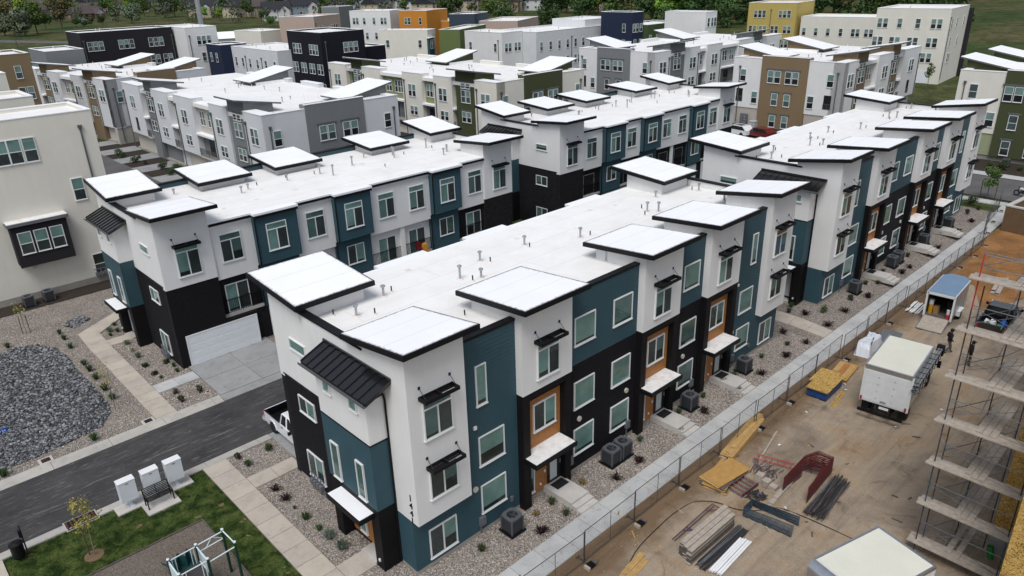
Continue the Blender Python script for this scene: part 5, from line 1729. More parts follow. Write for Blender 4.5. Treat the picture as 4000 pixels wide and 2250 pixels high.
RN.seed(77)
TW = ['between the suburban houses', 'in the rough field at the upper left', 'in the wood behind the yellow block']
TREES = [(74.7, 456.7, 'silver', 0.9, 1), (76.1, 442.1, 'silver', 0.8, 1), (80.4, 439.6, 'silver', 1.0, 1), (88.9, 453.3, 'mid', 0.9, 1), (101.7, 489.5, 'dark', 0.6, 1), (111.0, 493.1, 'brown', 1.1, 1), (130.5, 582.7, 'silver', 0.9, 1), (96.8, 558.6, 'brown', 1.0, 1), (108.5, 635.9, 'brown', 1.0, 1), (116.6, 616.2, 'bright', 1.0, 1), (121.3, 604.8, 'bright', 0.9, 1), (160.4, 667.5, 'brown', 1.1, 1), (153.3, 502.4, 'silver', 0.9, 1), (124.0, 498.1, 'silver', 0.45, 1), (132.9, 492.3, 'dark', 0.35, 1), (118.1, 490.8, 'dark', 0.35, 1), (126.8, 492.0, 'dark', 0.3, 1), (186.4, 661.5, 'mid', 1.0, 1), (192.1, 551.8, 'silver', 1.2, 1), (200.8, 556.6, 'mid', 0.8, 1), (207.3, 538.8, 'dark', 0.7, 1), (195.3, 491.5, 'bright', 0.5, 1), (195.4, 468.1, 'bright', 0.5, 1), (189.9, 586.6, 'mid', 0.8, 1), (160.4, 556.0, 'mid', 0.6, 1), (216.4, 473.6, 'dark', 0.9, 0), (234.2, 464.8, 'dark', 1.3, 0), (236.9, 457.5, 'bright', 0.9, 0), (261.2, 460.3, 'mid', 0.9, 0), (205.7, 431.5, 'mid', 0.5, 0), (207.3, 427.6, 'mid', 0.5, 0), (181.6, 370.2, 'mid', 0.45, 0), (180.9, 371.9, 'mid', 0.4, 0), (265.6, 463.0, 'dark', 0.9, 0), (278.9, 342.2, 'dark', 1.1, 0), (281.2, 335.8, 'dark', 1.2, 0), (318.2, 477.8, 'dark', 0.9, 0), (290.4, 901.6, 'mid', 1.15, 0), (510.1, 912.3, 'conic', 1.11, 0), (308.7, 511.7, 'dark', 1.04, 0), (321.0, 347.6, 'bright', 0.93, 0), (468.3, 514.8, 'dark', 0.96, 0), (424.3, 539.5, 'mid', 1.06, 0), (379.9, 828.6, 'conic', 0.96, 0), (401.2, 1095.9, 'dark', 1.0, 0), (377.6, 735.2, 'mid', 0.94, 0), (492.7, 887.7, 'dark', 0.85, 0), (516.6, 762.6, 'dark', 0.94, 0), (250.1, 1197.0, 'bright', 0.77, 0), (459.9, 513.2, 'dark', 1.12, 0), (172.8, 760.5, 'dark', 1.07, 0), (418.4, 902.4, 'mid', 0.94, 0), (229.1, 877.9, 'mid', 1.0, 0), (308.9, 459.8, 'dark', 0.78, 0), (295.7, 506.8, 'silver', 0.81, 0), (370.5, 810.2, 'silver', 0.97, 0), (269.4, 686.6, 'mid', 0.81, 0), (274.1, 782.6, 'dark', 0.98, 0), (411.1, 729.7, 'conic', 0.88, 0), (340.9, 307.2, 'conic', 0.92, 0), (461.8, 607.5, 'dark', 0.76, 0), (155.6, 842.6, 'silver', 1.02, 0), (207.0, 672.3, 'bright', 1.18, 0), (232.3, 1010.9, 'silver', 1.08, 0), (336.8, 1652.8, 'bright', 1.06, 0), (404.2, 1319.0, 'dark', 0.97, 0), (227.9, 780.4, 'bright', 0.91, 0), (320.8, 1028.9, 'silver', 1.07, 0), (408.2, 489.0, 'dark', 1.12, 0), (296.9, 451.0, 'bright', 1.18, 0), (474.1, 1170.3, 'silver', 0.85, 0), (422.1, 1509.0, 'mid', 0.76, 0), (441.6, 1502.6, 'bright', 1.05, 0), (320.5, 819.8, 'dark', 1.15, 0), (370.2, 588.1, 'bright', 0.96, 0), (231.5, 827.3, 'mid', 0.92, 0), (325.1, 1250.9, 'dark', 1.12, 0), (335.8, 432.1, 'mid', 0.97, 0), (147.2, 810.3, 'dark', 0.89, 0), (414.5, 1989.4, 'bright', 0.96, 0), (503.5, 479.4, 'dark', 0.9, 0), (399.8, 839.1, 'mid', 0.77, 0), (350.3, 477.1, 'dark', 0.79, 0), (228.3, 535.1, 'dark', 1.06, 0), (298.5, 1070.9, 'mid', 1.08, 0), (465.4, 630.6, 'mid', 0.83, 0), (440.3, 1478.0, 'silver', 0.94, 0), (547.7, 498.6, 'mid', 0.95, 0), (458.8, 658.8, 'mid', 1.0, 0), (397.1, 351.2, 'dark', 1.17, 0), (439.8, 597.2, 'conic', 0.97, 0), (526.4, 509.1, 'mid', 1.04, 0), (275.3, 539.7, 'mid', 0.86, 0), (368.6, 841.9, 'mid', 1.14, 0), (478.2, 451.6, 'dark', 0.98, 0), (306.1, 709.0, 'mid', 1.17, 0), (502.0, 606.9, 'mid', 1.02, 0), (462.9, 505.0, 'mid', 0.95, 0), (323.6, 813.1, 'conic', 0.92, 0), (306.9, 483.9, 'conic', 0.89, 0), (259.0, 553.9, 'mid', 1.0, 0), (252.5, 1014.4, 'conic', 1.1, 0), (429.0, 495.6, 'mid', 0.99, 0), (285.5, 585.0, 'conic', 0.94, 0), (418.0, 711.1, 'mid', 0.97, 0), (236.8, 747.3, 'conic', 0.88, 0), (444.0, 1074.2, 'bright', 1.1, 0), (254.7, 618.5, 'mid', 1.15, 0), (305.4, 459.2, 'silver', 0.76, 0), (212.3, 851.8, 'conic', 1.18, 0), (327.1, 436.2, 'dark', 0.8, 0), (365.6, 431.4, 'dark', 0.78, 0), (327.0, 1209.2, 'dark', 0.9, 0), (205.9, 1096.4, 'dark', 1.0, 0), (383.9, 2013.1, 'mid', 1.12, 0), (390.1, 845.6, 'silver', 0.76, 0), (456.2, 842.1, 'mid', 0.9, 0), (190.3, 1083.9, 'conic', 0.82, 0), (459.0, 411.6, 'silver', 0.83, 0), (379.1, 520.8, 'bright', 1.11, 0), (292.6, 1225.9, 'mid', 0.96, 0), (334.5, 729.8, 'conic', 1.05, 0), (261.3, 995.6, 'bright', 1.02, 0), (181.5, 811.0, 'bright', 1.06, 0), (467.4, 1570.3, 'silver', 0.86, 0), (402.8, 557.1, 'bright', 0.85, 0), (378.7, 1107.9, 'silver', 0.98, 0), (317.5, 399.3, 'dark', 0.91, 0), (195.3, 623.4, 'conic', 1.16, 0), (225.8, 1106.5, 'dark', 0.81, 0), (385.0, 435.9, 'mid', 0.79, 0), (260.8, 613.1, 'dark', 1.16, 0), (209.3, 739.4, 'dark', 0.96, 0), (327.9, 1461.3, 'dark', 0.75, 0), (314.9, 600.4, 'mid', 1.12, 0), (177.4, 987.8, 'silver', 0.89, 0), (315.2, 756.3, 'dark', 1.06, 0), (317.8, 174.9, 'mid', 1.41, 2), (359.0, 146.1, 'mid', 1.02, 2), (284.1, 161.2, 'mid', 1.29, 2), (467.7, 242.9, 'mid', 0.96, 2), (378.1, 138.4, 'brown', 1.33, 2), (468.2, 190.8, 'mid', 1.09, 2), (577.6, 239.3, 'brown', 0.99, 2), (481.4, 137.8, 'dark', 1.29, 2), (352.5, 116.0, 'mid', 1.23, 2), (560.5, 308.3, 'mid', 1.07, 2), (406.1, 110.5, 'dark', 1.43, 2), (440.3, 188.8, 'brown', 1.28, 2), (322.9, 94.8, 'mid', 1.11, 2), (298.1, 190.1, 'mid', 1.29, 2), (501.9, 139.6, 'mid', 1.06, 2), (463.1, 309.4, 'mid', 0.99, 2), (579.6, 173.3, 'dark', 1.33, 2), (571.9, 421.2, 'mid', 1.26, 2), (387.1, 170.6, 'dark', 1.16, 2), (378.3, 217.5, 'dark', 1.1, 2), (347.5, 235.5, 'dark', 1.04, 2), (529.5, 480.2, 'mid', 1.23, 2), (415.7, 203.4, 'dark', 1.25, 2), (351.6, 152.0, 'bright', 0.99, 2), (549.1, 162.6, 'mid', 1.43, 2), (296.3, 190.1, 'bright', 1.14, 2), (326.0, 95.6, 'mid', 1.37, 2), (555.1, 307.5, 'dark', 1.29, 2), (422.0, 348.6, 'dark', 1.26, 2), (298.4, 245.3, 'bright', 1.11, 2), (522.3, 199.8, 'mid', 1.43, 2), (296.8, 129.2, 'mid', 1.13, 2), (518.3, 186.3, 'dark', 1.14, 2), (341.6, 187.2, 'bright', 1.33, 2), (274.7, 191.1, 'dark', 1.14, 2), (337.3, 274.7, 'dark', 1.02, 2), (396.3, 367.9, 'dark', 1.42, 2), (295.4, 251.9, 'bright', 1.31, 2), (280.7, 254.6, 'dark', 1.33, 2), (424.6, 319.9, 'dark', 1.1, 2), (340.6, 177.5, 'brown', 0.99, 2), (394.5, 325.9, 'brown', 0.98, 2), (491.2, 284.6, 'dark', 1.09, 2), (538.5, 220.6, 'mid', 1.23, 2), (510.8, 296.6, 'brown', 1.14, 2), (571.4, 174.8, 'dark', 1.01, 2), (284.6, 239.2, 'dark', 1.13, 2), (452.9, 415.8, 'dark', 1.43, 2), (577.2, 194.6, 'dark', 1.05, 2), (614.5, 228.0, 'mid', 0.99, 2), (274.9, 183.9, 'bright', 1.19, 2), (501.7, 458.5, 'brown', 1.34, 2), (361.3, 204.7, 'bright', 1.27, 2), (597.7, 274.7, 'mid', 1.16, 2), (330.5, 127.5, 'brown', 1.36, 2), (452.2, 137.8, 'brown', 1.33, 2), (542.5, 175.5, 'brown', 1.05, 2), (577.4, 204.2, 'dark', 1.06, 2), (468.0, 274.0, 'dark', 1.13, 2), (318.6, 294.5, 'brown', 1.03, 2), (570.7, 323.6, 'dark', 0.97, 2), (525.6, 313.8, 'bright', 0.96, 2), (310.0, 101.2, 'mid', 1.18, 2), (568.9, 318.7, 'dark', 1.42, 2), (488.1, 441.6, 'dark', 0.99, 2), (324.0, 259.5, 'dark', 1.34, 2), (362.0, 284.5, 'bright', 1.23, 2), (545.9, 376.2, 'dark', 1.14, 2), (389.7, 240.0, 'mid', 1.17, 2), (311.8, 95.3, 'dark', 1.08, 2), (336.0, 164.9, 'dark', 1.07, 2), (586.1, 259.4, 'mid', 1.34, 2), (385.0, 223.4, 'mid', 1.07, 2), (304.3, 198.4, 'dark', 0.97, 2), (435.9, 265.0, 'mid', 1.23, 2), (553.0, 319.7, 'mid', 1.41, 2), (374.3, 229.5, 'bright', 1.24, 2), (431.8, 204.0, 'dark', 1.1, 2), (270.3, 206.1, 'mid', 1.27, 2), (474.9, 418.4, 'mid', 1.14, 2), (480.4, 145.7, 'mid', 1.14, 2), (399.0, 234.9, 'mid', 1.2, 2), (503.2, 249.1, 'dark', 0.97, 2), (553.9, 221.0, 'dark', 1.14, 2), (304.7, 190.8, 'dark', 1.34, 2), (487.0, 192.2, 'brown', 0.96, 2), (509.9, 362.9, 'brown', 1.07, 2), (287.4, 196.5, 'dark', 1.41, 2), (385.8, 129.3, 'mid', 0.98, 2), (388.8, 149.9, 'mid', 1.18, 2), (373.3, 152.5, 'bright', 1.39, 2), (333.2, 295.9, 'mid', 1.16, 2), (411.0, 209.1, 'mid', 1.06, 2), (562.0, 167.7, 'mid', 1.31, 2), (593.0, 287.5, 'bright', 1.18, 2), (311.0, 131.9, 'bright', 1.37, 2), (372.0, 102.5, 'dark', 1.01, 2), (489.0, 189.7, 'dark', 1.1, 2), (469.8, 152.1, 'bright', 1.4, 2), (524.7, 293.6, 'dark', 1.42, 2), (348.3, 227.0, 'dark', 0.99, 2), (564.6, 360.7, 'dark', 1.17, 2), (426.1, 220.9, 'dark', 1.02, 2), (342.3, 180.2, 'dark', 1.42, 2), (606.5, 392.3, 'dark', 1.08, 2), (380.7, 201.6, 'dark', 1.23, 2), (425.9, 184.1, 'brown', 1.08, 2), (346.9, 226.3, 'dark', 1.08, 2), (291.8, 178.5, 'dark', 1.19, 2), (569.5, 237.7, 'brown', 1.01, 2), (459.9, 173.5, 'mid', 1.39, 2), (312.7, 209.6, 'dark', 0.97, 2), (453.0, 126.3, 'bright', 1.12, 2), (563.4, 218.1, 'brown', 1.11, 2), (566.9, 479.9, 'bright', 1.12, 2), (446.4, 118.8, 'mid', 1.1, 2), (269.4, 202.2, 'brown', 1.32, 2), (445.1, 126.5, 'dark', 1.16, 2), (597.5, 439.9, 'mid', 1.22, 2), (353.8, 152.0, 'dark', 1.42, 2), (426.4, 122.7, 'mid', 1.04, 2), (342.5, 241.3, 'mid', 0.99, 2), (407.1, 108.5, 'dark', 1.01, 2), (393.0, 260.3, 'brown', 1.16, 2), (367.3, 270.9, 'dark', 1.14, 2), (305.3, 131.8, 'dark', 1.39, 2), (578.0, 240.8, 'dark', 0.98, 2), (426.1, 123.9, 'dark', 1.23, 2), (373.4, 131.8, 'dark', 1.09, 2), (489.6, 192.5, 'dark', 1.15, 2), (562.9, 234.5, 'mid', 1.05, 2), (346.0, 139.7, 'mid', 1.17, 2), (467.1, 338.2, 'bright', 0.99, 2), (355.5, 198.3, 'brown', 1.29, 2), (414.3, 147.5, 'dark', 1.24, 2), (488.4, 134.5, 'mid', 0.9, 2), (510.9, 131.9, 'mid', 1.0, 2), (545.0, 132.0, 'dark', 1.1, 2), (556.7, 123.8, 'mid', 1.0, 2), (530.4, 111.6, 'bright', 0.8, 2)]
for (x, y, kind, s, where) in [(a, b, c, d, TW[e]) for a, b, c, d, e in TREES]:
    tree(kind, x, y, s * (1.65 if 'wood' in where else 2.0 if 'rough' in where else 1.45), TL[kind] + ' ' + where, 'trees ' + where)


def far_wood(name, label, spots, mat, seed):
    """distant tree mass: many small crowns of leaf clumps and trunks joined, too far to count"""
    rs = random.Random(seed)
    vs, fs, fm = [], [], []
    for (x, y) in spots:
        h = rs.uniform(8, 14)
        w_ = h * rs.uniform(.7, 1.0)
        bl = [((x + rs.uniform(-.25, .25) * w_, y + rs.uniform(-.25, .25) * w_, h * rs.uniform(.14, .85)), (w_ * .28, w_ * .28, w_ * .24)) for _ in range(6)]
        a, b = leaf_cloud(rs, 260, bl, .72)
        k = len(vs)
        vs += a
        fs += [tuple(i + k for i in f) for f in b]
    o = bpy.data.objects.new(name, new_mesh(vs, fs, [mat], name=name))
    attach(o)
    return tag(o, label, 'trees', None, 'stuff')


far_wood('far_trees', 'distant tree mass across the top left', [(360, 1178), (173, 902), (182, 802), (276, 780), (366, 633), (279, 343), (381, 1175), (597, 733), (363, 883), (603, 647), (285, 482), (744, 1122), (483, 540), (338, 428), (229, 563), (441, 720), (373, 562), (333, 517), (572, 786), (775, 1650), (301, 417), (683, 887), (354, 717), (455, 1929), (305, 325), (195, 673), (414, 702), (508, 866), (335, 565), (427, 1009), (431, 646), (276, 511), (269, 633), (380, 1851), (584, 754), (618, 886), (359, 820), (393, 535), (729, 1489), (302, 416), (262, 466), (289, 520), (350, 445), (135, 781), (551, 580), (320, 1555), (313, 1405), (428, 1945), (250, 1439), (538, 1365), (294, 322), (520, 832), (343, 859), (740, 1807), (250, 580), (267, 427), (288, 467), (279, 345), (417, 576), (312, 524), (327, 397), (519, 1205), (450, 1274), (286, 465), (263, 979), (446, 576), (213, 992), (561, 1486), (297, 1202), (227, 454), (466, 607), (644, 742), (204, 1037), (387, 562), (403, 549), (361, 418), (546, 1095), (352, 847), (522, 691), (209, 646), (228, 1117), (228, 811), (629, 1154), (414, 625), (206, 608), (469, 661), (600, 974), (644, 1323), (248, 431), (696, 1199), (355, 742), (559, 1296), (318, 993), (189, 934), (402, 1331), (354, 1616), (493, 561), (326, 1475), (637, 713), (489, 1345), (383, 621), (157, 743), (246, 711), (227, 531), (411, 2011), (431, 1316), (365, 467), (278, 647), (399, 714), (580, 1381), (224, 535), (367, 1085), (324, 592), (294, 1127), (690, 1033), (180, 820), (656, 775), (204, 980), (245, 766), (248, 1319), (353, 1381), (366, 583), (259, 463), (282, 1079), (262, 765), (157, 718), (231, 620), (283, 316), (219, 570), (602, 628), (306, 451), (450, 1023), (310, 1191), (439, 499), (250, 823), (289, 686), (443, 1014), (149, 824), (498, 833), (310, 666), (230, 495), (471, 663), (270, 761), (160, 655), (234, 1216), (285, 903), (411, 2074), (321, 336), (301, 1052), (449, 1308)], 'leaf_mid', 1)
far_wood('far_trees', 'distant dark tree mass across the top left', [(364, 347), (548, 654), (462, 1678), (437, 575), (386, 2127), (352, 376), (364, 472), (436, 423), (352, 829), (370, 1110), (413, 1268), (375, 409), (495, 804), (472, 1085), (320, 485), (528, 622), (550, 903), (531, 1684), (219, 753), (277, 1155), (291, 569), (360, 550), (378, 765), (226, 1012), (382, 963), (304, 560), (339, 934), (366, 582), (483, 1295), (359, 722), (620, 922), (369, 773), (702, 667), (500, 951), (373, 1388), (659, 646), (307, 770), (723, 1110), (467, 1484), (474, 473), (360, 1085), (603, 1171), (357, 513), (383, 759), (319, 387), (700, 1096), (347, 656), (305, 797), (334, 811), (363, 569), (395, 374), (368, 493), (302, 970), (683, 1056), (562, 702), (354, 465), (366, 772), (529, 454), (311, 414), (214, 990), (410, 604), (342, 402), (326, 1264), (355, 556), (376, 337), (672, 747), (270, 591), (385, 353), (283, 737), (350, 632), (318, 480), (308, 410), (402, 774), (403, 588), (168, 872), (366, 974), (546, 518), (264, 741), (288, 906), (300, 509), (477, 944), (419, 1253), (423, 1615), (322, 392), (511, 1261), (313, 881), (632, 1241), (518, 944), (230, 913), (335, 1435), (424, 519), (524, 541), (684, 633), (481, 480), (400, 342), (345, 442), (383, 2135), (279, 567), (614, 602), (445, 383), (675, 1824), (380, 824), (485, 998), (275, 755), (383, 1186), (475, 2014), (426, 361), (347, 635), (419, 597), (600, 1442)], 'leaf_dark', 2)
far_wood('far_trees', 'distant dark wood across the top right', [(685, 733), (843, 567), (498, 227), (489, 403), (584, 346), (435, 147), (742, 757), (400, 125), (310, 234), (242, 250), (374, 106), (403, 418), (391, 134), (552, 471), (357, 363), (310, 91), (308, 175), (239, 219), (436, 144), (532, 174), (520, 144), (326, 92), (356, 100), (505, 510), (291, 129), (769, 357), (475, 338), (559, 501), (469, 266), (429, 338), (397, 112), (293, 111), (243, 256), (586, 578), (335, 132), (423, 207), (452, 190), (565, 492), (832, 805), (303, 79), (435, 309), (290, 221), (620, 369), (303, 91), (385, 401), (327, 271), (508, 357), (346, 258), (410, 235), (428, 191), (460, 133), (296, 105), (378, 182), (350, 128), (421, 364), (859, 788), (504, 225), (833, 677), (297, 318), (424, 296), (293, 125), (580, 257), (613, 171), (356, 181), (265, 199), (338, 163), (264, 242), (340, 259), (510, 212), (479, 380), (379, 99), (377, 225), (547, 258), (701, 709), (371, 189), (391, 103), (289, 91), (441, 256), (467, 282), (393, 153), (236, 220), (320, 174), (373, 199), (679, 362), (290, 269), (666, 479), (342, 119), (475, 188), (282, 261), (317, 264), (540, 240), (323, 355), (390, 144), (580, 162), (449, 186), (516, 270), (362, 297), (287, 137), (412, 205), (366, 168), (534, 353), (471, 211), (616, 653), (324, 223), (419, 193), (511, 188), (305, 211), (451, 202), (771, 261), (293, 156), (604, 204), (412, 149), (515, 155), (363, 163), (511, 138), (671, 458), (728, 335), (644, 229), (244, 208), (316, 179), (550, 395), (253, 169), (253, 216), (366, 114), (303, 236), (396, 120), (337, 280), (400, 110), (581, 535), (760, 378), (429, 474), (388, 308), (342, 344), (511, 233), (399, 204), (394, 146), (388, 183), (693, 259), (254, 240), (800, 296), (389, 120), (358, 117), (685, 475), (349, 133), (533, 324), (262, 176), (582, 359), (299, 72), (588, 523), (473, 197), (335, 197), (348, 270), (564, 485), (441, 240), (647, 214), (555, 174), (695, 504), (249, 179), (284, 193), (367, 96), (536, 482), (624, 455), (407, 181), (538, 414), (691, 644), (734, 472), (547, 311), (547, 217), (297, 94), (579, 178), (444, 132), (445, 143), (545, 302), (485, 194), (358, 111), (803, 523), (427, 335), (361, 246), (376, 413), (298, 88), (350, 151), (268, 128), (441, 166), (272, 152), (369, 196), (327, 241), (270, 153), (297, 70), (747, 228), (459, 464)], 'leaf_dark', 3)
far_wood('far_trees', 'distant pale green bushes across the top', [(327, 430), (504, 1616), (471, 1534), (162, 691), (419, 1528), (516, 913), (302, 393), (289, 353), (433, 654), (330, 799), (182, 476), (209, 504), (561, 976), (215, 779), (460, 638), (319, 730), (317, 990), (478, 1004), (564, 1424), (230, 390), (324, 385), (257, 669), (471, 920), (304, 613), (255, 939), (304, 395), (390, 1104), (301, 528), (268, 812), (242, 610), (400, 489), (283, 573), (440, 727), (155, 535), (175, 738), (252, 824), (412, 948), (137, 551), (404, 2077), (383, 572), (168, 639), (492, 523), (368, 575), (336, 347), (306, 366), (238, 1011), (505, 790), (115, 576), (313, 359), (152, 780), (289, 302), (352, 543), (217, 381), (561, 1190), (131, 568), (226, 353), (479, 1908), (352, 570), (418, 944), (262, 378), (357, 543), (363, 820), (187, 428), (527, 718), (241, 400), (178, 506), (586, 660), (275, 625), (310, 390), (461, 556), (382, 524), (161, 630), (439, 830), (213, 352), (250, 722), (398, 790), (196, 404), (431, 681), (291, 471), (224, 605)], 'leaf_silver', 4)

# ---------------------------------------------------------------- far odds and ends
def far_things():
    t = thing('monopole', 'tall grey steel monopole rising behind the white block at the top', 'pole', (72, 192, .2))
    MB().tube((0, 0, 0), (0, 0, 48), .75, 12, r2=.5).obj('mast', 'galvanised', t)
    MB().lathe([(1.1, 0), (1.1, .4), (.8, .5)], 12).obj('base', 'concrete_pale', t)
    for i, (x, y) in enumerate(((113.7, 330.4), (168.8, 330.2), (233.8, 387.5), (60, 360), (150, 300))):
        t = thing('utility_pole', 'thin wooden utility pole with crossarm among the suburban trees', 'pole', (x, y, .3), rad(30), 'utility poles in the suburb')
        MB().tube((0, 0, 0), (0, 0, 11), .16, 7, r2=.11).obj('post', 'bark', t)
        MB().box(-1.2, 1.2, -.07, .07, 10.2, 10.4).obj('crossarm', 'bark', t)
    # road and fence behind
    pts = [(60, 420), (95, 330), (120, 262), (165, 235), (260, 220)]
    vs = []
    for k, (x, y) in enumerate(pts):
        a, b = Vector(pts[max(0, k - 1)]), Vector(pts[min(len(pts) - 1, k + 1)])
        d = (b - a).normalized()
        vs += [(x - d.y * 5, y + d.x * 5, .38), (x + d.y * 5, y - d.x * 5, .38)]
    o = bpy.data.objects.new('back_road', new_mesh(vs, [(2 * k, 2 * k + 1, 2 * k + 3, 2 * k + 2) for k in range(len(pts) - 1)], ['asphalt_old']))
    col.objects.link(o)
    o['kind'] = 'structure'
    t = thing('vinyl_fence', 'long white vinyl fence beside the far road at the upper left', 'fence', (0, 0, .3))
    for k in range(24):
        x0, y0 = 105 + k * 2.6, 352 - k * 2.2
        x1, y1 = x0 + 2.5, y0 - 2.1
        MB().bar((x0, y0, 1.0), (x1, y1, 1.0), .06, 1.7).obj('panel', 'house_white', t)
        MB().box(x0 - .08, x0 + .08, y0 - .08, y0 + .08, 0, 2.0).obj('post', 'house_white', t)
    # white shed with a gable roof
    t = thing('white_shed', 'long white shed with a ridged roof behind the white block', 'shed', (84, 232, .2), rad(-18))
    bx('wall', 0, 14, 0, 9, -.2, 6.4, 'house_white', t)
    MB().add([(-.4, -.5, 6.3), (14.4, -.5, 6.3), (14.4, 9.5, 6.3), (-.4, 9.5, 6.3), (-.4, 4.5, 8.2), (14.4, 4.5, 8.2)], [(0, 1, 5, 4), (2, 3, 4, 5), (0, 4, 3), (1, 2, 5)]).obj('roof', 'roof_cap', t)
    # digger by the field
    t = thing('excavator', 'small dark excavator parked at the edge of the field, far left', 'excavator', (31, 205, .1), rad(20))
    bx('track', -1.8, 1.8, -1.4, -.8, 0, .9, 'rubber', t)
    bx('track', -1.8, 1.8, .8, 1.4, 0, .9, 'rubber', t)
    MB().box(-1.6, 1.5, -1.2, 1.2, .9, 2.1).box(.1, 1.4, -1.2, 0, 2.1, 3.2).obj('cab', 'steel_dark', t)
    MB().bar((1.2, .3, 1.6), (4.6, .3, 4.2), .35).bar((4.6, .3, 4.2), (7.0, .3, 2.2), .3).obj('boom', 'steel_dark', t)
    MB().prism([(6.5, 2.4), (7.6, 2.2), (7.3, 1.2), (6.4, 1.3)], -.2, .8, axis=1).obj('bucket', 'steel_dark', t)
    # white caravan and car on the far road
    for (x, y, lb, m) in ((104, 385, 'white van parked in the rough field, far upper left', 'car_white'), (160, 240, 'dark car on the road behind the pink block', 'car_black')):
        t = thing('far_car', lb, 'car', (x, y, .4), rad(-25))
        MB().prism([(-2.3, .35), (2.3, .35), (2.3, .9), (1.2, 1.0), (.6, 1.6), (-1.7, 1.6), (-2.3, 1.0)], -.9, .9, axis=1).obj('body', m, t)
        MB().prism([(1.15, 1.0), (.55, 1.54), (-1.6, 1.54), (-2.1, 1.02)], -.92, .92, axis=1).obj('side_glass', 'car_glass', t)
        for a in (-1.4, 1.4):
            for b in (-.85, .85):
                MB().tube((a, b - .1, .34), (a, b + .1, .34), .34, 10).obj('wheel', 'rubber', t)


far_things()


# ---------------------------------------------------------------- small fittings round the houses
def ac_unit():
    t = thing('air_conditioner', 'x', 'air conditioner')
    bx('pad', -.47, .47, -.47, .47, 0, .07, 'black_trim', t)
    b = bx('cabinet', -.36, .36, -.36, .36, .07, .86, 'ac_dark', t)
    for sgn in (-1, 1):
        for i in range(9):
            z = .14 + i * .075
            bx('louvre', -.34, .34, sgn * .362 - .008, sgn * .362 + .008, z, z + .03, 'ac_fin', b)
            bx('louvre', sgn * .362 - .008, sgn * .362 + .008, -.34, .34, z, z + .03, 'ac_fin', b)
        for k in (-1, 1):
            bx('corner_post', sgn * .36 - .035, sgn * .36 + .035, k * .36 - .035, k * .36 + .035, .07, .86, 'ac_lid', b)
    n = 20
    vs, fs = [], []
    for r, z in ((.27, .88), (.27, .94), (.40, .94), (.40, .84)):
        for i in range(n):
            a = 2 * PI * i / n
            q = max(abs(math.cos(a)), abs(math.sin(a))) if r > .3 else 1
            rr = min(r / q, r * 1.2) if r > .3 else r
            vs.append((rr * math.cos(a), rr * math.sin(a), z))
    for k in range(3):
        for i in range(n):
            j = (i + 1) % n
            fs.append((k * n + i, k * n + j, (k + 1) * n + j, (k + 1) * n + i))
    l = bpy.data.objects.new('lid', new_mesh(vs, fs, ['ac_lid']))
    attach(l, t)
    mb = MB()
    for i in range(10):
        a = 2 * PI * i / 10
        mb.bar((.05 * math.cos(a), .05 * math.sin(a), .945), (.28 * math.cos(a), .28 * math.sin(a), .945), .008)
    mb.obj('fan_guard', 'ac_lid', l)
    f = MB()
    for i in range(5):
        a = 2 * PI * i / 5
        c, s_ = math.cos(a), math.sin(a)
        f.hexa([(.04 * c, .04 * s_, .86), (.25 * c, .25 * s_, .85), (.25 * math.cos(a + .5), .25 * math.sin(a + .5), .89), (.04 * math.cos(a + .5), .04 * math.sin(a + .5), .89)],
               [(.04 * c, .04 * s_, .87), (.25 * c, .25 * s_, .86), (.25 * math.cos(a + .5), .25 * math.sin(a + .5), .90), (.04 * math.cos(a + .5), .04 * math.sin(a + .5), .90)])
    f.lathe([(.06, .84), (.06, .93)], 10)
    f.obj('fan', 'ac_fin', l)
    bx('fan_well', -.3, .3, -.3, .3, .855, .865, 'dark_hole', b)
    return t


AC = ac_unit()
spots = [(4.9, -.95, 'grey air conditioner on gravel nearest to the house number corner'), (12.25, -.95, 'left one of a pair of air conditioners by the nearest black brick wall'),
         (13.2, -.95, 'right one of a pair of air conditioners by the nearest black brick wall'), (19.75, -.85, 'air conditioner below the single brick wall of the nearest row'),
         (25.9, -.9, 'air conditioner by the far teal bay of the nearest row'), (42.6, -.9, 'air conditioner by the first teal bay of the farther front row'),
         (50.1, -.85, 'left one of a pair of air conditioners at the farther front row'), (51.5, -.8, 'right one of a pair of air conditioners at the farther front row'),
         (57.5, -.8, 'air conditioner beside the middle porch of the farther front row'), (64.0, -.8, 'farthest air conditioner of the front row, near the far street'),
         (-4.8, 46.9, 'left air conditioner below the bay window of the cream block'), (-3.3, 47.0, 'right air conditioner below the bay window of the cream block'),
         (92.8, 2.0, 'air conditioner at the foot of the olive green end wall')]
for i, (x, y, lb) in enumerate(spots):
    o = AC if i == 0 else copy_tree(AC)
    o.location = (x, y, gz(x, y))
    o['label'] = lb
    o['group'] = 'air conditioners on the gravel'


def mailbox():
    t = thing('mailbox_cluster', 'x', 'mailbox')
    b = bx('cabinet', -.40, .40, -.23, .23, .44, 1.56, 'mailbox', t)
    bx('lid', -.415, .415, -.245, .245, 1.56, 1.60, 'white_paint', b)
    bx('latch', -.07, .07, -.245, -.22, 1.44, 1.48, 'grey_box', b)
    for i in range(4):
        for j in range(2):
            bx('box_door', -.37 + j * .38, -.02 + j * .38, .23, .242, .5 + i * .26, .73 + i * .26, 'white_paint', b)
    bx('pedestal', -.07, .07, -.06, .06, .04, .46, 'mailbox', t)
    bx('base_plate', -.17, .17, -.15, .15, .0, .045, 'mailbox', t)
    for sx in (-1, 1):
        for sy in (-1, 1):
            MB().tube((sx * .13, sy * .11, .04), (sx * .13, sy * .11, .08), .025, 6).obj('anchor_bolt', 'galvanised', t)
    return t


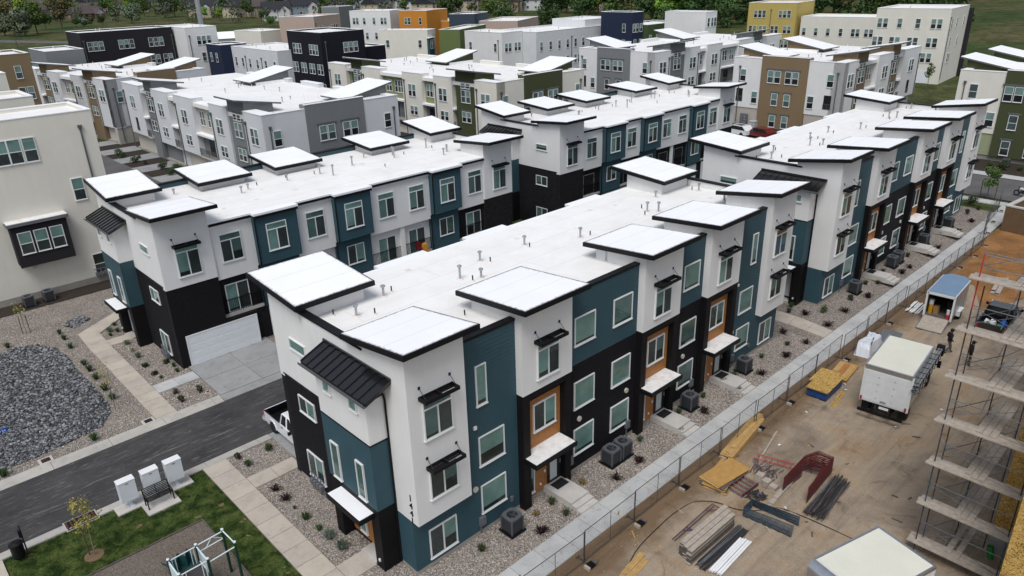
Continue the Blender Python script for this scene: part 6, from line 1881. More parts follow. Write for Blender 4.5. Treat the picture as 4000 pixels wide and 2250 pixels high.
MBX = mailbox()
for i, (x, lb) in enumerate(((-7.52, 'white mailbox cabinet on a post, left of the bench'), (-6.36, 'white mailbox cabinet behind the bench, middle of three'), (-5.21, 'white mailbox cabinet right of the bench, nearest to the footpath'))):
    o = MBX if i == 0 else copy_tree(MBX)
    o.location = (x, 14.10, .06)
    o['label'] = lb
    o['group'] = 'mailbox cabinets by the road'
p = tag(thing('pavement', 'pale concrete pad under mailboxes and bench', None), kind='structure')
slab('slab', -8.28, -4.47, 13.7, 14.55, .06, .15, 'concrete_pale', p)
slab('slab', -7.18, -5.55, 12.62, 13.7, .06, .15, 'concrete_pale', p)

t = thing('park_bench', 'black slatted steel bench on a concrete pad by the lawn', 'bench', (-6.37, 13.3, .06))
for sx in (-.62, .62):
    MB().tube((sx, -.24, 0), (sx, -.24, .62), .03, 7).tube((sx, -.24, .62), (sx, .22, .64), .028, 7).obj('front_leg', 'black_trim', t)
    MB().tube((sx, .24, 0), (sx, .24, .45), .03, 7).tube((sx, .24, .45), (sx, .36, .92), .028, 7).obj('back_leg', 'black_trim', t)
    MB().tube((sx, -.2, .43), (sx, .24, .42), .025, 6).obj('side_rail', 'black_trim', t)
for i in range(6):
    y = -.24 + i * .08
    bx('seat_slat', -.62, .62, y, y + .05, .44, .455, 'black_trim', t)
for i in range(6):
    f = i / 5
    MB().bar((-.62, .25 + f * .10, .50 + f * .41), (.62, .25 + f * .10, .50 + f * .41), .015, .05).obj('back_slat', 'black_trim', t)
MB().bar((0, -.22, .43), (0, .24, .43), .03).bar((0, .25, .47), (0, .36, .92), .03).obj('middle_brace', 'black_trim', t)

# play frame, partly out of view
t = thing('play_structure', 'dark green play frame with pale blue rails and panels on wood chips', 'playground', (-5.9, 6.1, 0))
DK, RL, TE = 'play_green', 'play_white', 'play_teal'


def post(x, y, h):
    MB().tube((x, y, -.1), (x, y, h), .06, 10).lathe([(.066, h - .02), (.066, h + .03), (.02, h + .05)], 8, 'play_white', (x, y, 0)).obj('post', DK, t)


for (x, y, h) in ((.05, 0, 2.42), (.1, -1.15, 2.42), (-1.14, -.05, 2.38), (-1.12, -1.23, 2.38), (-2.32, -.1, 2.38), (-2.32, -1.25, 2.38)):
    post(x, y, h)
MB().tube((.05, 0, 2.36), (.1, -1.15, 2.36), .03, 8).obj('end_rail', RL, t)
MB().tube((.05, 0, 2.32), (-1.14, -.05, 2.30), .028, 8).tube((.05, .0, 1.95), (-1.14, -.05, 1.93), .028, 8).tube((-.75, -.03, 1.95), (-.45, -.02, 2.31), .02, 6).tube((-.02, 0, 2.0), (-.45, -.02, 2.31), .02, 6).obj('overhead_rail', RL, t)
MB().tube((.1, -1.15, 2.18), (-1.12, -1.23, 2.16), .028, 8).obj('overhead_rail', RL, t)
bx('deck', -2.27, -1.18, -1.2, -.1, 1.38, 1.45, 'play_deck', t)
for (p, q, gap) in (((-1.14, -.05), (-2.32, -.1), 1), ((-1.12, -1.23), (-1.14, -.05), 0), ((-2.32, -1.25), (-2.32, -.1), 0), ((-1.12, -1.23), (-2.32, -1.25), 1)):
    g = MB()
    g.tube((p[0], p[1], 2.28), (q[0], q[1], 2.28), .026, 7)
    if not gap:
        g.tube((p[0], p[1], 1.5), (q[0], q[1], 1.5), .022, 7)
    for i in range(1, 9):
        a = i / 9
        if gap and .28 < a < .72:
            continue
        x, y = p[0] + (q[0] - p[0]) * a, p[1] + (q[1] - p[1]) * a
        g.tube((x, y, 1.45), (x, y, 2.28), .012 if i in (1, 2, 7, 8) and not gap else .018, 5)
    g.obj('guard_rail', RL, t)
MB().prism([(-1.18, 1.5), (-.15, 1.5), (-.15, 2.2), (-1.18, 2.24)], -2.35, -2.31, axis=0).obj('panel', 'play_white', t)
MB().prism([(-1.15, 1.5), (-.9, 1.5), (-.5, 2.2), (-1.15, 2.24)], -1.15, -1.12, axis=0).obj('panel', 'play_white', t)
wv = [(-2.35, .0), (-2.15, .28), (-1.98, .20), (-1.80, .33), (-1.60, .22), (-1.42, .36), (-1.28, .0)]
MB().add([(x, .02 + .25 * (k % 2), 1.42) for k, (x, h) in enumerate(wv)] + [(x, .12 + .3 * (k % 2), 1.72 + h) for k, (x, h) in enumerate(wv)], [(k, k + 1, k + 8, k + 7) for k in range(6)]).add([(-2.35, -.1, 1.43), (-1.28, -.1, 1.43), (-1.28, .3, 1.41), (-2.35, .3, 1.41)], [(0, 1, 2, 3)]).obj('slide_mouth', TE, t)
MB().add([(-2.1, .25, 1.40), (-1.5, .25, 1.40), (-1.5, 2.3, .3), (-2.1, 2.3, .3), (-2.15, .25, 1.62), (-1.45, .25, 1.62), (-1.45, 2.3, .52), (-2.15, 2.3, .52)], [(0, 1, 2, 3), (0, 3, 7, 4), (1, 5, 6, 2)]).obj('slide', TE, t)
t = thing('timber_edging', 'thin dark timber edging round the wood chip play area', 'edging')
bx('board', -30, -5.36, 10.43, 10.49, -.1, .07, 'timber_dark', t)
bx('board', -5.40, -5.34, -8, 10.43, -.1, .07, 'timber_dark', t)

# bin, post, drains, street name sign
t = thing('litter_bin', 'black cylindrical litter bin on a post at the lower left', 'bin', (-12.5, 13.9, 0))
MB().lathe([(.22, .15), (.26, .2), (.27, .85), (.29, .88), (.29, .95), (.12, 1.02)], 14).obj('drum', 'black_trim', t)
MB().tube((.33, .05, -.05), (.33, .05, 1.75), .035, 7).obj('post', 'steel_dark', t)
bx('bag_dispenser', .22, .36, -.08, .10, 1.15, 1.5, 'black_trim', t)
t = thing('storm_drain', 'rust brown kerb inlet grate at the edge of the lawn', 'drain', (-9.7, 14.75, .0))
bx('frame', -.75, .75, -.42, .42, -.1, .045, 'kerb_concrete', t)
for i in range(7):
    for j in range(2):
        bx('grate_bar', -.66 + i * .2, -.66 + i * .2 + .07, -.36 + j * .37, -.03 + j * .37, .045, .075, 'rust_iron', t)
bx('grate_frame', -.68, .68, -.38, .38, .045, .052, 'dark_hole', t)
for (x, y, lb) in ((-4.1, 21.55, 'dark square drain grate in a concrete collar at the footpath end'), (-9.62, 21.7, 'small rusty drain grate in the gravel by the kerb')):
    t = thing('drain_grate', lb, 'drain', (x, y, .03))
    bx('collar', -.35, .35, -.33, .33, -.1, .05 if x > -5 else .0, 'concrete_pale', t)
    bx('opening', -.22, .22, -.2, .2, .02, .055 if x > -5 else .012, 'dark_hole', t)
    for i in range(5):
        bx('grate_bar', -.2 + i * .09, -.17 + i * .09, -.2, .2, .05 if x > -5 else .01, .065 if x > -5 else .025, 'steel_dark' if x > -5 else 'rust_iron', t)
t = thing('street_sign', 'blue street name sign on a thin grey post at the left edge', 'sign', (-11.2, 21.95, 0))
MB().tube((0, 0, 0), (0, 0, 3.0), .03, 7).obj('post', 'galvanised', t)
pl = bx('name_plate', -.75, .42, -.34, -.31, 2.62, 2.84, 'sign_blue', t)
text('lettering', 'r Ln', .17, 'white_paint', pl, Matrix.Translation((.16, -.345, 2.67)) @ Matrix.Rotation(PI / 2, 4, 'X'), .003)
for (x, y, lb) in ((-.15, 13.95, 'rusty round valve cover in the gravel by the white pickup'), (-.1, 22.35, 'rusty round valve cover in the gravel by the driveway')):
    t = thing('valve_cover', lb, 'cover', (x, y, 0))
    MB().lathe([(.17, -.05), (.17, .02), (.12, .025)], 14).obj('ring', 'concrete_pale', t)
    MB().lathe([(.11, .0), (.11, .035)], 12).obj('lid', 'rust_iron', t)
o = MB().lathe([(.62, -.02), (.62, .004)], 24, 'concrete_drive', (1.55, 16.7, 0)).obj('manhole_collar', None)
tag(o, 'round concrete manhole collar in the road behind the white pickup', 'manhole')


# ---------------------------------------------------------------- temporary fence
def fence_panel():
    t = thing('fence_panel', 'x', 'fence')
    L, H_ = 3.62, 1.83
    for x in (0, L):
        MB().tube((x, 0, .05), (x, 0, H_), .021, 6).obj('post', 'fence_steel', t)
    MB().tube((L / 2, 0, .15), (L / 2, 0, H_ - .03), .014, 6).obj('middle_post', 'fence_steel', t)
    for z in (.15, H_ - .03):
        MB().tube((0, 0, z), (L, 0, z), .018, 6).obj('rail', 'fence_steel', t)
    mb = MB()
    s = .12
    n = int((L + H_) / s)
    for k in range(-int(H_ / s), int(L / s)):
        x0 = k * s
        for sg in (1, -1):
            a, b = x0, x0 + H_ - .2
            pa, pb = (a, .15), (b, H_ - .05)
            if a < 0:
                pa = (0, .15 - a)
            if b > L:
                pb = (L, H_ - .05 - (b - L))
            if pa[1] >= pb[1]:
                continue
            p, q = ((pa[0], 0, pa[1]), (pb[0], 0, pb[1])) if sg > 0 else ((L - pa[0], .004, pa[1]), (L - pb[0], .004, pb[1]))
            mb.bar(p, q, .0026)
    o = mb.obj('chain_link', 'steel_dark', t)
    for x in (0,):
        f = MB()
        f.bar((x, -.42, .06), (x, .42, .06), .03).bar((x - .13, -.42, .06), (x + .13, -.42, .06), .03).bar((x - .13, .42, .06), (x + .13, .42, .06), .03)
        f.bar((x, 0, .06), (x, .0, .3), .03)
        f.obj('foot', 'fence_steel', t)
    b = MB().box(-.28, .28, -.5, -.2, .0, .14, 'black_trim').box(-.29, -.17, -.505, -.195, .0, .145, 'timber_grey').box(.17, .29, -.505, -.195, .0, .145, 'timber_dark').obj('ballast_block', None, t)
    return t


FP = fence_panel()
ORD = 'first second third fourth fifth sixth seventh eighth ninth tenth eleventh twelfth thirteenth fourteenth fifteenth sixteenth seventeenth eighteenth nineteenth twentieth'.split()
xs = [2.0 + 3.72 * i for i in range(-2, 16)]
for i, x in enumerate(xs):
    o = FP if i == 0 else copy_tree(FP)
    o.location = (x, -4.72 + .06 * math.sin(i * 1.7), gz(x, -4.7))
    o.rotation_euler = (0, 0, rad(1.2 * math.sin(i * 2.3)))
    o['label'] = ORD[i] + ' chain-link fence panel along the building site, counted from the bottom edge'
    o['group'] = 'temporary fence panels along the building site'
for i, (x, y, a) in enumerate(((61.2, -4.6, 12), (64.9, -3.7, 10), (68.6, -3.1, 4), (72.3, -2.8, 12))):
    o = copy_tree(FP)
    o.location = (x, y, gz(x, y))
    o.rotation_euler = (0, 0, rad(a))
    o['label'] = ORD[i] + ' chain-link fence panel beside the tan block enclosure, counted from the trailer'
    o['group'] = 'temporary fence panels by the block wall'
for i, x in enumerate((2.4, 8.0)):
    tag(MB().add([(x, -4.755, 1.28), (x + .16, -4.755, 1.25), (x + .14, -4.755, 1.45), (x + .05, -4.755, 1.47), (x, -4.762, 1.28), (x + .16, -4.762, 1.25), (x + .14, -4.762, 1.45), (x + .05, -4.762, 1.47)], [(0, 1, 2, 3), (4, 7, 6, 5), (0, 4, 5, 1), (1, 5, 6, 2), (2, 6, 7, 3), (3, 7, 4, 0)]).obj('warning_ribbon', 'leaf_yellow', None), 'yellow ribbon tied to the wire fence', 'ribbon', 'ribbons on the fence')

# ---------------------------------------------------------------- vehicles
def wheel(t, x, y, r, w_, rim='galvanised', par=None):
    tr = MB().lathe([(r * .62, -w_ / 2), (r * .95, -w_ / 2), (r, -w_ * .3), (r, w_ * .3), (r * .95, w_ / 2), (r * .62, w_ / 2)], 18)
    o = bpy.data.objects.new('wheel', tr.mesh(True, 'rubber'))
    o.matrix_basis = Matrix.Translation((x, y, r)) @ Matrix.Rotation(PI / 2, 4, 'X')
    attach(o, par or t)
    q = MB().lathe([(r * .62, -w_ * .42), (r * .45, -w_ * .2), (r * .2, -w_ * .3), (r * .2, w_ * .3), (r * .45, w_ * .2), (r * .62, w_ * .42)], 14)
    p = bpy.data.objects.new('rim', q.mesh(False, rim))
    p.matrix_basis = Matrix.Translation((x, y, r)) @ Matrix.Rotation(PI / 2, 4, 'X')
    attach(p, o)


def pickup(name, label, loc, rz, paint, bedmat='black_trim', roof=None):
    """front towards +x; origin at the centre on the ground"""
    t = thing(name, label, 'pickup truck', loc, rz)
    L, W2 = 2.6, .92
    # lower body side profile, extruded in slices with tumblehome
    prof = [(-L, .55), (-L, 1.12), (-.62, 1.12), (-.55, 1.12), (1.05, 1.10), (1.35, 1.08), (2.35, .98), (L, .82), (L, .48), (2.2, .40), (-2.3, .42)]
    b = MB()
    n = len(prof)
    ring = []
    for y, k in ((-W2, .0), (-W2 * .94, .03), (W2 * .94, .03), (W2, 0)):
        ring.append([(x, y, z) for x, z in prof])
    vs = [(x, -W2, z) for x, z in prof] + [(x, W2, z) for x, z in prof]
    fs = [tuple(range(n - 1, -1, -1)), tuple(range(n, 2 * n))] + [(i, (i + 1) % n, n + (i + 1) % n, n + i) for i in range(n) if i not in (1,)]
    b.add(vs, fs)
    body = b.obj('body', paint, t)
    # bed: floor and inner walls (open top between x -L and -.62)
    c = MB()
    c.box(-L + .06, -.68, -W2 + .1, W2 - .1, .62, .66)
    c.box(-L + .06, -.68, -W2 + .08, -W2 + .10, .66, 1.13)
    c.box(-L + .06, -.68, W2 - .10, W2 - .08, .66, 1.13)
    c.box(-L + .05, -L + .07, -W2 + .1, W2 - .1, .66, 1.13)
    c.box(-.70, -.66, -W2 + .1, W2 - .1, .66, 1.13)
    for s_ in (-1, 1):
        c.box(-L + .06, -.62, s_ * W2 - .09 if s_ > 0 else -W2 + .0, s_ * W2 if s_ > 0 else -W2 + .09, 1.12, 1.15)
    c.obj('cargo_bed', bedmat, t)
    bx('tailgate', -L - .035, -L + .03, -W2 + .08, W2 - .08, .62, 1.12, paint, t)
    # cab
    q = MB().hexa([(-.60, -W2 + .03, 1.10), (1.25, -W2 + .03, 1.10), (1.25, W2 - .03, 1.10), (-.60, W2 - .03, 1.10)], [(-.50, -W2 + .19, 1.72), (.42, -W2 + .19, 1.72), (.42, W2 - .19, 1.72), (-.50, W2 - .19, 1.72)])
    q.obj('cab_glass', 'car_glass', t)
    MB().hexa([(-.54, -W2 + .17, 1.70), (.46, -W2 + .17, 1.70), (.46, W2 - .17, 1.70), (-.54, W2 - .17, 1.70)], [(-.46, -W2 + .24, 1.78), (.36, -W2 + .24, 1.78), (.36, W2 - .24, 1.78), (-.46, W2 - .24, 1.78)]).obj('cab_roof', roof or paint, t)
    for s_ in (-1, 1):
        y0, y1 = s_ * (W2 - .025), s_ * (W2 - .185)
        for (xa, xb) in ((-.58, -.50), (.18, .05), (1.22, .42)):
            MB().bar((xa, y0, 1.10), (xb, y1, 1.72), .07).obj('pillar', paint, t)
        MB().tube((.95, s_ * W2, 1.18), (.95, s_ * (W2 + .18), 1.25), .03, 6).box(.88, 1.0, s_ * (W2 + .17) - .1, s_ * (W2 + .17) + .08, 1.16, 1.34).obj('mirror', bedmat, t)
        d = bx('door', -.55, 1.0, s_ * W2 - .01, s_ * W2 + .012, .55, 1.08, paint, t)
        bx('door_handle', -.42, -.24, s_ * (W2 + .02) - .012, s_ * (W2 + .02) + .012, .94, .98, bedmat, d)
        bx('tail_light', -L - .04, -L + .05, s_ * (W2 - .05) - .06, s_ * (W2 - .05) + .06, .72, 1.1, 'tail_red', t)
        bx('headlight', 2.35, L + .02, s_ * (W2 - .2) - .18, s_ * (W2 - .2) + .18, .68, .86, 'chrome', t)
        for x in (-1.6, 1.65):
            wheel(t, x, s_ * (W2 - .11), .39, .25)
            arch = MB()
            for i in range(8):
                a, bb = PI * i / 8, PI * (i + 1) / 8
                arch.bar((x + .47 * math.cos(a), s_ * (W2 + .01), .42 + .47 * math.sin(a)), (x + .47 * math.cos(bb), s_ * (W2 + .01), .42 + .47 * math.sin(bb)), .05, .06)
            arch.obj('wheel_arch', paint, t)
    bx('rear_bumper', -L - .16, -L - .02, -W2 + .06, W2 - .06, .45, .60, 'chrome', t)
    bx('front_bumper', L - .02, L + .12, -W2 + .04, W2 - .04, .42, .60, 'chrome', t)
    bx('grille', L - .01, L + .03, -.5, .5, .62, .84, 'black_trim', t)
    return t


pickup('pickup_truck', 'white pickup truck parked behind the nearest town house row', (1.62, 13.25, .03), rad(-90), 'car_white')
t = pickup('pickup_truck', 'black pickup truck with loaded bed parked behind the scaffold', (44.0, -10.65, 0), rad(3), 'car_black', roof='car_black')
for i, (a, b, c, m) in enumerate(((-2.2, -.4, .3, 'green_pvc'), (-1.7, .1, .34, 'bucket_white'), (-1.3, -.5, .3, 'sign_blue'), (-1.6, .45, .25, 'tarp_white'), (-2.0, .3, .2, 'leaf_mid'))):
    w_ = Matrix.Rotation(rad(3), 4, 'Z') @ Vector((a, b, 0))
    tag(MB().hexa([(-.25, -.18, 0), (.25, -.2, 0), (.22, .2, 0), (-.25, .18, 0)], [(-.2, -.14, c + .1), (.21, -.15, c), (.18, .14, c + .12), (-.22, .15, c)]).obj('cargo_bag', m, None, (44.0 + w_.x, -10.65 + w_.y, .66)), ('green', 'white', 'blue', 'pale', 'leafy green')[i] + ' bundle lying in the bed of the black pickup', 'bundle')


def box_truck(name, label, loc, rz, L, W2, zb, zt, pipes=True, nose=False):
    """cargo box from x=0 (rear) to L, front towards +x"""
    t = thing(name, label, 'box truck', loc, rz)
    h = W2 / 2
    b = bx('cargo_box', 0, L, -h, h, zb, zt - .03, 'truck_white', t)
    bx('roof_panel', .06, L - .06, -h + .06, h - .06, zt - .03, zt, 'truck_roof', b)
    for s_ in (-1, 1):
        bx('roof_rail', 0, L, s_ * h - .04, s_ * h + .04, zt - .12, zt + .012, 'aluminium', b)
        bx('bottom_rail', 0, L, s_ * h - .02, s_ * h + .02, zb - .06, zb + .06, 'aluminium', b)
        bx('corner_post', -.03, .08, s_ * h - .09, s_ * h + .02, zb, zt - .1, 'truck_white', b)
    bx('rear_header', -.035, .08, -h, h, zt - .22, zt + .008, 'aluminium', b)
    d = bx('roll_door', -.015, .0, -h + .1, h - .1, zb + .05, zt - .22, 'truck_white', t)
    for i in range(5):
        z = zb + .12 + i * (zt - zb - .4) / 5
        bx('door_panel', -.028, -.014, -h + .13, h - .13, z, z + (zt - zb - .4) / 5 - .03, 'truck_white', d)
    bx('door_handle', -.06, -.02, -.15, .15, zb + .2, zb + .28, 'galvanised', d)
    for y in (-h / 3, h / 3):
        for i in range(4):
            bx('hinge', -.035, -.025, y - .02, y + .02, zb + .3 + i * .45, zb + .4 + i * .45, 'galvanised', d)
    for s_ in (-1, 1):
        bx('tail_light', -.05, -.01, s_ * (h - .06) - .05, s_ * (h - .06) + .05, zb + .05, zb + .28, 'tail_red', t)
        for i in (-1, 0, 1):
            pass
    bx('bumper', -.42, -.28, -h + .05, h - .05, .48, .62, 'black_trim', t)
    for y in (-.5, .5):
        bx('bumper_arm', -.32, .6, y - .05, y + .05, .55, .66, 'black_trim', t)
    bx('tow_plate', -.06, -.02, -.35, .15, .75, .88, 'white_paint', t)
    bx('frame_rail', 0, L + 2.2, -.42, -.30, .62, .86, 'steel_dark', t)
    bx('frame_rail', 0, L + 2.2, .30, .42, .62, .86, 'steel_dark', t)
    for s_ in (-1, 1):
        wheel(t, 1.1, s_ * (h - .25), .42, .4)
        wheel(t, L + 1.2, s_ * (h - .22), .42, .28)
        bx('mud_flap', .45, .48, s_ * (h - .25) - .2, s_ * (h - .25) + .2, .2, .75, 'rubber', t)
    # cab
    c = MB().hexa([(L + .12, -h + .1, .55), (L + 2.2, -h + .12, .55), (L + 2.2, h - .12, .55), (L + .12, h - .1, .55)], [(L + .12, -h + .2, 1.4), (L + 2.15, -h + .22, 1.25), (L + 2.15, h - .22, 1.25), (L + .12, h - .2, 1.4)]).obj('cab', 'truck_white', t)
    MB().hexa([(L + .12, -h + .2, 1.4), (L + 1.5, -h + .2, 1.36), (L + 1.5, h - .2, 1.36), (L + .12, h - .2, 1.4)], [(L + .15, -h + .32, 2.05), (L + .95, -h + .32, 2.05), (L + .95, h - .32, 2.05), (L + .15, h - .32, 2.05)]).obj('cab_glass', 'car_glass', c)
    bx('cab_roof', L + .13, L + .98, -h + .3, h - .3, 2.04, 2.12, 'truck_white', c)
    for s_ in (-1, 1):
        MB().bar((L + 1.2, s_ * (h - .2), 1.45), (L + 1.25, s_ * (h + .28), 1.6), .04).box(L + 1.17, L + 1.27, s_ * (h + .28) - .1, s_ * (h + .28) + .1, 1.4, 1.85).obj('mirror', 'black_trim', c)
    if pipes:                                                  # rack with pipes along the right side
        y0 = -h - .28
        r = MB()
        for i in range(9):
            x = .1 + i * (L - .2 + 1.2) / 8
            r.bar((x, -h, zt - .35), (x, y0 - .12, zt - .35), .03).bar((x, y0 - .12, zt - .35), (x, y0 - .12, zt - .95), .03).bar((x, y0 - .12, zt - .95), (x, -h, zt - .95), .03)
        r.bar((.1, y0 - .12, zt - .35), (L + 1.2, y0 - .12, zt - .35), .03)
        r.obj('side_rack', 'black_trim', t)
        for i, (dy, dz, rr) in enumerate(((0, -.52, .075), (.14, -.5, .07), (.02, -.70, .075), (.16, -.72, .075), (.0, -.86, .05))):
            q = tag(MB().tube((-.05 - .05 * i, y0 + dy, zt + dz), (L + .9, y0 + dy, zt + dz), rr, 10, caps=False).obj('pipe', 'galvanised', t), None)
        bx('rack_end', L + .9, L + 1.3, y0 - .12, -h + .0, zt - .95, zt - .35, 'black_trim', t)
    if nose:
        MB().add([(L, y, z) for y in (-h, h) for z in (zb,)] , [], 'x')
        g = MB()
        n = 8
        vs, fs = [], []
        for s_ in (-h, h):
            for i in range(n + 1):
                a = PI / 2 * i / n
                vs.append((L + .35 * math.sin(a), s_, zt - .35 + .35 * math.cos(a)))
        for i in range(n):
            fs.append((i, n + 1 + i, n + 2 + i, i + 1))
        vs += [(L + .35, -h, zb), (L + .35, h, zb), (L, -h, zb), (L, h, zb), (L, -h, zt - .35), (L, h, zt - .35)]
        k = 2 * (n + 1)
        fs += [(n, 2 * n + 1, k + 1, k), tuple(list(range(0, n + 1)) + [k, k + 2]), tuple([k + 3, k + 1] + list(range(2 * n + 1, n, -1)))]
        g.add(vs, fs)
        g.obj('rounded_nose', 'aluminium', b)
    return t


box_truck('box_truck', 'white box truck with pipe rack parked on the dirt, rear door facing us', (26.15, -9.5, 0), math.atan2(.48, 4.6), 4.6, 2.5, .98, 3.3)
box_truck('box_truck', 'white box truck cut off by the bottom edge, only its roof showing', (12.66, -15.4, 0), math.atan2(1.0, -3.5), 3.65, 2.5, .98, 3.3, pipes=False, nose=True)

# cargo trailer with its ramp down
t = thing('cargo_trailer', 'enclosed cargo trailer with blue-grey roof, open rear and lowered ramp', 'trailer', (41.66, -7.28, 0), math.atan2(.27, 4.2))
L, h, zb, zt = 4.0, .89, .45, 2.3
for s_ in (-1, 1):
    bx('side_wall', 0, L, s_ * h - .03, s_ * h + .03, zb, zt - .06, 'trailer_side', t)
    for i in range(1, 5):
        bx('seam', i * L / 5 - .012, i * L / 5 + .012, s_ * (h + .033) - .006, s_ * (h + .033) + .006, zb, zt - .1, 'vinyl_grey', t)
    bx('rear_post', -.04, .1, s_ * h - .07, s_ * h + .05, zb - .1, zt, 'truck_white', t)
    bx('roof_rail', 0, L, s_ * h - .05, s_ * h + .05, zt - .1, zt + .01, 'truck_white', t)
    f = MB().box(1.35, 2.45, s_ * (h + .14) - .14, s_ * (h + .14) + .12, .66, .72).box(1.35, 1.42, s_ * (h + .14) - .14, s_ * (h + .14) + .12, .35, .68).box(2.38, 2.45, s_ * (h + .14) - .14, s_ * (h + .14) + .12, .35, .68)
    f.obj('mudguard', 'truck_white', t)
    wheel(t, 1.9, s_ * (h + .14), .33, .2, 'truck_white')
bx('floor', 0, L, -h, h, zb - .08, zb, 'timber_dark', t)
bx('front_wall', L - .04, L, -h, h, zb, zt - .06, 'trailer_side', t)
bx('rear_header', -.04, .12, -h, h, zt - .18, zt, 'truck_white', t)
MB().prism([(0, -h), (L, -h), (L + .55, -h * .45), (L + .55, h * .45), (L, h), (0, h)], zt, zt + .03).obj('roof', 'trailer_roof', t)
MB().prism([(L, -h), (L + .55, -h * .45), (L + .55, h * .45), (L, h)], zb, zt).obj('nose', 'trailer_side', t)
MB().hexa([(-1.75, -h + .06, .0), (-.02, -h + .06, zb - .06), (-.02, h - .06, zb - .06), (-1.75, h - .06, .0)], [(-1.75, -h + .06, .06), (-.02, -h + .06, zb), (-.02, h - .06, zb), (-1.75, h - .06, .06)]).obj('ramp', 'timber_grey', t)
for s_ in (-1, 1):
    MB().bar((-1.75, s_ * (h - .05), .04), (-.02, s_ * (h - .05), zb - .02), .05).obj('ramp_edge', 'galv_bar', t)
bx('ramp_edge', -1.8, -1.74, -h + .04, h - .04, .0, .07, 'galv_bar', t)
MB().tube((L + .5, 0, .45), (L + 1.3, 0, .45), .05, 6).tube((L + 1.1, 0, .45), (L + 1.1, 0, 0), .04, 6).obj('drawbar', 'steel_dark', t)
TRM = Matrix.Translation((41.66, -7.28, 0)) @ Matrix.Rotation(math.atan2(.27, 4.2), 4, 'Z')


def at_trailer(x, y, z):
    return TRM @ Vector((x, y, z))


for (x, y, z, m, r, hh, lb) in ((.55, .62, .45, 'bucket_yellow', .16, .36, 'yellow bucket on the trailer floor'), (.55, .62, .81, 'bucket_yellow', .16, .36, 'yellow bucket stacked on another in the trailer'), (.55, .62, 1.17, 'bucket_white', .17, .36, 'white bucket on top of two yellow ones in the trailer'), (.25, -.62, .45, 'bucket_red', .14, .3, 'red bucket at the right side of the trailer opening'), (.27, -.62, .75, 'bucket_white', .12, .34, 'white jug on the red bucket in the trailer')):
    t = thing('bucket', lb, 'bucket', at_trailer(x, y, z))
    MB().lathe([(r * .88, 0), (r, hh - .03), (r * 1.05, hh - .03), (r * 1.05, hh)], 12).obj('pail', m, t)
    MB().lathe([(r * .3, hh), (r * 1.06, hh + .012), (r * .2, hh + .02)], 12).obj('lid', m, t)
for (x, y, z, lb) in ((.75, .25, .45, 'lower cardboard box in the trailer'), (.78, .27, .75, 'upper cardboard box in the trailer'), (1.3, .4, .45, 'cardboard box deep inside the trailer')):
    t = thing('cardboard_box', lb, 'box', at_trailer(x, y, z))
    bx('carton', -.2, .2, -.17, .17, 0, .29, 'cardboard', t)
    bx('tape', -.2, .2, -.03, .03, .29, .293, 'timber_new', t)
t = thing('tool_rack', 'dark hanging tools and coats inside the open trailer', 'tools', at_trailer(1.0, -.35, .46))
for i in range(5):
    MB().tube((.1 * i, .08 * i - .2, 0), (.1 * i + .03, .09 * i - .25, .85 + .1 * (i % 2)), .05, 7, r2=.03).obj('tool', 'steel_dark', t)
RN.seed(4)
for i in range(7):
    x0, y0 = 42.25 - .02 * i, -4.98 - .14 * i
    o = MB().tube((0, 0, 0), (2.15, .08, 0), .055, 9, caps=False).tube((0, 0, 0), (2.15, .08, 0), .045, 9, caps=False).obj('plastic_pipe', 'pipe_white', None, (x0 + RN.uniform(-.1, .1), y0, .06 + (.1 if i % 3 == 1 else 0)))
    tag(o, 'white plastic pipe lying on the dirt beside the trailer', 'pipe', 'white pipes beside the trailer')

# ---------------------------------------------------------------- building under construction and scaffold
t = thing('unfinished_building', 'unfinished building clad in yellow OSB board at the right edge', 'building')
bx('foundation_wall', 19.05, 40, -34, -17.05, -.3, 1.35, 'concrete_drive', t)
bx('core', 19.12, 40, -33.9, -17.12, 1.35, 13.9, 'timber_dark', t)
for k in range(6):
    for j in range(7):
        z0, y1 = 1.35 + k * 2.1, -17.06 - j * 1.22
        bx('osb_sheet', 19.04, 19.10, y1 - 1.21, y1, z0, z0 + 2.09, 'osb', t)
    for j in range(8):
        bx('osb_sheet', 19.11 + j * 2.44, 19.11 + j * 2.44 + 2.43, -17.11, -17.05, 1.35 + k * 2.1, 1.35 + k * 2.1 + 2.09, 'osb', t)
for k in range(4):
    for j in range(6):
        y1 = -18.38 - j * 1.22
        bx('osb_sheet', 13.78, 13.84, y1 - 1.21, y1, .3 + k * 2.44, .3 + k * 2.44 + 2.43, 'osb', t)
    for j in range(2):
        bx('osb_sheet', 13.84 + j * 2.44, 13.84 + j * 2.44 + 2.43, -18.42, -18.36, .3 + k * 2.44, .3 + k * 2.44 + 2.43, 'osb', t)
bx('core', 13.85, 18.9, -33, -18.43, -.3, 10.0, 'timber_dark', t)

t = thing('scaffold', 'tall tube scaffold with plank decks on seven levels, right edge', 'scaffold', (0, 0, 0))
LV = [.6, 2.7, 4.8, 6.9, 9.0, 11.1, 13.3]
RN.seed(6)


def std(x, y, z0, z1):
    z = z0
    i = 0
    while z < z1 - .05:
        e = min(z + 1.5, z1)
        MB().tube((x, y, z), (x, y, e), .026, 7).obj('standard', 'steel_redbright' if (e > 12.9 and y > -15) else RN.choice(('steel_blue', 'steel_dark', 'steel_rust', 'steel_blue', 'steel_dark')), t)
        z = e


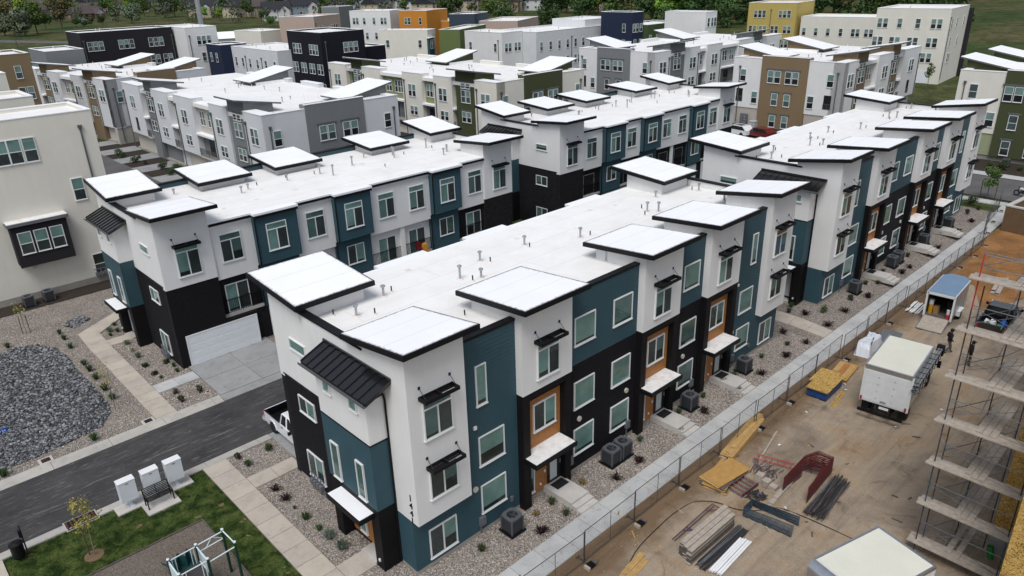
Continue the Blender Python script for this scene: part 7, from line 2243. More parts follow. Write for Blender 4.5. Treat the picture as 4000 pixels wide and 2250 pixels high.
for (x, y, z1) in ((16.72, -14.78, 14.3), (17.06, -14.95, 12.9), (18.95, -15.80, 12.9), (18.98, -16.94, 12.9), (16.72, -17.95, 12.9)):
    std(x, y, 0, z1)
    bx('base_plate', x - .12, x + .12, y - .12, y + .12, 0, .03, 'timber_grey', t)
for z in LV:
    for i in range(3):                                          # cross deck planks
        x0 = 16.40 + i * .25
        e = -14.5 + RN.uniform(-.06, .06)
        MB().hexa([(x0, -18.05, z), (x0 + .235, -18.05, z), (x0 + .235, e, z), (x0, e, z)], [(x0, -18.05, z + .045), (x0 + .235, -18.05, z + .045), (x0 + .235, e, z + .045), (x0, e, z + .045)]).obj('deck_plank', 'timber_grey', t)
    n = 3 if z > 1 else 2
    for i in range(n):                                          # walkway planks along the building
        y1 = -15.93 - i * (.255 if n == 3 else .36)
        x0 = 16.62 + RN.uniform(-.06, .12)
        x1 = 19.75 + RN.uniform(-.1, .1)
        bx('walk_plank', x0, x1, y1 - .235, y1, z + .05, z + .095, 'timber_grey', t)
    # ledgers, guard rails and braces
    for (p, q) in (((16.78, -14.78, z - .03), (16.78, -17.95, z - .03)), ((16.78, -14.78, z + 1.02), (16.78, -17.95, z + .98)), ((16.72, -14.78, z + .5), (18.95, -15.8, z + .45)), ((18.96, -15.8, z - .03), (18.96, -16.94, z - .03)), ((18.97, -15.8, z - .5), (18.97, -16.94, z - .5)), ((16.8, -15.85, z - .03), (19.4, -15.82, z - .03))):
        MB().tube(p, q, .018, 6).obj('ledger', 'galv_bar', t)
    if z < 13:
        for (p, q) in (((16.74, -14.80, z + .95), (16.78, -17.9, z + .05)), ((16.8, -14.9, z + .3), (16.86, -17.6, z + 1.6)), ((16.9, -15.85, z + .3), (18.95, -15.82, z + 1.5)), ((18.97, -16.94, z + 1.7), (16.85, -16.92, z + .35)), ((18.97, -15.82, z + .4), (18.98, -16.92, z + 1.5))):
            MB().tube(p, q, .013, 5).obj('cross_brace', 'galv_bar', t)
for (p, q) in (((16.72, -14.78, 14.25), (16.78, -18.0, 14.15)), ((16.72, -14.78, 13.75), (16.78, -18.0, 13.7)), ((16.75, -16.1, 14.2), (19.5, -16.05, 14.25)), ((16.75, -16.1, 13.72), (19.5, -16.05, 13.75))):
    MB().tube(p, q, .02, 6).obj('guard_rail', 'galv_bar', t)
t = thing('drain_pipe', 'short green plastic pipe standing behind the scaffold', 'pipe', (18.55, -17.35, 0))
MB().tube((0, 0, 0), (.08, .12, .55), .13, 12, caps=False).tube((0, 0, 0), (.08, .12, .55), .115, 12, caps=False).obj('tube', 'green_pvc', t)


# ---------------------------------------------------------------- stored material
def stack(name, label, cat, x, y, rz, rows, mat, group=None, jit=.03, part='board', top=None, mats=None):
    """rows: list of layers, each a list of (a0,a1,b0,b1,thickness)"""
    t = thing(name, label, cat, (x, y, 0), rad(rz), group)
    z = .0
    for li, row in enumerate(rows):
        th = row[0][4]
        for (a0, a1, b0, b1, th) in row:
            s = RN.uniform(-jit, jit)
            m = (top if (top and li == len(rows) - 1) else (RN.choice(mats) if mats else mat))
            bx(part, a0 + s, a1 + s, b0, b1, z + .002, z + th - .002, m, t)
        z += th
    return t


RN.seed(12)
# blue wrapped pack with sheets on it
t = stack('sheathing_pack', 'blue wrapped sheathing pack with loose OSB sheets on top', 'lumber', 25.9, -6.45, 3, [], 'osb')
bx('bearer', .2, 2.3, .1, .2, 0, .09, 'timber_dark', t)
bx('bearer', .2, 2.3, .9, 1.0, 0, .09, 'timber_dark', t)
bx('wrapped_pack', 0, 2.44, 0, 1.22, .09, .62, 'blue_wrap', t)
for i in range(6):
    z = .62 + i * .013
    o = bx('osb_sheet', -.05 + RN.uniform(-.1, .12), 2.4 + RN.uniform(-.1, .12), -.02 + RN.uniform(-.06, .08), 1.2 + RN.uniform(-.06, .08), z, z + .012, 'osb' if i > 1 else 'ply', t)
o = bx('osb_sheet', .7, 2.7, .25, 1.45, .70, .715, 'osb', t)
t = stack('sheet_stack', 'stack of weathered plywood strips behind the blue pack', 'lumber', 28.9, -6.35, 6, [[(0, 2.4, 0, 1.15, .02)] for i in range(9)], 'ply', jit=.08, part='sheet', mats=['ply', 'timber_dark', 'osb'])
for i in range(3):
    bx('sheet', .2 + .3 * i, 2.2, .1 + i * .35, .42 + i * .35, .185 + .004 * i, .2 + .004 * i, 'wood_cedar' if i == 1 else 'timber_new', t)
t = stack('offcut_pile', 'narrow strips of OSB lying right of the blue pack', 'lumber', 25.6, -7.1, 8, [[(0, 2.2, 0, .12, .03), (.1, 2.3, .15, .27, .03)]], 'osb')
t = stack('lumber_stack', 'pile of new yellow boards beside the fence', 'lumber', 16.8, -5.55, 8, [[(0, 4.4, i * .25, i * .25 + .235, .045) for i in range(3)], [(.1, 4.5, .02 + i * .25, .25 + i * .25, .045) for i in range(3)], [(.1, 4.4, i * .25, i * .25 + .235, .045) for i in range(3)], [(0, 4.5, i * .25, i * .25 + .235, .045) for i in range(3)], [(.2, 4.3, i * .25, i * .25 + .235, .045) for i in range(3)], [(0, 4.6, .02, .25, .045), (.3, 4.9, .3, .53, .045)], [(.2, 4.7, .12, .36, .045)], [(.9, 5.0, .2, .43, .045)]], 'timber_new', jit=.14)
bx('bearer', .6, .75, -.1, .9, -.02, .001, 'timber_dark', t)
t = thing('loose_stud', 'single pale stud lying on the dirt beside the yellow boards', 'lumber', (18.0, -6.55, 0), rad(12))
bx('stud', 0, 3.1, 0, .09, .0, .04, 'timber_grey', t)
t = thing('plywood_sheets', 'skewed stack of orange plywood sheets by the fence', 'lumber', (15.3, -5.95, 0))
for i in range(9):
    a = (4, 5, -6, 3, -10, 3, -4, -12, -14)[i]
    o = bx('sheet', -1.22, 1.22, -.61, .61, .03 + i * .034, .056 + i * .034, 'ply' if i in (8, 5, 3) else RN.choice(('ply', 'timber_new', 'timber_dark')), t)
    o.rotation_euler = (0, 0, rad(a + 6))
    o.location.x += RN.uniform(-.12, .14)
    o.location.y += RN.uniform(-.08, .08)
t = thing('ladder_frame', 'bright red scaffold ladder frame lying on the dirt', 'scaffold frame', (17.75, -6.35, .0), rad(-72))
for y in (0, .42):
    MB().tube((0, y, .15), (1.95, y, .12), .022, 6).obj('rail', 'steel_redbright', t)
for i in range(6):
    MB().tube((.15 + i * .33, 0, .15), (.15 + i * .33, .42, .13), .016, 6).obj('rung', 'steel_redbright', t)
t = thing('brace_pile', 'heap of short dark steel braces behind the paving blocks', 'pile', (16.9, -7.35, 0))
for i in range(46):
    a, b = RN.uniform(-.5, .6), RN.uniform(-.55, .75)
    an = RN.uniform(-.5, 1.2)
    MB().bar((a, b, .04 + RN.random() * .2), (a + .5 * math.cos(an), b + .5 * math.sin(an), .05 + RN.random() * .2), .03, .02).obj('brace', RN.choice(('steel_dark', 'steel_rust', 'steel_purple', 'galv_bar')), t)
for (x, y, n, lb) in ((16.35, -7.42, 5, 'left stack of square concrete blocks among the scaffold parts'), (16.25, -7.82, 4, 'middle stack of square concrete blocks among the scaffold parts'), (16.3, -8.2, 2, 'right low stack of square concrete blocks among the scaffold parts')):
    t = thing('block_stack', lb, 'blocks', (x, y, 0), rad(RN.uniform(-12, 12)))
    for i in range(n):
        bx('block', -.19 + RN.uniform(-.02, .02), .19, -.19, .19 + RN.uniform(-.02, .02), i * .09, i * .09 + .085, 'timber_grey', t)
t = thing('frame_stack', 'purple and white scaffold frames stacked flat beside the plywood', 'scaffold frame', (15.25, -7.1, 0), rad(-4))
for i in range(4):
    z = .04 + i * .07
    m = RN.choice(('steel_purple', 'galv_bar', 'steel_red'))
    q = MB()
    for y in (-.42, .42):
        q.tube((-.7, y, z), (.7, y, z), .02, 6)
    for k in range(5):
        q.tube((-.65 + k * .32, -.42, z), (-.65 + k * .32, .42, z), .014, 5)
    q.obj('frame', m, t)
t = thing('coupler_pile', 'small heap of rusty scaffold couplers', 'pile', (15.1, -7.95, 0))
for i in range(60):
    a, r_ = RN.uniform(0, 6.28), RN.uniform(0, .48) ** 1
    x, y = r_ * math.cos(a), r_ * math.sin(a)
    b = Vector((RN.uniform(-1, 1), RN.uniform(-1, 1), RN.uniform(-.3, .4))).normalized() * .16
    z = .05 + .22 * max(0, 1 - r_ / .5)
    MB().bar((x - b.x, y - b.y, z - b.z), (x + b.x, y + b.y, z + b.z), .04, .03).obj('coupler', RN.choice(('steel_rust', 'steel_dark', 'galv_bar')), t)


def uframe(t, x, z, lean, mat, L=1.9, w_=1.05, z0=0):
    """walk-through scaffold frame leaning in a nested stack"""
    pass


t = thing('frame_bundle', 'nested stack of dark red scaffold arch frames lying on the dirt', 'scaffold frame', (18.0, -9.2, 0), rad(4))
for i in range(17):
    z = .05 + i * .058
    j_ = RN.uniform(-.04, .04)
    q = MB()
    q.path([(-1.72 + j_, .62, z), (.72 + j_, .56, z), (1.55 + j_, .20, z), (1.50 + j_, -.62, z), (-1.70 + j_, -.60, z)], .019, 5)
    q.tube((.72 + j_, .56, z), (1.0 + j_, -.60, z), .012, 5).tube((1.0 + j_, .44, z), (1.45 + j_, -.6, z), .012, 5)
    q.tube((-1.2, .60, z), (.2 + j_, .42, z), .012, 5).tube((-1.2, -.60, z), (.4 + j_, -.48, z), .012, 5)
    q.obj('arch_frame', RN.choice(('steel_red', 'steel_red', 'steel_rust')), t)
t = thing('pole_bundle', 'bundle of long dark steel braces on the dirt right of the red frames', 'pile', (17.4, -10.5, 0), rad(4))
for i in range(80):
    a = RN.uniform(-.06, .06)
    y = RN.uniform(-.42, .42)
    z = .03 + RN.random() * .42 * (1 - abs(y) / .6)
    s = RN.uniform(-.18, .18)
    MB().tube((-1.75 + s, y - a * 2, z), (1.75 + s, y + a * 2, z + .02), .017, 5).obj('brace_pole', RN.choice(('steel_dark', 'steel_dark', 'galv_bar', 'steel_rust')), t)
for (y, z, x0, x1, lb) in ((-8.75, 0, 14.6, 17.2, 'lowest grey plank sticking out from the red frames'), (-8.72, .05, 15.0, 17.5, 'middle grey plank sticking out from the red frames'), (-8.70, .1, 15.5, 17.9, 'upper grey plank sticking out from the red frames')):
    t = thing('scaffold_plank', lb, 'plank', (x0, y, z), rad(3))
    bx('plank', 0, x1 - x0, -.12, .12, .0, .045, 'timber_grey', t)
    bx('end_strap', .03, .07, -.123, .123, -.002, .047, 'galv_bar', t)
t = thing('frame_bundle', 'V-shaped pile of blue-black scaffold frames on the dirt', 'scaffold frame', (14.0, -9.3, 0), rad(-86))
for i in range(10):
    z = .04 + i * .055
    q = MB()
    q.tube((-1.15, .42 - i * .02, z), (1.15, .5, z), .02, 5).tube((-1.1, .3, z), (-1.15, -.55, z), .02, 5).tube((-1.15, -.55, z), (1.2, -.45 + i * .02, z), .02, 5)
    q.obj('frame', 'steel_blue' if i % 3 else 'steel_dark', t)
t = thing('arch_frame', 'single purple-red scaffold frame lying flat in the foreground dirt', 'scaffold frame', (11.4, -7.0, 0), rad(1))
q = MB()
for p, r_ in (((-1.75, .3, .05), (1.6, .25, .12)), ((1.6, .25, .12), (1.6, -.35, .1)), ((-.6, .28, .05), (-.55, -.35, .05)), ((-1.75, .18, .04), (1.55, .12, .10)), ((1.0, .2, .1), (1.6, -.3, .1)), ((-.9, .28, .06), (-.55, -.1, .06))):
    q.tube(p, r_, .024, 6)
q.obj('frame', 'steel_purple', t)
# big plank stack
t = thing('plank_stack', 'tall stack of weathered scaffold planks in the foreground', 'lumber', (10.85, -8.0, 0), rad(-1))
for li in range(15):
    for k in range(3):
        y = .38 - k * .27
        s = RN.uniform(-.06, .06) - .12 * k
        m = 'timber_grey' if li == 14 else RN.choice(('timber_dark', 'timber_dark', 'timber_grey'))
        bx('plank', -1.75 + s, 1.75 + s, y - .12, y + .12, li * .052 + .002, li * .052 + .048, m, t)
t = thing('pole_bundle', 'long dark steel poles piled against the weathered planks', 'pile', (10.8, -8.72, 0), rad(-1))
for i in range(34):
    y = RN.uniform(-.2, .26)
    z = .03 + RN.random() * max(.05, .5 * (y + .2))
    MB().tube((-1.75 + RN.uniform(-.1, .2), y, z), (1.75 + RN.uniform(-.2, .1), y + RN.uniform(-.04, .04), z), .022, 5).obj('pole', RN.choice(('steel_dark', 'steel_dark', 'galv_bar')), t)
for i in range(5):
    o = MB().tube((0, 0, 0), (2.75, .1, 0), .055, 10, caps=False).tube((0, 0, 0), (2.75, .1, 0), .047, 10, caps=False).obj('plastic_pipe', 'pipe_white', None, (9.15 + .03 * i, -9.03 - .115 * i, .06 if i != 2 else .1))
    tag(o, 'white plastic pipe beside the weathered plank stack in the foreground', 'pipe', 'white pipes beside the plank stack')
t = stack('lumber_stack', 'short stack of new yellow studs at the bottom edge', 'lumber', 6.3, -6.95, 6, [[(0, 1.5, i * .1, i * .1 + .09, .04) for i in range(6)], [(.1, 1.5, i * .1, i * .1 + .09, .04) for i in range(6)], [(.4, 1.6, i * .1, i * .1 + .09, .04) for i in range(3, 6)]], 'timber_new', jit=.08)
t = stack('lumber_stack', 'pile of short pale boards on the dirt behind the trailer', 'lumber', 50.2, -9.1, 6, [[(0, 4.2, 0, .3, .05), (.2, 4.4, .35, .65, .05)] for i in range(5)], 'timber_grey', jit=.4)
# cable over the dirt
pts = [(3.2, -7.4), (5.5, -6.9), (7.8, -6.0), (10.2, -5.75), (11.5, -5.75), (12.6, -5.95), (13.2, -6.5), (13.45, -7.05), (13.55, -7.6), (13.9, -8.2), (14.5, -8.7), (15.1, -9.15), (15.35, -10.2), (15.45, -11.5), (15.5, -12.6), (15.7, -14.0), (16.0, -15.5)]
mb = MB()
for k in range(len(pts) - 1):
    p0, p1, p2, p3 = (Vector((*pts[max(0, min(len(pts) - 1, k + d))], .02)) for d in (-1, 0, 1, 2))
    last = p1
    for s in range(1, 6):
        u = s / 5
        q = .5 * ((2 * p1) + (p2 - p0) * u + (2 * p0 - 5 * p1 + 4 * p2 - p3) * u * u + (3 * p1 - p0 - 3 * p2 + p3) * u ** 3)
        mb.tube(last, q, .02, 5, caps=False)
        last = q
tag(mb.obj('power_cable', 'rubber', None), 'dark power cable snaking across the dirt in the foreground', 'cable')
# white tarp pile
rs = random.Random(3)
vs, fs = [], []
nx, ny = 14, 8
for i in range(nx + 1):
    for j in range(ny + 1):
        a, b = i / nx, j / ny
        e = min(a, 1 - a, b, 1 - b)
        z = .85 * min(1, e * 9) * (1 - .35 * a) + (rs.uniform(-.05, .05) if e > 0 else 0)
        vs.append((a * 3.4, b * 1.05 + .1 * math.sin(a * 7), max(0, z)))
for i in range(nx):
    for j in range(ny):
        k = i * (ny + 1) + j
        fs.append((k, k + ny + 1, k + ny + 2, k + 1))
t = thing('covered_pile', 'pile of material under a white plastic sheet, left of the box truck', 'pile', (33.0, -6.15, 0), rad(8))
o = bpy.data.objects.new('plastic_sheet', new_mesh(vs, fs, ['tarp_white'], smooth=False))
attach(o, t)
MB().bar((.5, .2, .8), (1.9, .35, .72), .07, .03).obj('hold_down_board', 'steel_rust', t)
bx('dark_end', 3.1, 3.3, .35, .7, .1, .5, 'rubber', t)
t = thing('flat_sheet', 'flat grey plastic sheet on the dirt beyond the covered pile', 'sheet', (36.4, -6.6, 0), rad(10))
bx('sheet', 0, 2.0, 0, 1.3, .0, .02, 'grey_box', t)
# brown block wall and orange soil at the far end of the site
sheet('orange_soil', [(46, -9), (66, -16), (66, -4.4), (58, -4.4)], .012, 'dirt_orange')
sheet('orange_soil', (66, 76, -40, -4.3), .012, 'dirt_orange')
vs, fs = [], []
n = 26
rs = random.Random(8)
for i in range(n + 1):
    for j in range(n + 1):
        a, b = i / n - .5, j / n - .5
        r_ = math.hypot(a, b) * 2
        vs.append((58 + a * 14, -9.5 + b * 9, .01 + max(0, .75 * (1 - r_) + rs.uniform(-.12, .12) * (1 if r_ < .95 else 0))))
for i in range(n):
    for j in range(n):
        k = i * (n + 1) + j
        fs.append((k, k + n + 1, k + n + 2, k + 1))
o = bpy.data.objects.new('soil_mound', new_mesh(vs, fs, ['dirt_orange'], smooth=True))
col.objects.link(o)
o['kind'] = 'structure'
t = thing('block_enclosure', 'tan concrete block enclosure with white coping at the far end of the site', 'wall', (66.8, -4.6, .25), rad(-6))
bx('wall_face', -.0, .3, -4.8, 0, -.3, 2.3, 'cmu', t)
bx('wall_face', .3, 6.5, -.3, 0, -.3, 2.3, 'cmu', t)
for r_ in range(11):
    for k in range(12):
        y1 = -k * .4 - (.2 if r_ % 2 else 0)
        if y1 - .39 > -4.8:
            bx('block', -.02, .0, y1 - .392, y1 - .008, r_ * .205 + .008, r_ * .205 + .197, 'cmu', t)
    for k in range(15):
        x0 = .3 + k * .4
        bx('block', x0 + .008, x0 + .392, -.0, .02, r_ * .205 + .008, r_ * .205 + .197, 'cmu', t)
bx('coping', -.06, .36, -4.86, .06, 2.3, 2.42, 'concrete_pale', t)
bx('coping', .36, 6.5, -.36, .06, 2.3, 2.42, 'concrete_pale', t)
# white bar, motorbike at the street
t = thing('motorbike', 'black motorbike with pale tank parked at the far street', 'motorbike', (79.5, -3.2, .42), rad(75))
for x in (-.65, .65):
    MB().tube((x, -.06, .32), (x, .06, .32), .32, 14).tube((x, -.065, .32), (x, .065, .32), .2, 12, 'galvanised').obj('wheel', 'rubber', t)
MB().bar((-.6, 0, .4), (.2, 0, .75), .14).bar((.65, 0, .32), (.45, 0, 1.0), .06).box(-.2, .25, -.14, .14, .35, .6).obj('frame', 'steel_dark', t)
MB().hexa([(-.05, -.12, .72), (.4, -.1, .78), (.4, .1, .78), (-.05, .12, .72)], [(0, -.1, .92), (.35, -.07, .95), (.35, .07, .95), (0, .1, .92)]).obj('tank', 'car_white', t)
MB().hexa([(-.75, -.12, .72), (-.05, -.12, .72), (-.05, .12, .72), (-.75, .12, .72)], [(-.75, -.1, .8), (-.05, -.1, .82), (-.05, .1, .82), (-.75, .1, .8)]).obj('seat', 'rubber', t)
MB().tube((.42, -.35, 1.05), (.42, .35, 1.05), .02, 6).obj('handlebar', 'steel_dark', t)
# car and trailer between the rows
t = thing('parked_car', 'white car roof with dark glass between the centre rows', 'car', (89.0, 37.0, .42), rad(80))
MB().prism([(-2.2, .35), (2.2, .35), (2.2, .85), (1.1, 1.0), (.5, 1.6), (-1.5, 1.6), (-2.2, 1.0)], -.9, .9, axis=1).obj('body', 'car_white', t)
MB().prism([(1.05, 1.02), (.48, 1.55), (-1.45, 1.55), (-2.0, 1.02)], -.92, .92, axis=1).obj('side_glass', 'car_glass', t)
bx('sunroof', -1.0, .2, -.5, .5, 1.59, 1.62, 'car_glass', t)
for a in (-1.35, 1.35):
    for b in (-.82, .82):
        MB().tube((a, b - .1, .34), (a, b + .1, .34), .34, 12).obj('wheel', 'rubber', t)
t = thing('parked_car', 'dark red car beside the white one between the centre rows', 'car', (89.3, 33.6, .42), rad(80))
MB().prism([(-2.2, .35), (2.2, .35), (2.2, .85), (1.1, 1.0), (.5, 1.55), (-1.5, 1.55), (-2.2, 1.0)], -.9, .9, axis=1).obj('body', 'car_red', t)
MB().prism([(1.05, 1.02), (.48, 1.5), (-1.45, 1.5), (-2.0, 1.02)], -.92, .92, axis=1).obj('side_glass', 'car_glass', t)
for a in (-1.35, 1.35):
    for b in (-.82, .82):
        MB().tube((a, b - .1, .34), (a, b + .1, .34), .34, 12).obj('wheel', 'rubber', t)
t = thing('meter_cabinet', 'grey electric meter cabinet at the foot of the tan end wall', 'cabinet', (93.0, 38.6, .4))
bx('cabinet', 0, .35, -.6, .6, .5, 2.5, 'grey_box', t)
for i in range(4):
    MB().tube((-.06, -.25, .8 + i * .42), (.0, -.25, .8 + i * .42), .13, 10).obj('meter', 'galvanised', t)
t = thing('utility_box', 'pale green utility box beside the meter cabinet', 'cabinet', (92.6, 36.9, .4))
bx('housing', 0, .9, -.6, .5, 0, 1.5, 'grey_siding', t)
bx('lid', -.04, .94, -.64, .54, 1.5, 1.58, 'grey_siding', t)
# balcony things on the second row
t = thing('balcony_chair', 'red and orange folding chairs and bundles on a balcony of the second row', 'chairs', (20.6, 26.75, 2.72))
MB().box(-.25, .25, -.2, .2, .4, .46).bar((-.25, .2, .4), (-.25, .3, .95), .04).bar((.25, .2, .4), (.25, .3, .95), .04).box(-.25, .25, .2, .26, .5, .95).obj('chair', 'car_red', t)
MB().hexa([(.35, -.2, 0), (.8, -.2, 0), (.8, .25, 0), (.35, .25, 0)], [(.4, -.15, .7), (.75, -.15, .6), (.75, .2, .75), (.4, .2, .65)]).obj('bundle', 'stucco_orange', t)


# ---------------------------------------------------------------- people
def person(label, loc, rz, joints, top, legs, hood=True):
    """body grown from a skeleton with the Skin modifier; joints: name -> (pos, radius)"""
    t = thing('person', label, 'person', loc, rz)

    def skin(name, chain, mat, sub=2, par=None):
        names, pts, rads, eds = [], [], [], []
        for path in chain:
            prev = None
            for nm in path:
                if nm not in names:
                    names.append(nm)
                    pts.append(joints[nm][0])
                    rads.append(joints[nm][1])
                i = names.index(nm)
                if prev is not None:
                    eds.append((prev, i))
                prev = i
        me = bpy.data.meshes.new(name)
        me.from_pydata(pts, eds, [])
        o = bpy.data.objects.new(name, me)
        col.objects.link(o)
        md = o.modifiers.new('skin', 'SKIN')
        for v, r_ in zip(me.skin_vertices[0].data, rads):
            v.radius = (r_, r_) if not isinstance(r_, tuple) else r_
        me.skin_vertices[0].data[0].use_root = True
        o.modifiers.new('sub', 'SUBSURF').levels = sub
        o.modifiers['sub'].render_levels = sub
        bpy.context.view_layer.update()
        m2 = bpy.data.meshes.new_from_object(o.evaluated_get(bpy.context.evaluated_depsgraph_get()))
        bpy.data.objects.remove(o)
        m2.materials.clear()
        for m in (mat if isinstance(mat, list) else [mat]):
            m2.materials.append(MT[m])
        m2.polygons.foreach_set('use_smooth', [True] * len(m2.polygons))
        q = bpy.data.objects.new(name, m2)
        attach(q, par or t)
        return q
    body = skin('body', [['pelvis', 'waist', 'chest', 'neck', 'head0', 'head1'], ['pelvis', 'hipL', 'kneeL', 'ankL', 'toeL'], ['pelvis', 'hipR', 'kneeR', 'ankR', 'toeR'],
                         ['chest', 'shL', 'elL', 'wrL', 'haL'], ['chest', 'shR', 'elR', 'wrR', 'haR']], [top, legs, 'skin', 'boot'])
    for p in body.data.polygons:
        z = p.center.z
        c = p.center
        dh = min((Vector(joints[k][0]) - c).length for k in ('haL', 'haR'))
        if dh < .09:
            p.material_index = 2
        elif z > joints['neck'][0][2] + .01:
            p.material_index = 2
        elif z < .13:
            p.material_index = 3
        elif z < joints['pelvis'][0][2] + .02 and min((Vector(joints[k][0]) - c).length for k in ('wrL', 'wrR', 'haL', 'haR', 'elL', 'elR')) > .17:
            p.material_index = 1
    hd = Vector(joints['head1'][0]) * .6 + Vector(joints['head0'][0]) * .4
    q = MB().lathe([(.02, .155), (.075, .13), (.108, .06), (.112, 0), (.10, -.05), (.085, -.09)], 12, 'x', tuple(hd + Vector((-.02, 0, .0))))
    q.obj('hood' if hood else 'cap', top if hood else 'hair', t, smooth=True)
    MB().box(hd.x + .07, hd.x + .155, hd.y - .07, hd.y + .07, hd.z + .05, hd.z + .075).obj('cap_peak', 'cloth_black', t)
    MB().hexa([(hd.x + .10, hd.y - .012, hd.z - .04), (hd.x + .13, hd.y - .012, hd.z - .045), (hd.x + .13, hd.y + .012, hd.z - .045), (hd.x + .10, hd.y + .012, hd.z - .04)], [(hd.x + .10, hd.y - .01, hd.z + .01), (hd.x + .112, hd.y - .008, hd.z + .01), (hd.x + .112, hd.y + .008, hd.z + .01), (hd.x + .10, hd.y + .01, hd.z + .01)]).obj('nose', 'skin', t)
    for s_ in (-1, 1):
        MB().lathe([(.004, -.008), (.012, 0), (.004, .008)], 6, 'x', (hd.x + .102, hd.y + s_ * .035, hd.z + .012)).obj('eye', 'hair', t)
    for side in 'LR':                                            # separate fingers
        w_, h_ = Vector(joints['wr' + side][0]), Vector(joints['ha' + side][0])
        d = (h_ - w_).normalized()
        for k in range(4):
            off = Vector((-.03 + k * .02, 0, 0))
            MB().tube(h_ + off, h_ + off + d * (.05 + .012 * (1 - abs(k - 1.3) / 2)) + Vector((0, .004 if side == 'L' else -.004, 0)), .0095, 6, r2=.008).obj('finger', 'skin', body)
        MB().tube(w_ + d * .04 + Vector((.025, 0, 0)), w_ + d * .07 + Vector((.06, 0, 0)), .011, 6, r2=.009).obj('thumb', 'skin', body)
    return t


J1 = dict(pelvis=((0, 0, .93), .14), waist=((.01, 0, 1.08), .14), chest=((.02, 0, 1.33), .16), neck=((.02, 0, 1.53), .065), head0=((.03, 0, 1.60), .075), head1=((.05, 0, 1.72), .095),
          hipL=((0, .1, .88), .10), kneeL=((.20, .11, .50), .075), ankL=((.24, .11, .09), .05), toeL=((.40, .12, .045), .04),
          hipR=((0, -.1, .88), .10), kneeR=((.05, -.11, .48), .075), ankR=((-.26, -.11, .14), .05), toeR=((-.12, -.12, .05), .04),
          shL=((.0, .22, 1.44), .08), elL=((-.05, .29, 1.17), .058), wrL=((.12, .24, .98), .042), haL=((.18, .20, .95), .04),
          shR=((.0, -.22, 1.44), .08), elR=((-.05, -.29, 1.17), .058), wrR=((.12, -.24, .98), .042), haR=((.18, -.20, .95), .04))
person('person in black hooded jacket and grey trousers walking behind the box truck', (37.4, -9.44, 0), rad(-50), J1, 'cloth_black', 'cloth_grey')
J2 = dict(J1)
J2.update(kneeL=((.03, .12, .49), .075), ankL=((-.02, .12, .09), .05), toeL=((.14, .14, .045), .04), kneeR=((.03, -.12, .49), .075), ankR=((-.02, -.13, .09), .05), toeR=((.14, -.15, .045), .04),
          elL=((-.02, .29, 1.16), .058), wrL=((.05, .27, .90), .042), haL=((.07, .27, .82), .04), elR=((-.02, -.29, 1.16), .058), wrR=((.05, -.27, .90), .042), haR=((.07, -.27, .82), .04))
person('person in black jacket and brown trousers standing behind the scaffold posts', (36.5, -11.0, 0), rad(-70), J2, 'cloth_black', 'cloth_brown')

# ---------------------------------------------------------------- stones, grass, plants, near trees
def rock_mesh(rs, mat, sub=1):
    base = [(0, 0, 1), (.9, 0, .2), (.3, .85, .25), (-.7, .5, .2), (-.7, -.5, .3), (.3, -.85, .2), (.6, .5, -.4), (-.3, .8, -.4), (-.8, 0, -.4), (-.3, -.8, -.4), (.6, -.5, -.4)]
    fs = [(0, 1, 2), (0, 2, 3), (0, 3, 4), (0, 4, 5), (0, 5, 1), (1, 6, 2), (2, 7, 3), (3, 8, 4), (4, 9, 5), (5, 10, 1), (6, 7, 2), (7, 8, 3), (8, 9, 4), (9, 10, 5), (10, 6, 1)]
    vs = [(x * rs.uniform(.75, 1.25), y * rs.uniform(.75, 1.25), z * rs.uniform(.7, 1.1)) for x, y, z in base]
    return vs, fs


def in_poly(x, y, P):
    c = False
    for i in range(len(P)):
        (a, b), (d, e) = P[i], P[i - 1]
        if (b > y) != (e > y) and x < (d - a) * (y - b) / (e - b) + a:
            c = not c
    return c


def scatter(name, label, poly, n, size, mat, solo=0, root=None, bank=0, seed=1, big=None):
    rs = random.Random(seed)
    x0, x1 = min(p[0] for p in poly), max(p[0] for p in poly)
    y0, y1 = min(p[1] for p in poly), max(p[1] for p in poly)
    protos = [rock_mesh(rs, mat) for _ in range(8)]
    spots = []
    while len(spots) < n:
        x, y = rs.uniform(x0, x1), rs.uniform(y0, y1)
        if in_poly(x, y, poly):
            spots.append((x, y, size * rs.uniform(.6, 1.35)))
    spots.sort(key=lambda q: (q[1] - q[0] * 0))
    vs, fs, rn = [], [], []
    pm = []
    if solo:
        for v, f in protos:
            me = new_mesh(v, f, [mat], name=name)
            at = me.attributes.new('rnd', 'FLOAT', 'FACE')
            at.data.foreach_set('value', [0.0] * len(f))
            pm.append(me)
    for i, (x, y, s) in enumerate(spots):
        k = rs.randrange(8)
        v, f = protos[k]
        M = Matrix.Translation((x, y, gz(x, y) + s * .25 + bank)) @ Matrix.Rotation(rs.uniform(0, 6.28), 4, 'Z') @ Matrix.Rotation(rs.uniform(-.5, .5), 4, 'X') @ Matrix.Diagonal((s, s * rs.uniform(.6, 1), s * rs.uniform(.45, .8), 1))
        if i < solo:
            o = bpy.data.objects.new('stone', pm[k])
            o.matrix_basis = M
            attach(o, root)
            continue
        b = len(vs)
        vs += [tuple(M @ Vector(p)) for p in v]
        fs += [tuple(q + b for q in g) for g in f]
        rn += [rs.random()] * len(f)
    me = new_mesh(vs, fs, [mat], name=name)
    at = me.attributes.new('rnd', 'FLOAT', 'FACE')
    at.data.foreach_set('value', rn)
    o = bpy.data.objects.new(name, me)
    attach(o, root)
    o['kind'] = 'stuff'
    if label:
        o['label'] = label
        if root is None:
            o['category'] = 'stones'
    return o


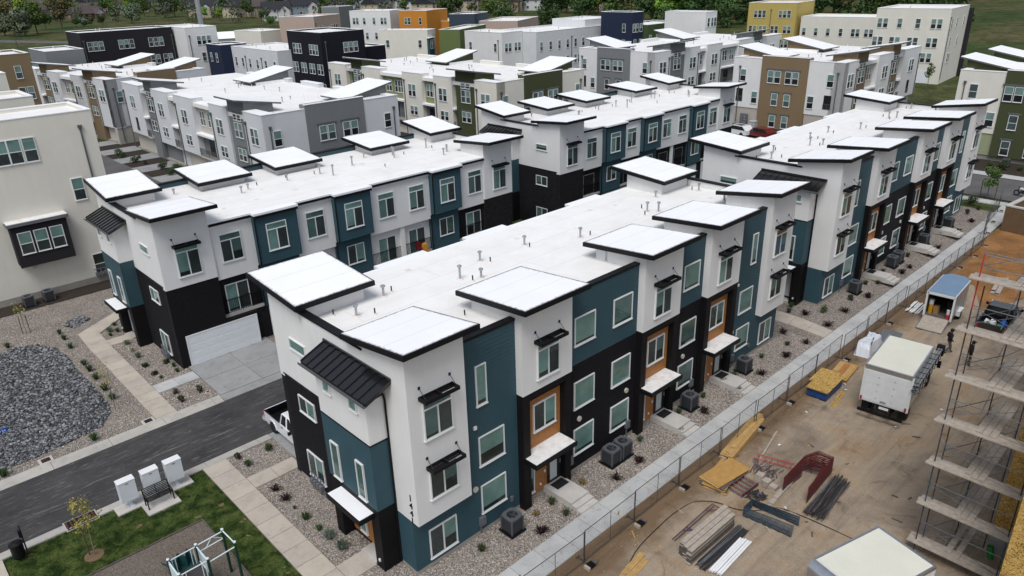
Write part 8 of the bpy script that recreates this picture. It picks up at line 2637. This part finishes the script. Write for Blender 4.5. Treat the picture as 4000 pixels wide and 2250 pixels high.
ROCKP = [(-14, 22.7), (-11.6, 22.5), (-9.7, 22.45), (-8.2, 22.7), (-6.3, 23.1), (-5.4, 24.4), (-5.2, 25.5), (-5.15, 27.6), (-5.2, 29.5), (-5.3, 31.8), (-5.15, 34.0), (-5.5, 37.0), (-6.35, 38.5), (-7.5, 39.0), (-9.0, 38.6), (-14, 37.5)]
sheet('rock_bed_base', ROCKP, -.012, 'rock_base')
RB = thing('rock_bed', 'large bed of dark grey broken rock at the left edge', 'rock bed')
scatter('broken_rock', None, ROCKP, 8200, .105, 'rock', 300, RB, seed=2)
P2 = [(-3.95, 40.6), (-3.45, 39.4), (-2.1, 40.3), (-2.3, 41.5), (-3.3, 41.3)]
RB2 = thing('rock_patch', 'small patch of dark broken rock beyond the bend of the footpath', 'rock bed')
scatter('broken_rock', None, P2, 200, .12, 'rock', 60, RB2, seed=3)
k = 0
for lab, poly, n in (('loose mixed pebbles in the front bed of the nearest row', [(0, -2.55), (33, -2.55), (33, -.05), (0, -.05)], 15000),
                     ('loose mixed pebbles in the bed between footpath and nearest house', [(-2.36, -2.5), (-.02, -2.5), (-.02, 14.4), (-2.36, 14.4)], 7500),
                     ('loose mixed pebbles round the rock bed at the left', [(-14, 21.4), (-3.75, 21.4), (-3.75, 46), (-14, 46)], 11000),
                     ('loose mixed pebbles beside the second row', [(-2.4, 21.4), (.2, 21.4), (.2, 34), (-2.4, 34)], 3500)):
    k += 1
    scatter('pebbles', lab, poly, n, .030 if k < 3 else .038, 'pebble', seed=10 + k, bank=-.028)
# pebbles and clods on the dirt
scatter('pebbles', 'small stones strewn over the site dirt', [(0, -17), (34, -17), (34, -4.8), (0, -4.8)], 2600, .022, 'pebble', seed=18, bank=-.012)


def blades(name, label, spots, hgt, wid, mat, seed, z=0):
    rs = random.Random(seed)
    vs, fs = [], []
    for (x, y) in spots:
        h = hgt * rs.uniform(.5, 1.2)
        a = rs.uniform(0, 6.28)
        dx, dy = math.cos(a) * wid, math.sin(a) * wid
        lx, ly = rs.uniform(-1, 1) * h * .6, rs.uniform(-1, 1) * h * .6
        b = len(vs)
        zz = gz(x, y) + z
        vs += [(x - dx, y - dy, zz), (x + dx, y + dy, zz), (x + lx, y + ly, zz + h)]
        fs.append((b, b + 1, b + 2))
    o = bpy.data.objects.new(name, new_mesh(vs, fs, [mat], name=name))
    attach(o)
    return tag(o, label, 'grass', None, 'stuff')


rs = random.Random(31)
pts = []
while len(pts) < 45000:
    x, y = rs.uniform(-13.1, -3.75), rs.uniform(0, 14.4)
    if (x < -5.35 and y < 10.5) or (-8.3 < x < -4.45 and 13.68 < y) or (-7.2 < x < -5.53 and 12.6 < y < 13.7) or math.hypot(x + 9.97, y - 11.69) < .45:
        continue
    pts.append((x, y))
blades('grass', 'short lawn grass by the mailboxes and play area', pts, .06, .010, 'lawn_blade', 5)


def tuft(seed, n, h, spread, mat, w_=.012, droop=.5, kind='blade'):
    rs = random.Random(seed)
    vs, fs = [], []
    for i in range(n):
        a = rs.uniform(0, 6.28)
        r0 = rs.uniform(0, spread * .25)
        l = h * rs.uniform(.6, 1.15)
        o = rs.uniform(.25, 1) * spread
        p0 = Vector((math.cos(a) * r0, math.sin(a) * r0, 0))
        p1 = p0 + Vector((math.cos(a) * o * .5, math.sin(a) * o * .5, l * .75))
        p2 = p0 + Vector((math.cos(a) * o, math.sin(a) * o, l * (1 - droop * rs.uniform(.3, 1))))
        t = Vector((-math.sin(a), math.cos(a), 0)) * w_
        b = len(vs)
        vs += [tuple(p0 - t), tuple(p0 + t), tuple(p1 + t * .8), tuple(p1 - t * .8), tuple(p2)]
        fs += [(b, b + 1, b + 2, b + 3), (b + 3, b + 2, b + 4)]
    return new_mesh(vs, fs, [mat], name='foliage')


def bush(seed, n, r, h, mat, size):
    rs = random.Random(seed)
    blobs = [((rs.uniform(-.4, .4) * r, rs.uniform(-.4, .4) * r, h * rs.uniform(.35, .7)), (r * .6, r * .6, h * .4)) for _ in range(5)]
    vs, fs = leaf_cloud(rs, n, blobs, size)
    return new_mesh(vs, fs, [mat], name='foliage')


PL = {'grass': [tuft(1, 130, .36, .26, 'plant_green', .010), tuft(2, 110, .32, .24, 'plant_green', .010)],
      'blue': [tuft(3, 190, .46, .38, 'plant_blue', .009, .6)],
      'red': [tuft(5, 46, .34, .42, 'plant_red', .026, .55), tuft(6, 40, .30, .38, 'plant_red', .026, .6)],
      'dark': [bush(7, 200, .28, .26, 'plant_dark', .05)],
      'shrub': [bush(8, 260, .26, .42, 'plant_green', .045), bush(9, 220, .26, .45, 'plant_dark', .045)],
      'orange': [bush(10, 90, .22, .22, 'plant_orange', .04)],
      'bigshrub': [bush(11, 300, .55, .7, 'plant_green', .08)]}
STEM = MB().tube((0, 0, -.05), (0, 0, .2), .015, 5).tube((0, 0, .05), (.08, .04, .22), .008, 4).tube((0, 0, .05), (-.06, .06, .24), .008, 4).mesh(mat='bark', name='stem')
PN = {'grass': ('grass_clump', 'green grass clump'), 'blue': ('grass_clump', 'blue-green ornamental grass clump'), 'red': ('spiky_plant', 'dark red spiky plant'), 'dark': ('low_shrub', 'dark flat shrub'), 'shrub': ('shrub', 'small leafy shrub'), 'orange': ('low_plant', 'small orange-brown plant'), 'bigshrub': ('shrub', 'broad green shrub')}
RN.seed(99)


def plant(kind, x, y, where, s=1.0):
    nm, lb = PN[kind]
    t = thing(nm, lb + ' ' + where, 'plant', (x, y, gz(x, y) - .01), RN.uniform(0, 6.28), nm.replace('_', ' ') + 's ' + where)
    t.scale = (s, s, s * RN.uniform(.9, 1.15))
    o = bpy.data.objects.new('foliage', RN.choice(PL[kind]))
    attach(o, t)
    attach(bpy.data.objects.new('stem', STEM), t)


W1 = 'in the gravel before the front of the nearest row'
for (k, x, y) in (('grass', 2.95, -.93), ('red', 5.7, -2.08), ('grass', 7.56, -.99), ('grass', 7.46, -2.05), ('red', 11.34, -2.08), ('orange', 9.86, -1.02), ('red', 13.3, -2.0), ('orange', 6.4, -1.0), ('grass', 14.9, -.86), ('grass', 17.42, -.84), ('grass', 18.77, -.79), ('grass', 17.25, -1.95), ('red', 19.85, -1.8), ('grass', 21.27, -.82), ('grass', 23.6, -.79), ('grass', 24.9, -.82), ('grass', 23.44, -2.0), ('red', 26.29, -1.98), ('grass', 28.31, -.85), ('red', 29.5, -2.0), ('red', 32.27, -2.06), ('grass', 31.15, -1.22), ('red', 32.6, -.1), ('red', 1.0, -2.1)):
    plant(k, x, y, W1, 1.15)
W2_ = 'in the gravel before the farther front row'
for (k, x, y) in (('grass', 36.5, 1.3), ('grass', 35.6, 1.0), ('red', 36.0, -.1), ('shrub', 37.4, -.85), ('red', 35.8, -1.95), ('red', 38.9, -1.86), ('shrub', 41.0, -1.4), ('red', 42.7, -2.0), ('grass', 45.7, -1.5), ('grass', 48.2, -.9), ('red', 49.5, -2.0), ('red', 51.2, -2.0), ('grass', 53.3, -1.0), ('grass', 55.2, -2.1), ('red', 57.9, -2.0), ('grass', 61.5, -1.0), ('red', 63.8, -1.84), ('red', 67.5, -1.9), ('shrub', 69.4, -.9), ('shrub', 71.8, -1.2), ('bigshrub', 73.0, -.1), ('grass', 44.7, -.9)):
    plant(k, x, y, W2_, 1.25)
W3_ = 'in the gravel strip by the left end of the nearest row'
for (k, x, y, s) in (('red', -1.69, 9.98, 1.1), ('red', -1.68, 8.92, 1.0), ('grass', -1.72, 7.96, .6), ('grass', -1.72, 6.84, 1.2), ('grass', -1.64, 5.7, .9), ('blue', -1.59, 4.81, 1.1), ('blue', -1.55, 3.77, 1.1), ('shrub', -1.87, 13.93, 1.0), ('grass', -1.79, 13.02, 1.2), ('shrub', -.29, 13.58, 1.2), ('orange', -.7, -.6, .9), ('grass', -2.0, -.9, .9)):
    plant(k, x, y, W3_, s)
W4_ = 'in the gravel by the left end of the second row'
for (k, x, y, s) in (('shrub', -1.72, 23.67, 1), ('shrub', -1.77, 22.34, 1.2), ('shrub', -.49, 22.67, 1.1), ('dark', -1.69, 28.91, 1.1), ('dark', -.58, 28.4, 1.1), ('dark', -1.73, 27.36, 1.1), ('grass', -.33, 27.48, 1), ('grass', -.47, 26.52, 1), ('grass', -1.57, 26.43, .8), ('blue', -1.63, 30.67, .9), ('orange', -1.57, 32.0, 1.0), ('blue', -1.49, 33.43, .9), ('grass', -1.08, 37.63, 1.1), ('grass', -1.28, 36.24, 1.1), ('blue', -1.7, 36.7, 1.0), ('grass', -1.89, 35.91, .9)):
    plant(k, x, y, W4_, s)
W5_ = 'at the edge of the dark rock bed'
for (k, x, y, s) in (('grass', -4.69, 32.39, 1.4), ('grass', -4.69, 31.1, 1.4), ('grass', -4.72, 29.58, 1.5), ('grass', -4.78, 27.56, 1.5), ('grass', -4.77, 26.0, 1.4), ('grass', -7.04, 21.9, 1.4), ('grass', -11.62, 21.8, 1.6), ('grass', -4.62, 35.92, 1.4), ('grass', -7.9, 39.48, 1.4), ('grass', -4.55, 39.13, 1.1), ('grass', -4.56, 37.8, 1.2)):
    plant(k, x, y, W5_, s)
W6_ = 'in the mulch before the olive green end wall'
for i in range(7):
    plant('bigshrub' if i % 3 == 0 else 'shrub', RN.uniform(89.5, 93.0), 6.5 - i * 1.6, W6_, 1.6)
W7_ = 'in the planted strip before the grey stucco row'
for i in range(16):
    plant(RN.choice(('bigshrub', 'shrub')), RN.uniform(18.6, 22.3), 66 + i * 2.4, W7_, 1.4)
# lawn strip and drives before the grey row
for i in range(6):
    sheet('garden_strip', (18.4, 22.6, 68 + i * 8, 71.2 + i * 8), .02, 'mulch')
    sheet('driveway', (17.8, 23.6, 71.5 + i * 8, 75.6 + i * 8), .03, 'concrete_drive')
sheet('lawn', (14, 22, 60, 66), .03, 'lawn')

tree('yellow', -9.97, 11.69, 1.0, 'young tree with sparse yellow-green leaves on the lawn', z=0, name='young_tree')
o = MB().lathe([(.42, -.05), (.42, .03), (.36, .035)], 20, 'dirt', (-9.97, 11.69, 0)).obj('tree_ring', None)
tag(o, 'round bare mulch ring at the foot of the lawn tree', 'tree ring')
t = thing('tree_stake', 'wooden stake tied to the young lawn tree', 'stake', (-10.12, 11.85, 0))
MB().tube((0, 0, -.1), (-.02, .02, 1.7), .03, 6).obj('post', 'bark', t)
MB().tube((0, 0, 1.3), (.15, -.16, 1.3), .012, 5).obj('tie', 'rubber', t)
tree('leafless', -5.07, 24.57, 1.15, 'thin sapling with few leaves beside the bent footpath', z=0, name='young_tree')
tree('leafless', -6.3, 41.2, 1.0, 'thin staked sapling in the gravel below the bay window', z=0, name='young_tree')
t = thing('tree_stake', 'pair of wooden stakes beside the sapling below the bay window', 'stake', (-6.3, 41.2, 0))
for a in (-.25, .25):
    MB().tube((a, 0, -.1), (a * .9, 0, 1.5), .03, 6).obj('post', 'bark', t)
tree('leafless', -9.0, 45.5, .9, 'thin leafless sapling at the left edge before the cream block', z=0, name='young_tree')
tree('street', 76.25, -.7, .85, 'fresh green staked street tree at the far right street', name='street_tree')
t = thing('tree_stake', 'two wooden stakes beside the far right street tree', 'stake', (76.25, -.7, .4))
for a in (-.7, .7):
    MB().tube((0, a, -.1), (0, a * 1.05, 2.0), .045, 6).obj('post', 'bark', t)
tree('street', 17.3, 57.5, .9, 'small green tree at the corner before the grey stucco row', name='street_tree')
tree('young', 150, 31, 2.0, 'slim young tree on the green slope by the big cream block', name='young_tree')
tree('street', 46.0, 60.5, .9, 'green tree between the grey row and the olive row', name='street_tree')
for i in range(5):
    plant('bigshrub', 19.0 + i * .9, 55.5 + .4 * i, 'in a row beside the small street tree', 1.3)

# scraps on the building site
RN.seed(55)
for i in range(34):
    x, y = RN.uniform(6, 34), RN.uniform(-13.5, -5.0)
    t = thing('wood_scrap', 'small wood offcut lying loose on the site dirt', 'offcut', (x, y, .0), RN.uniform(0, 6.28), 'loose offcuts on the site dirt')
    MB().box(0, RN.uniform(.15, .6), -.03, .03, .005, .035).box(.02, .10, -.035, .035, .0, .03).obj('stick', RN.choice(('timber_new', 'timber_grey', 'timber_dark', 'timber_dark')), t)
for i in range(9):
    x, y = RN.uniform(8, 30), RN.uniform(-12.5, -5.2)
    t = thing('litter_scrap', 'crumpled pale paper scrap on the site dirt', 'litter', (x, y, .0), RN.uniform(0, 6.28), 'paper scraps on the site dirt')
    MB().add([(0, 0, .01), (.18, .02, .06), (.2, .14, .01), (.02, .12, .05), (.1, .07, .09)], [(0, 1, 4), (1, 2, 4), (2, 3, 4), (3, 0, 4)]).obj('paper', 'tarp_white', t)
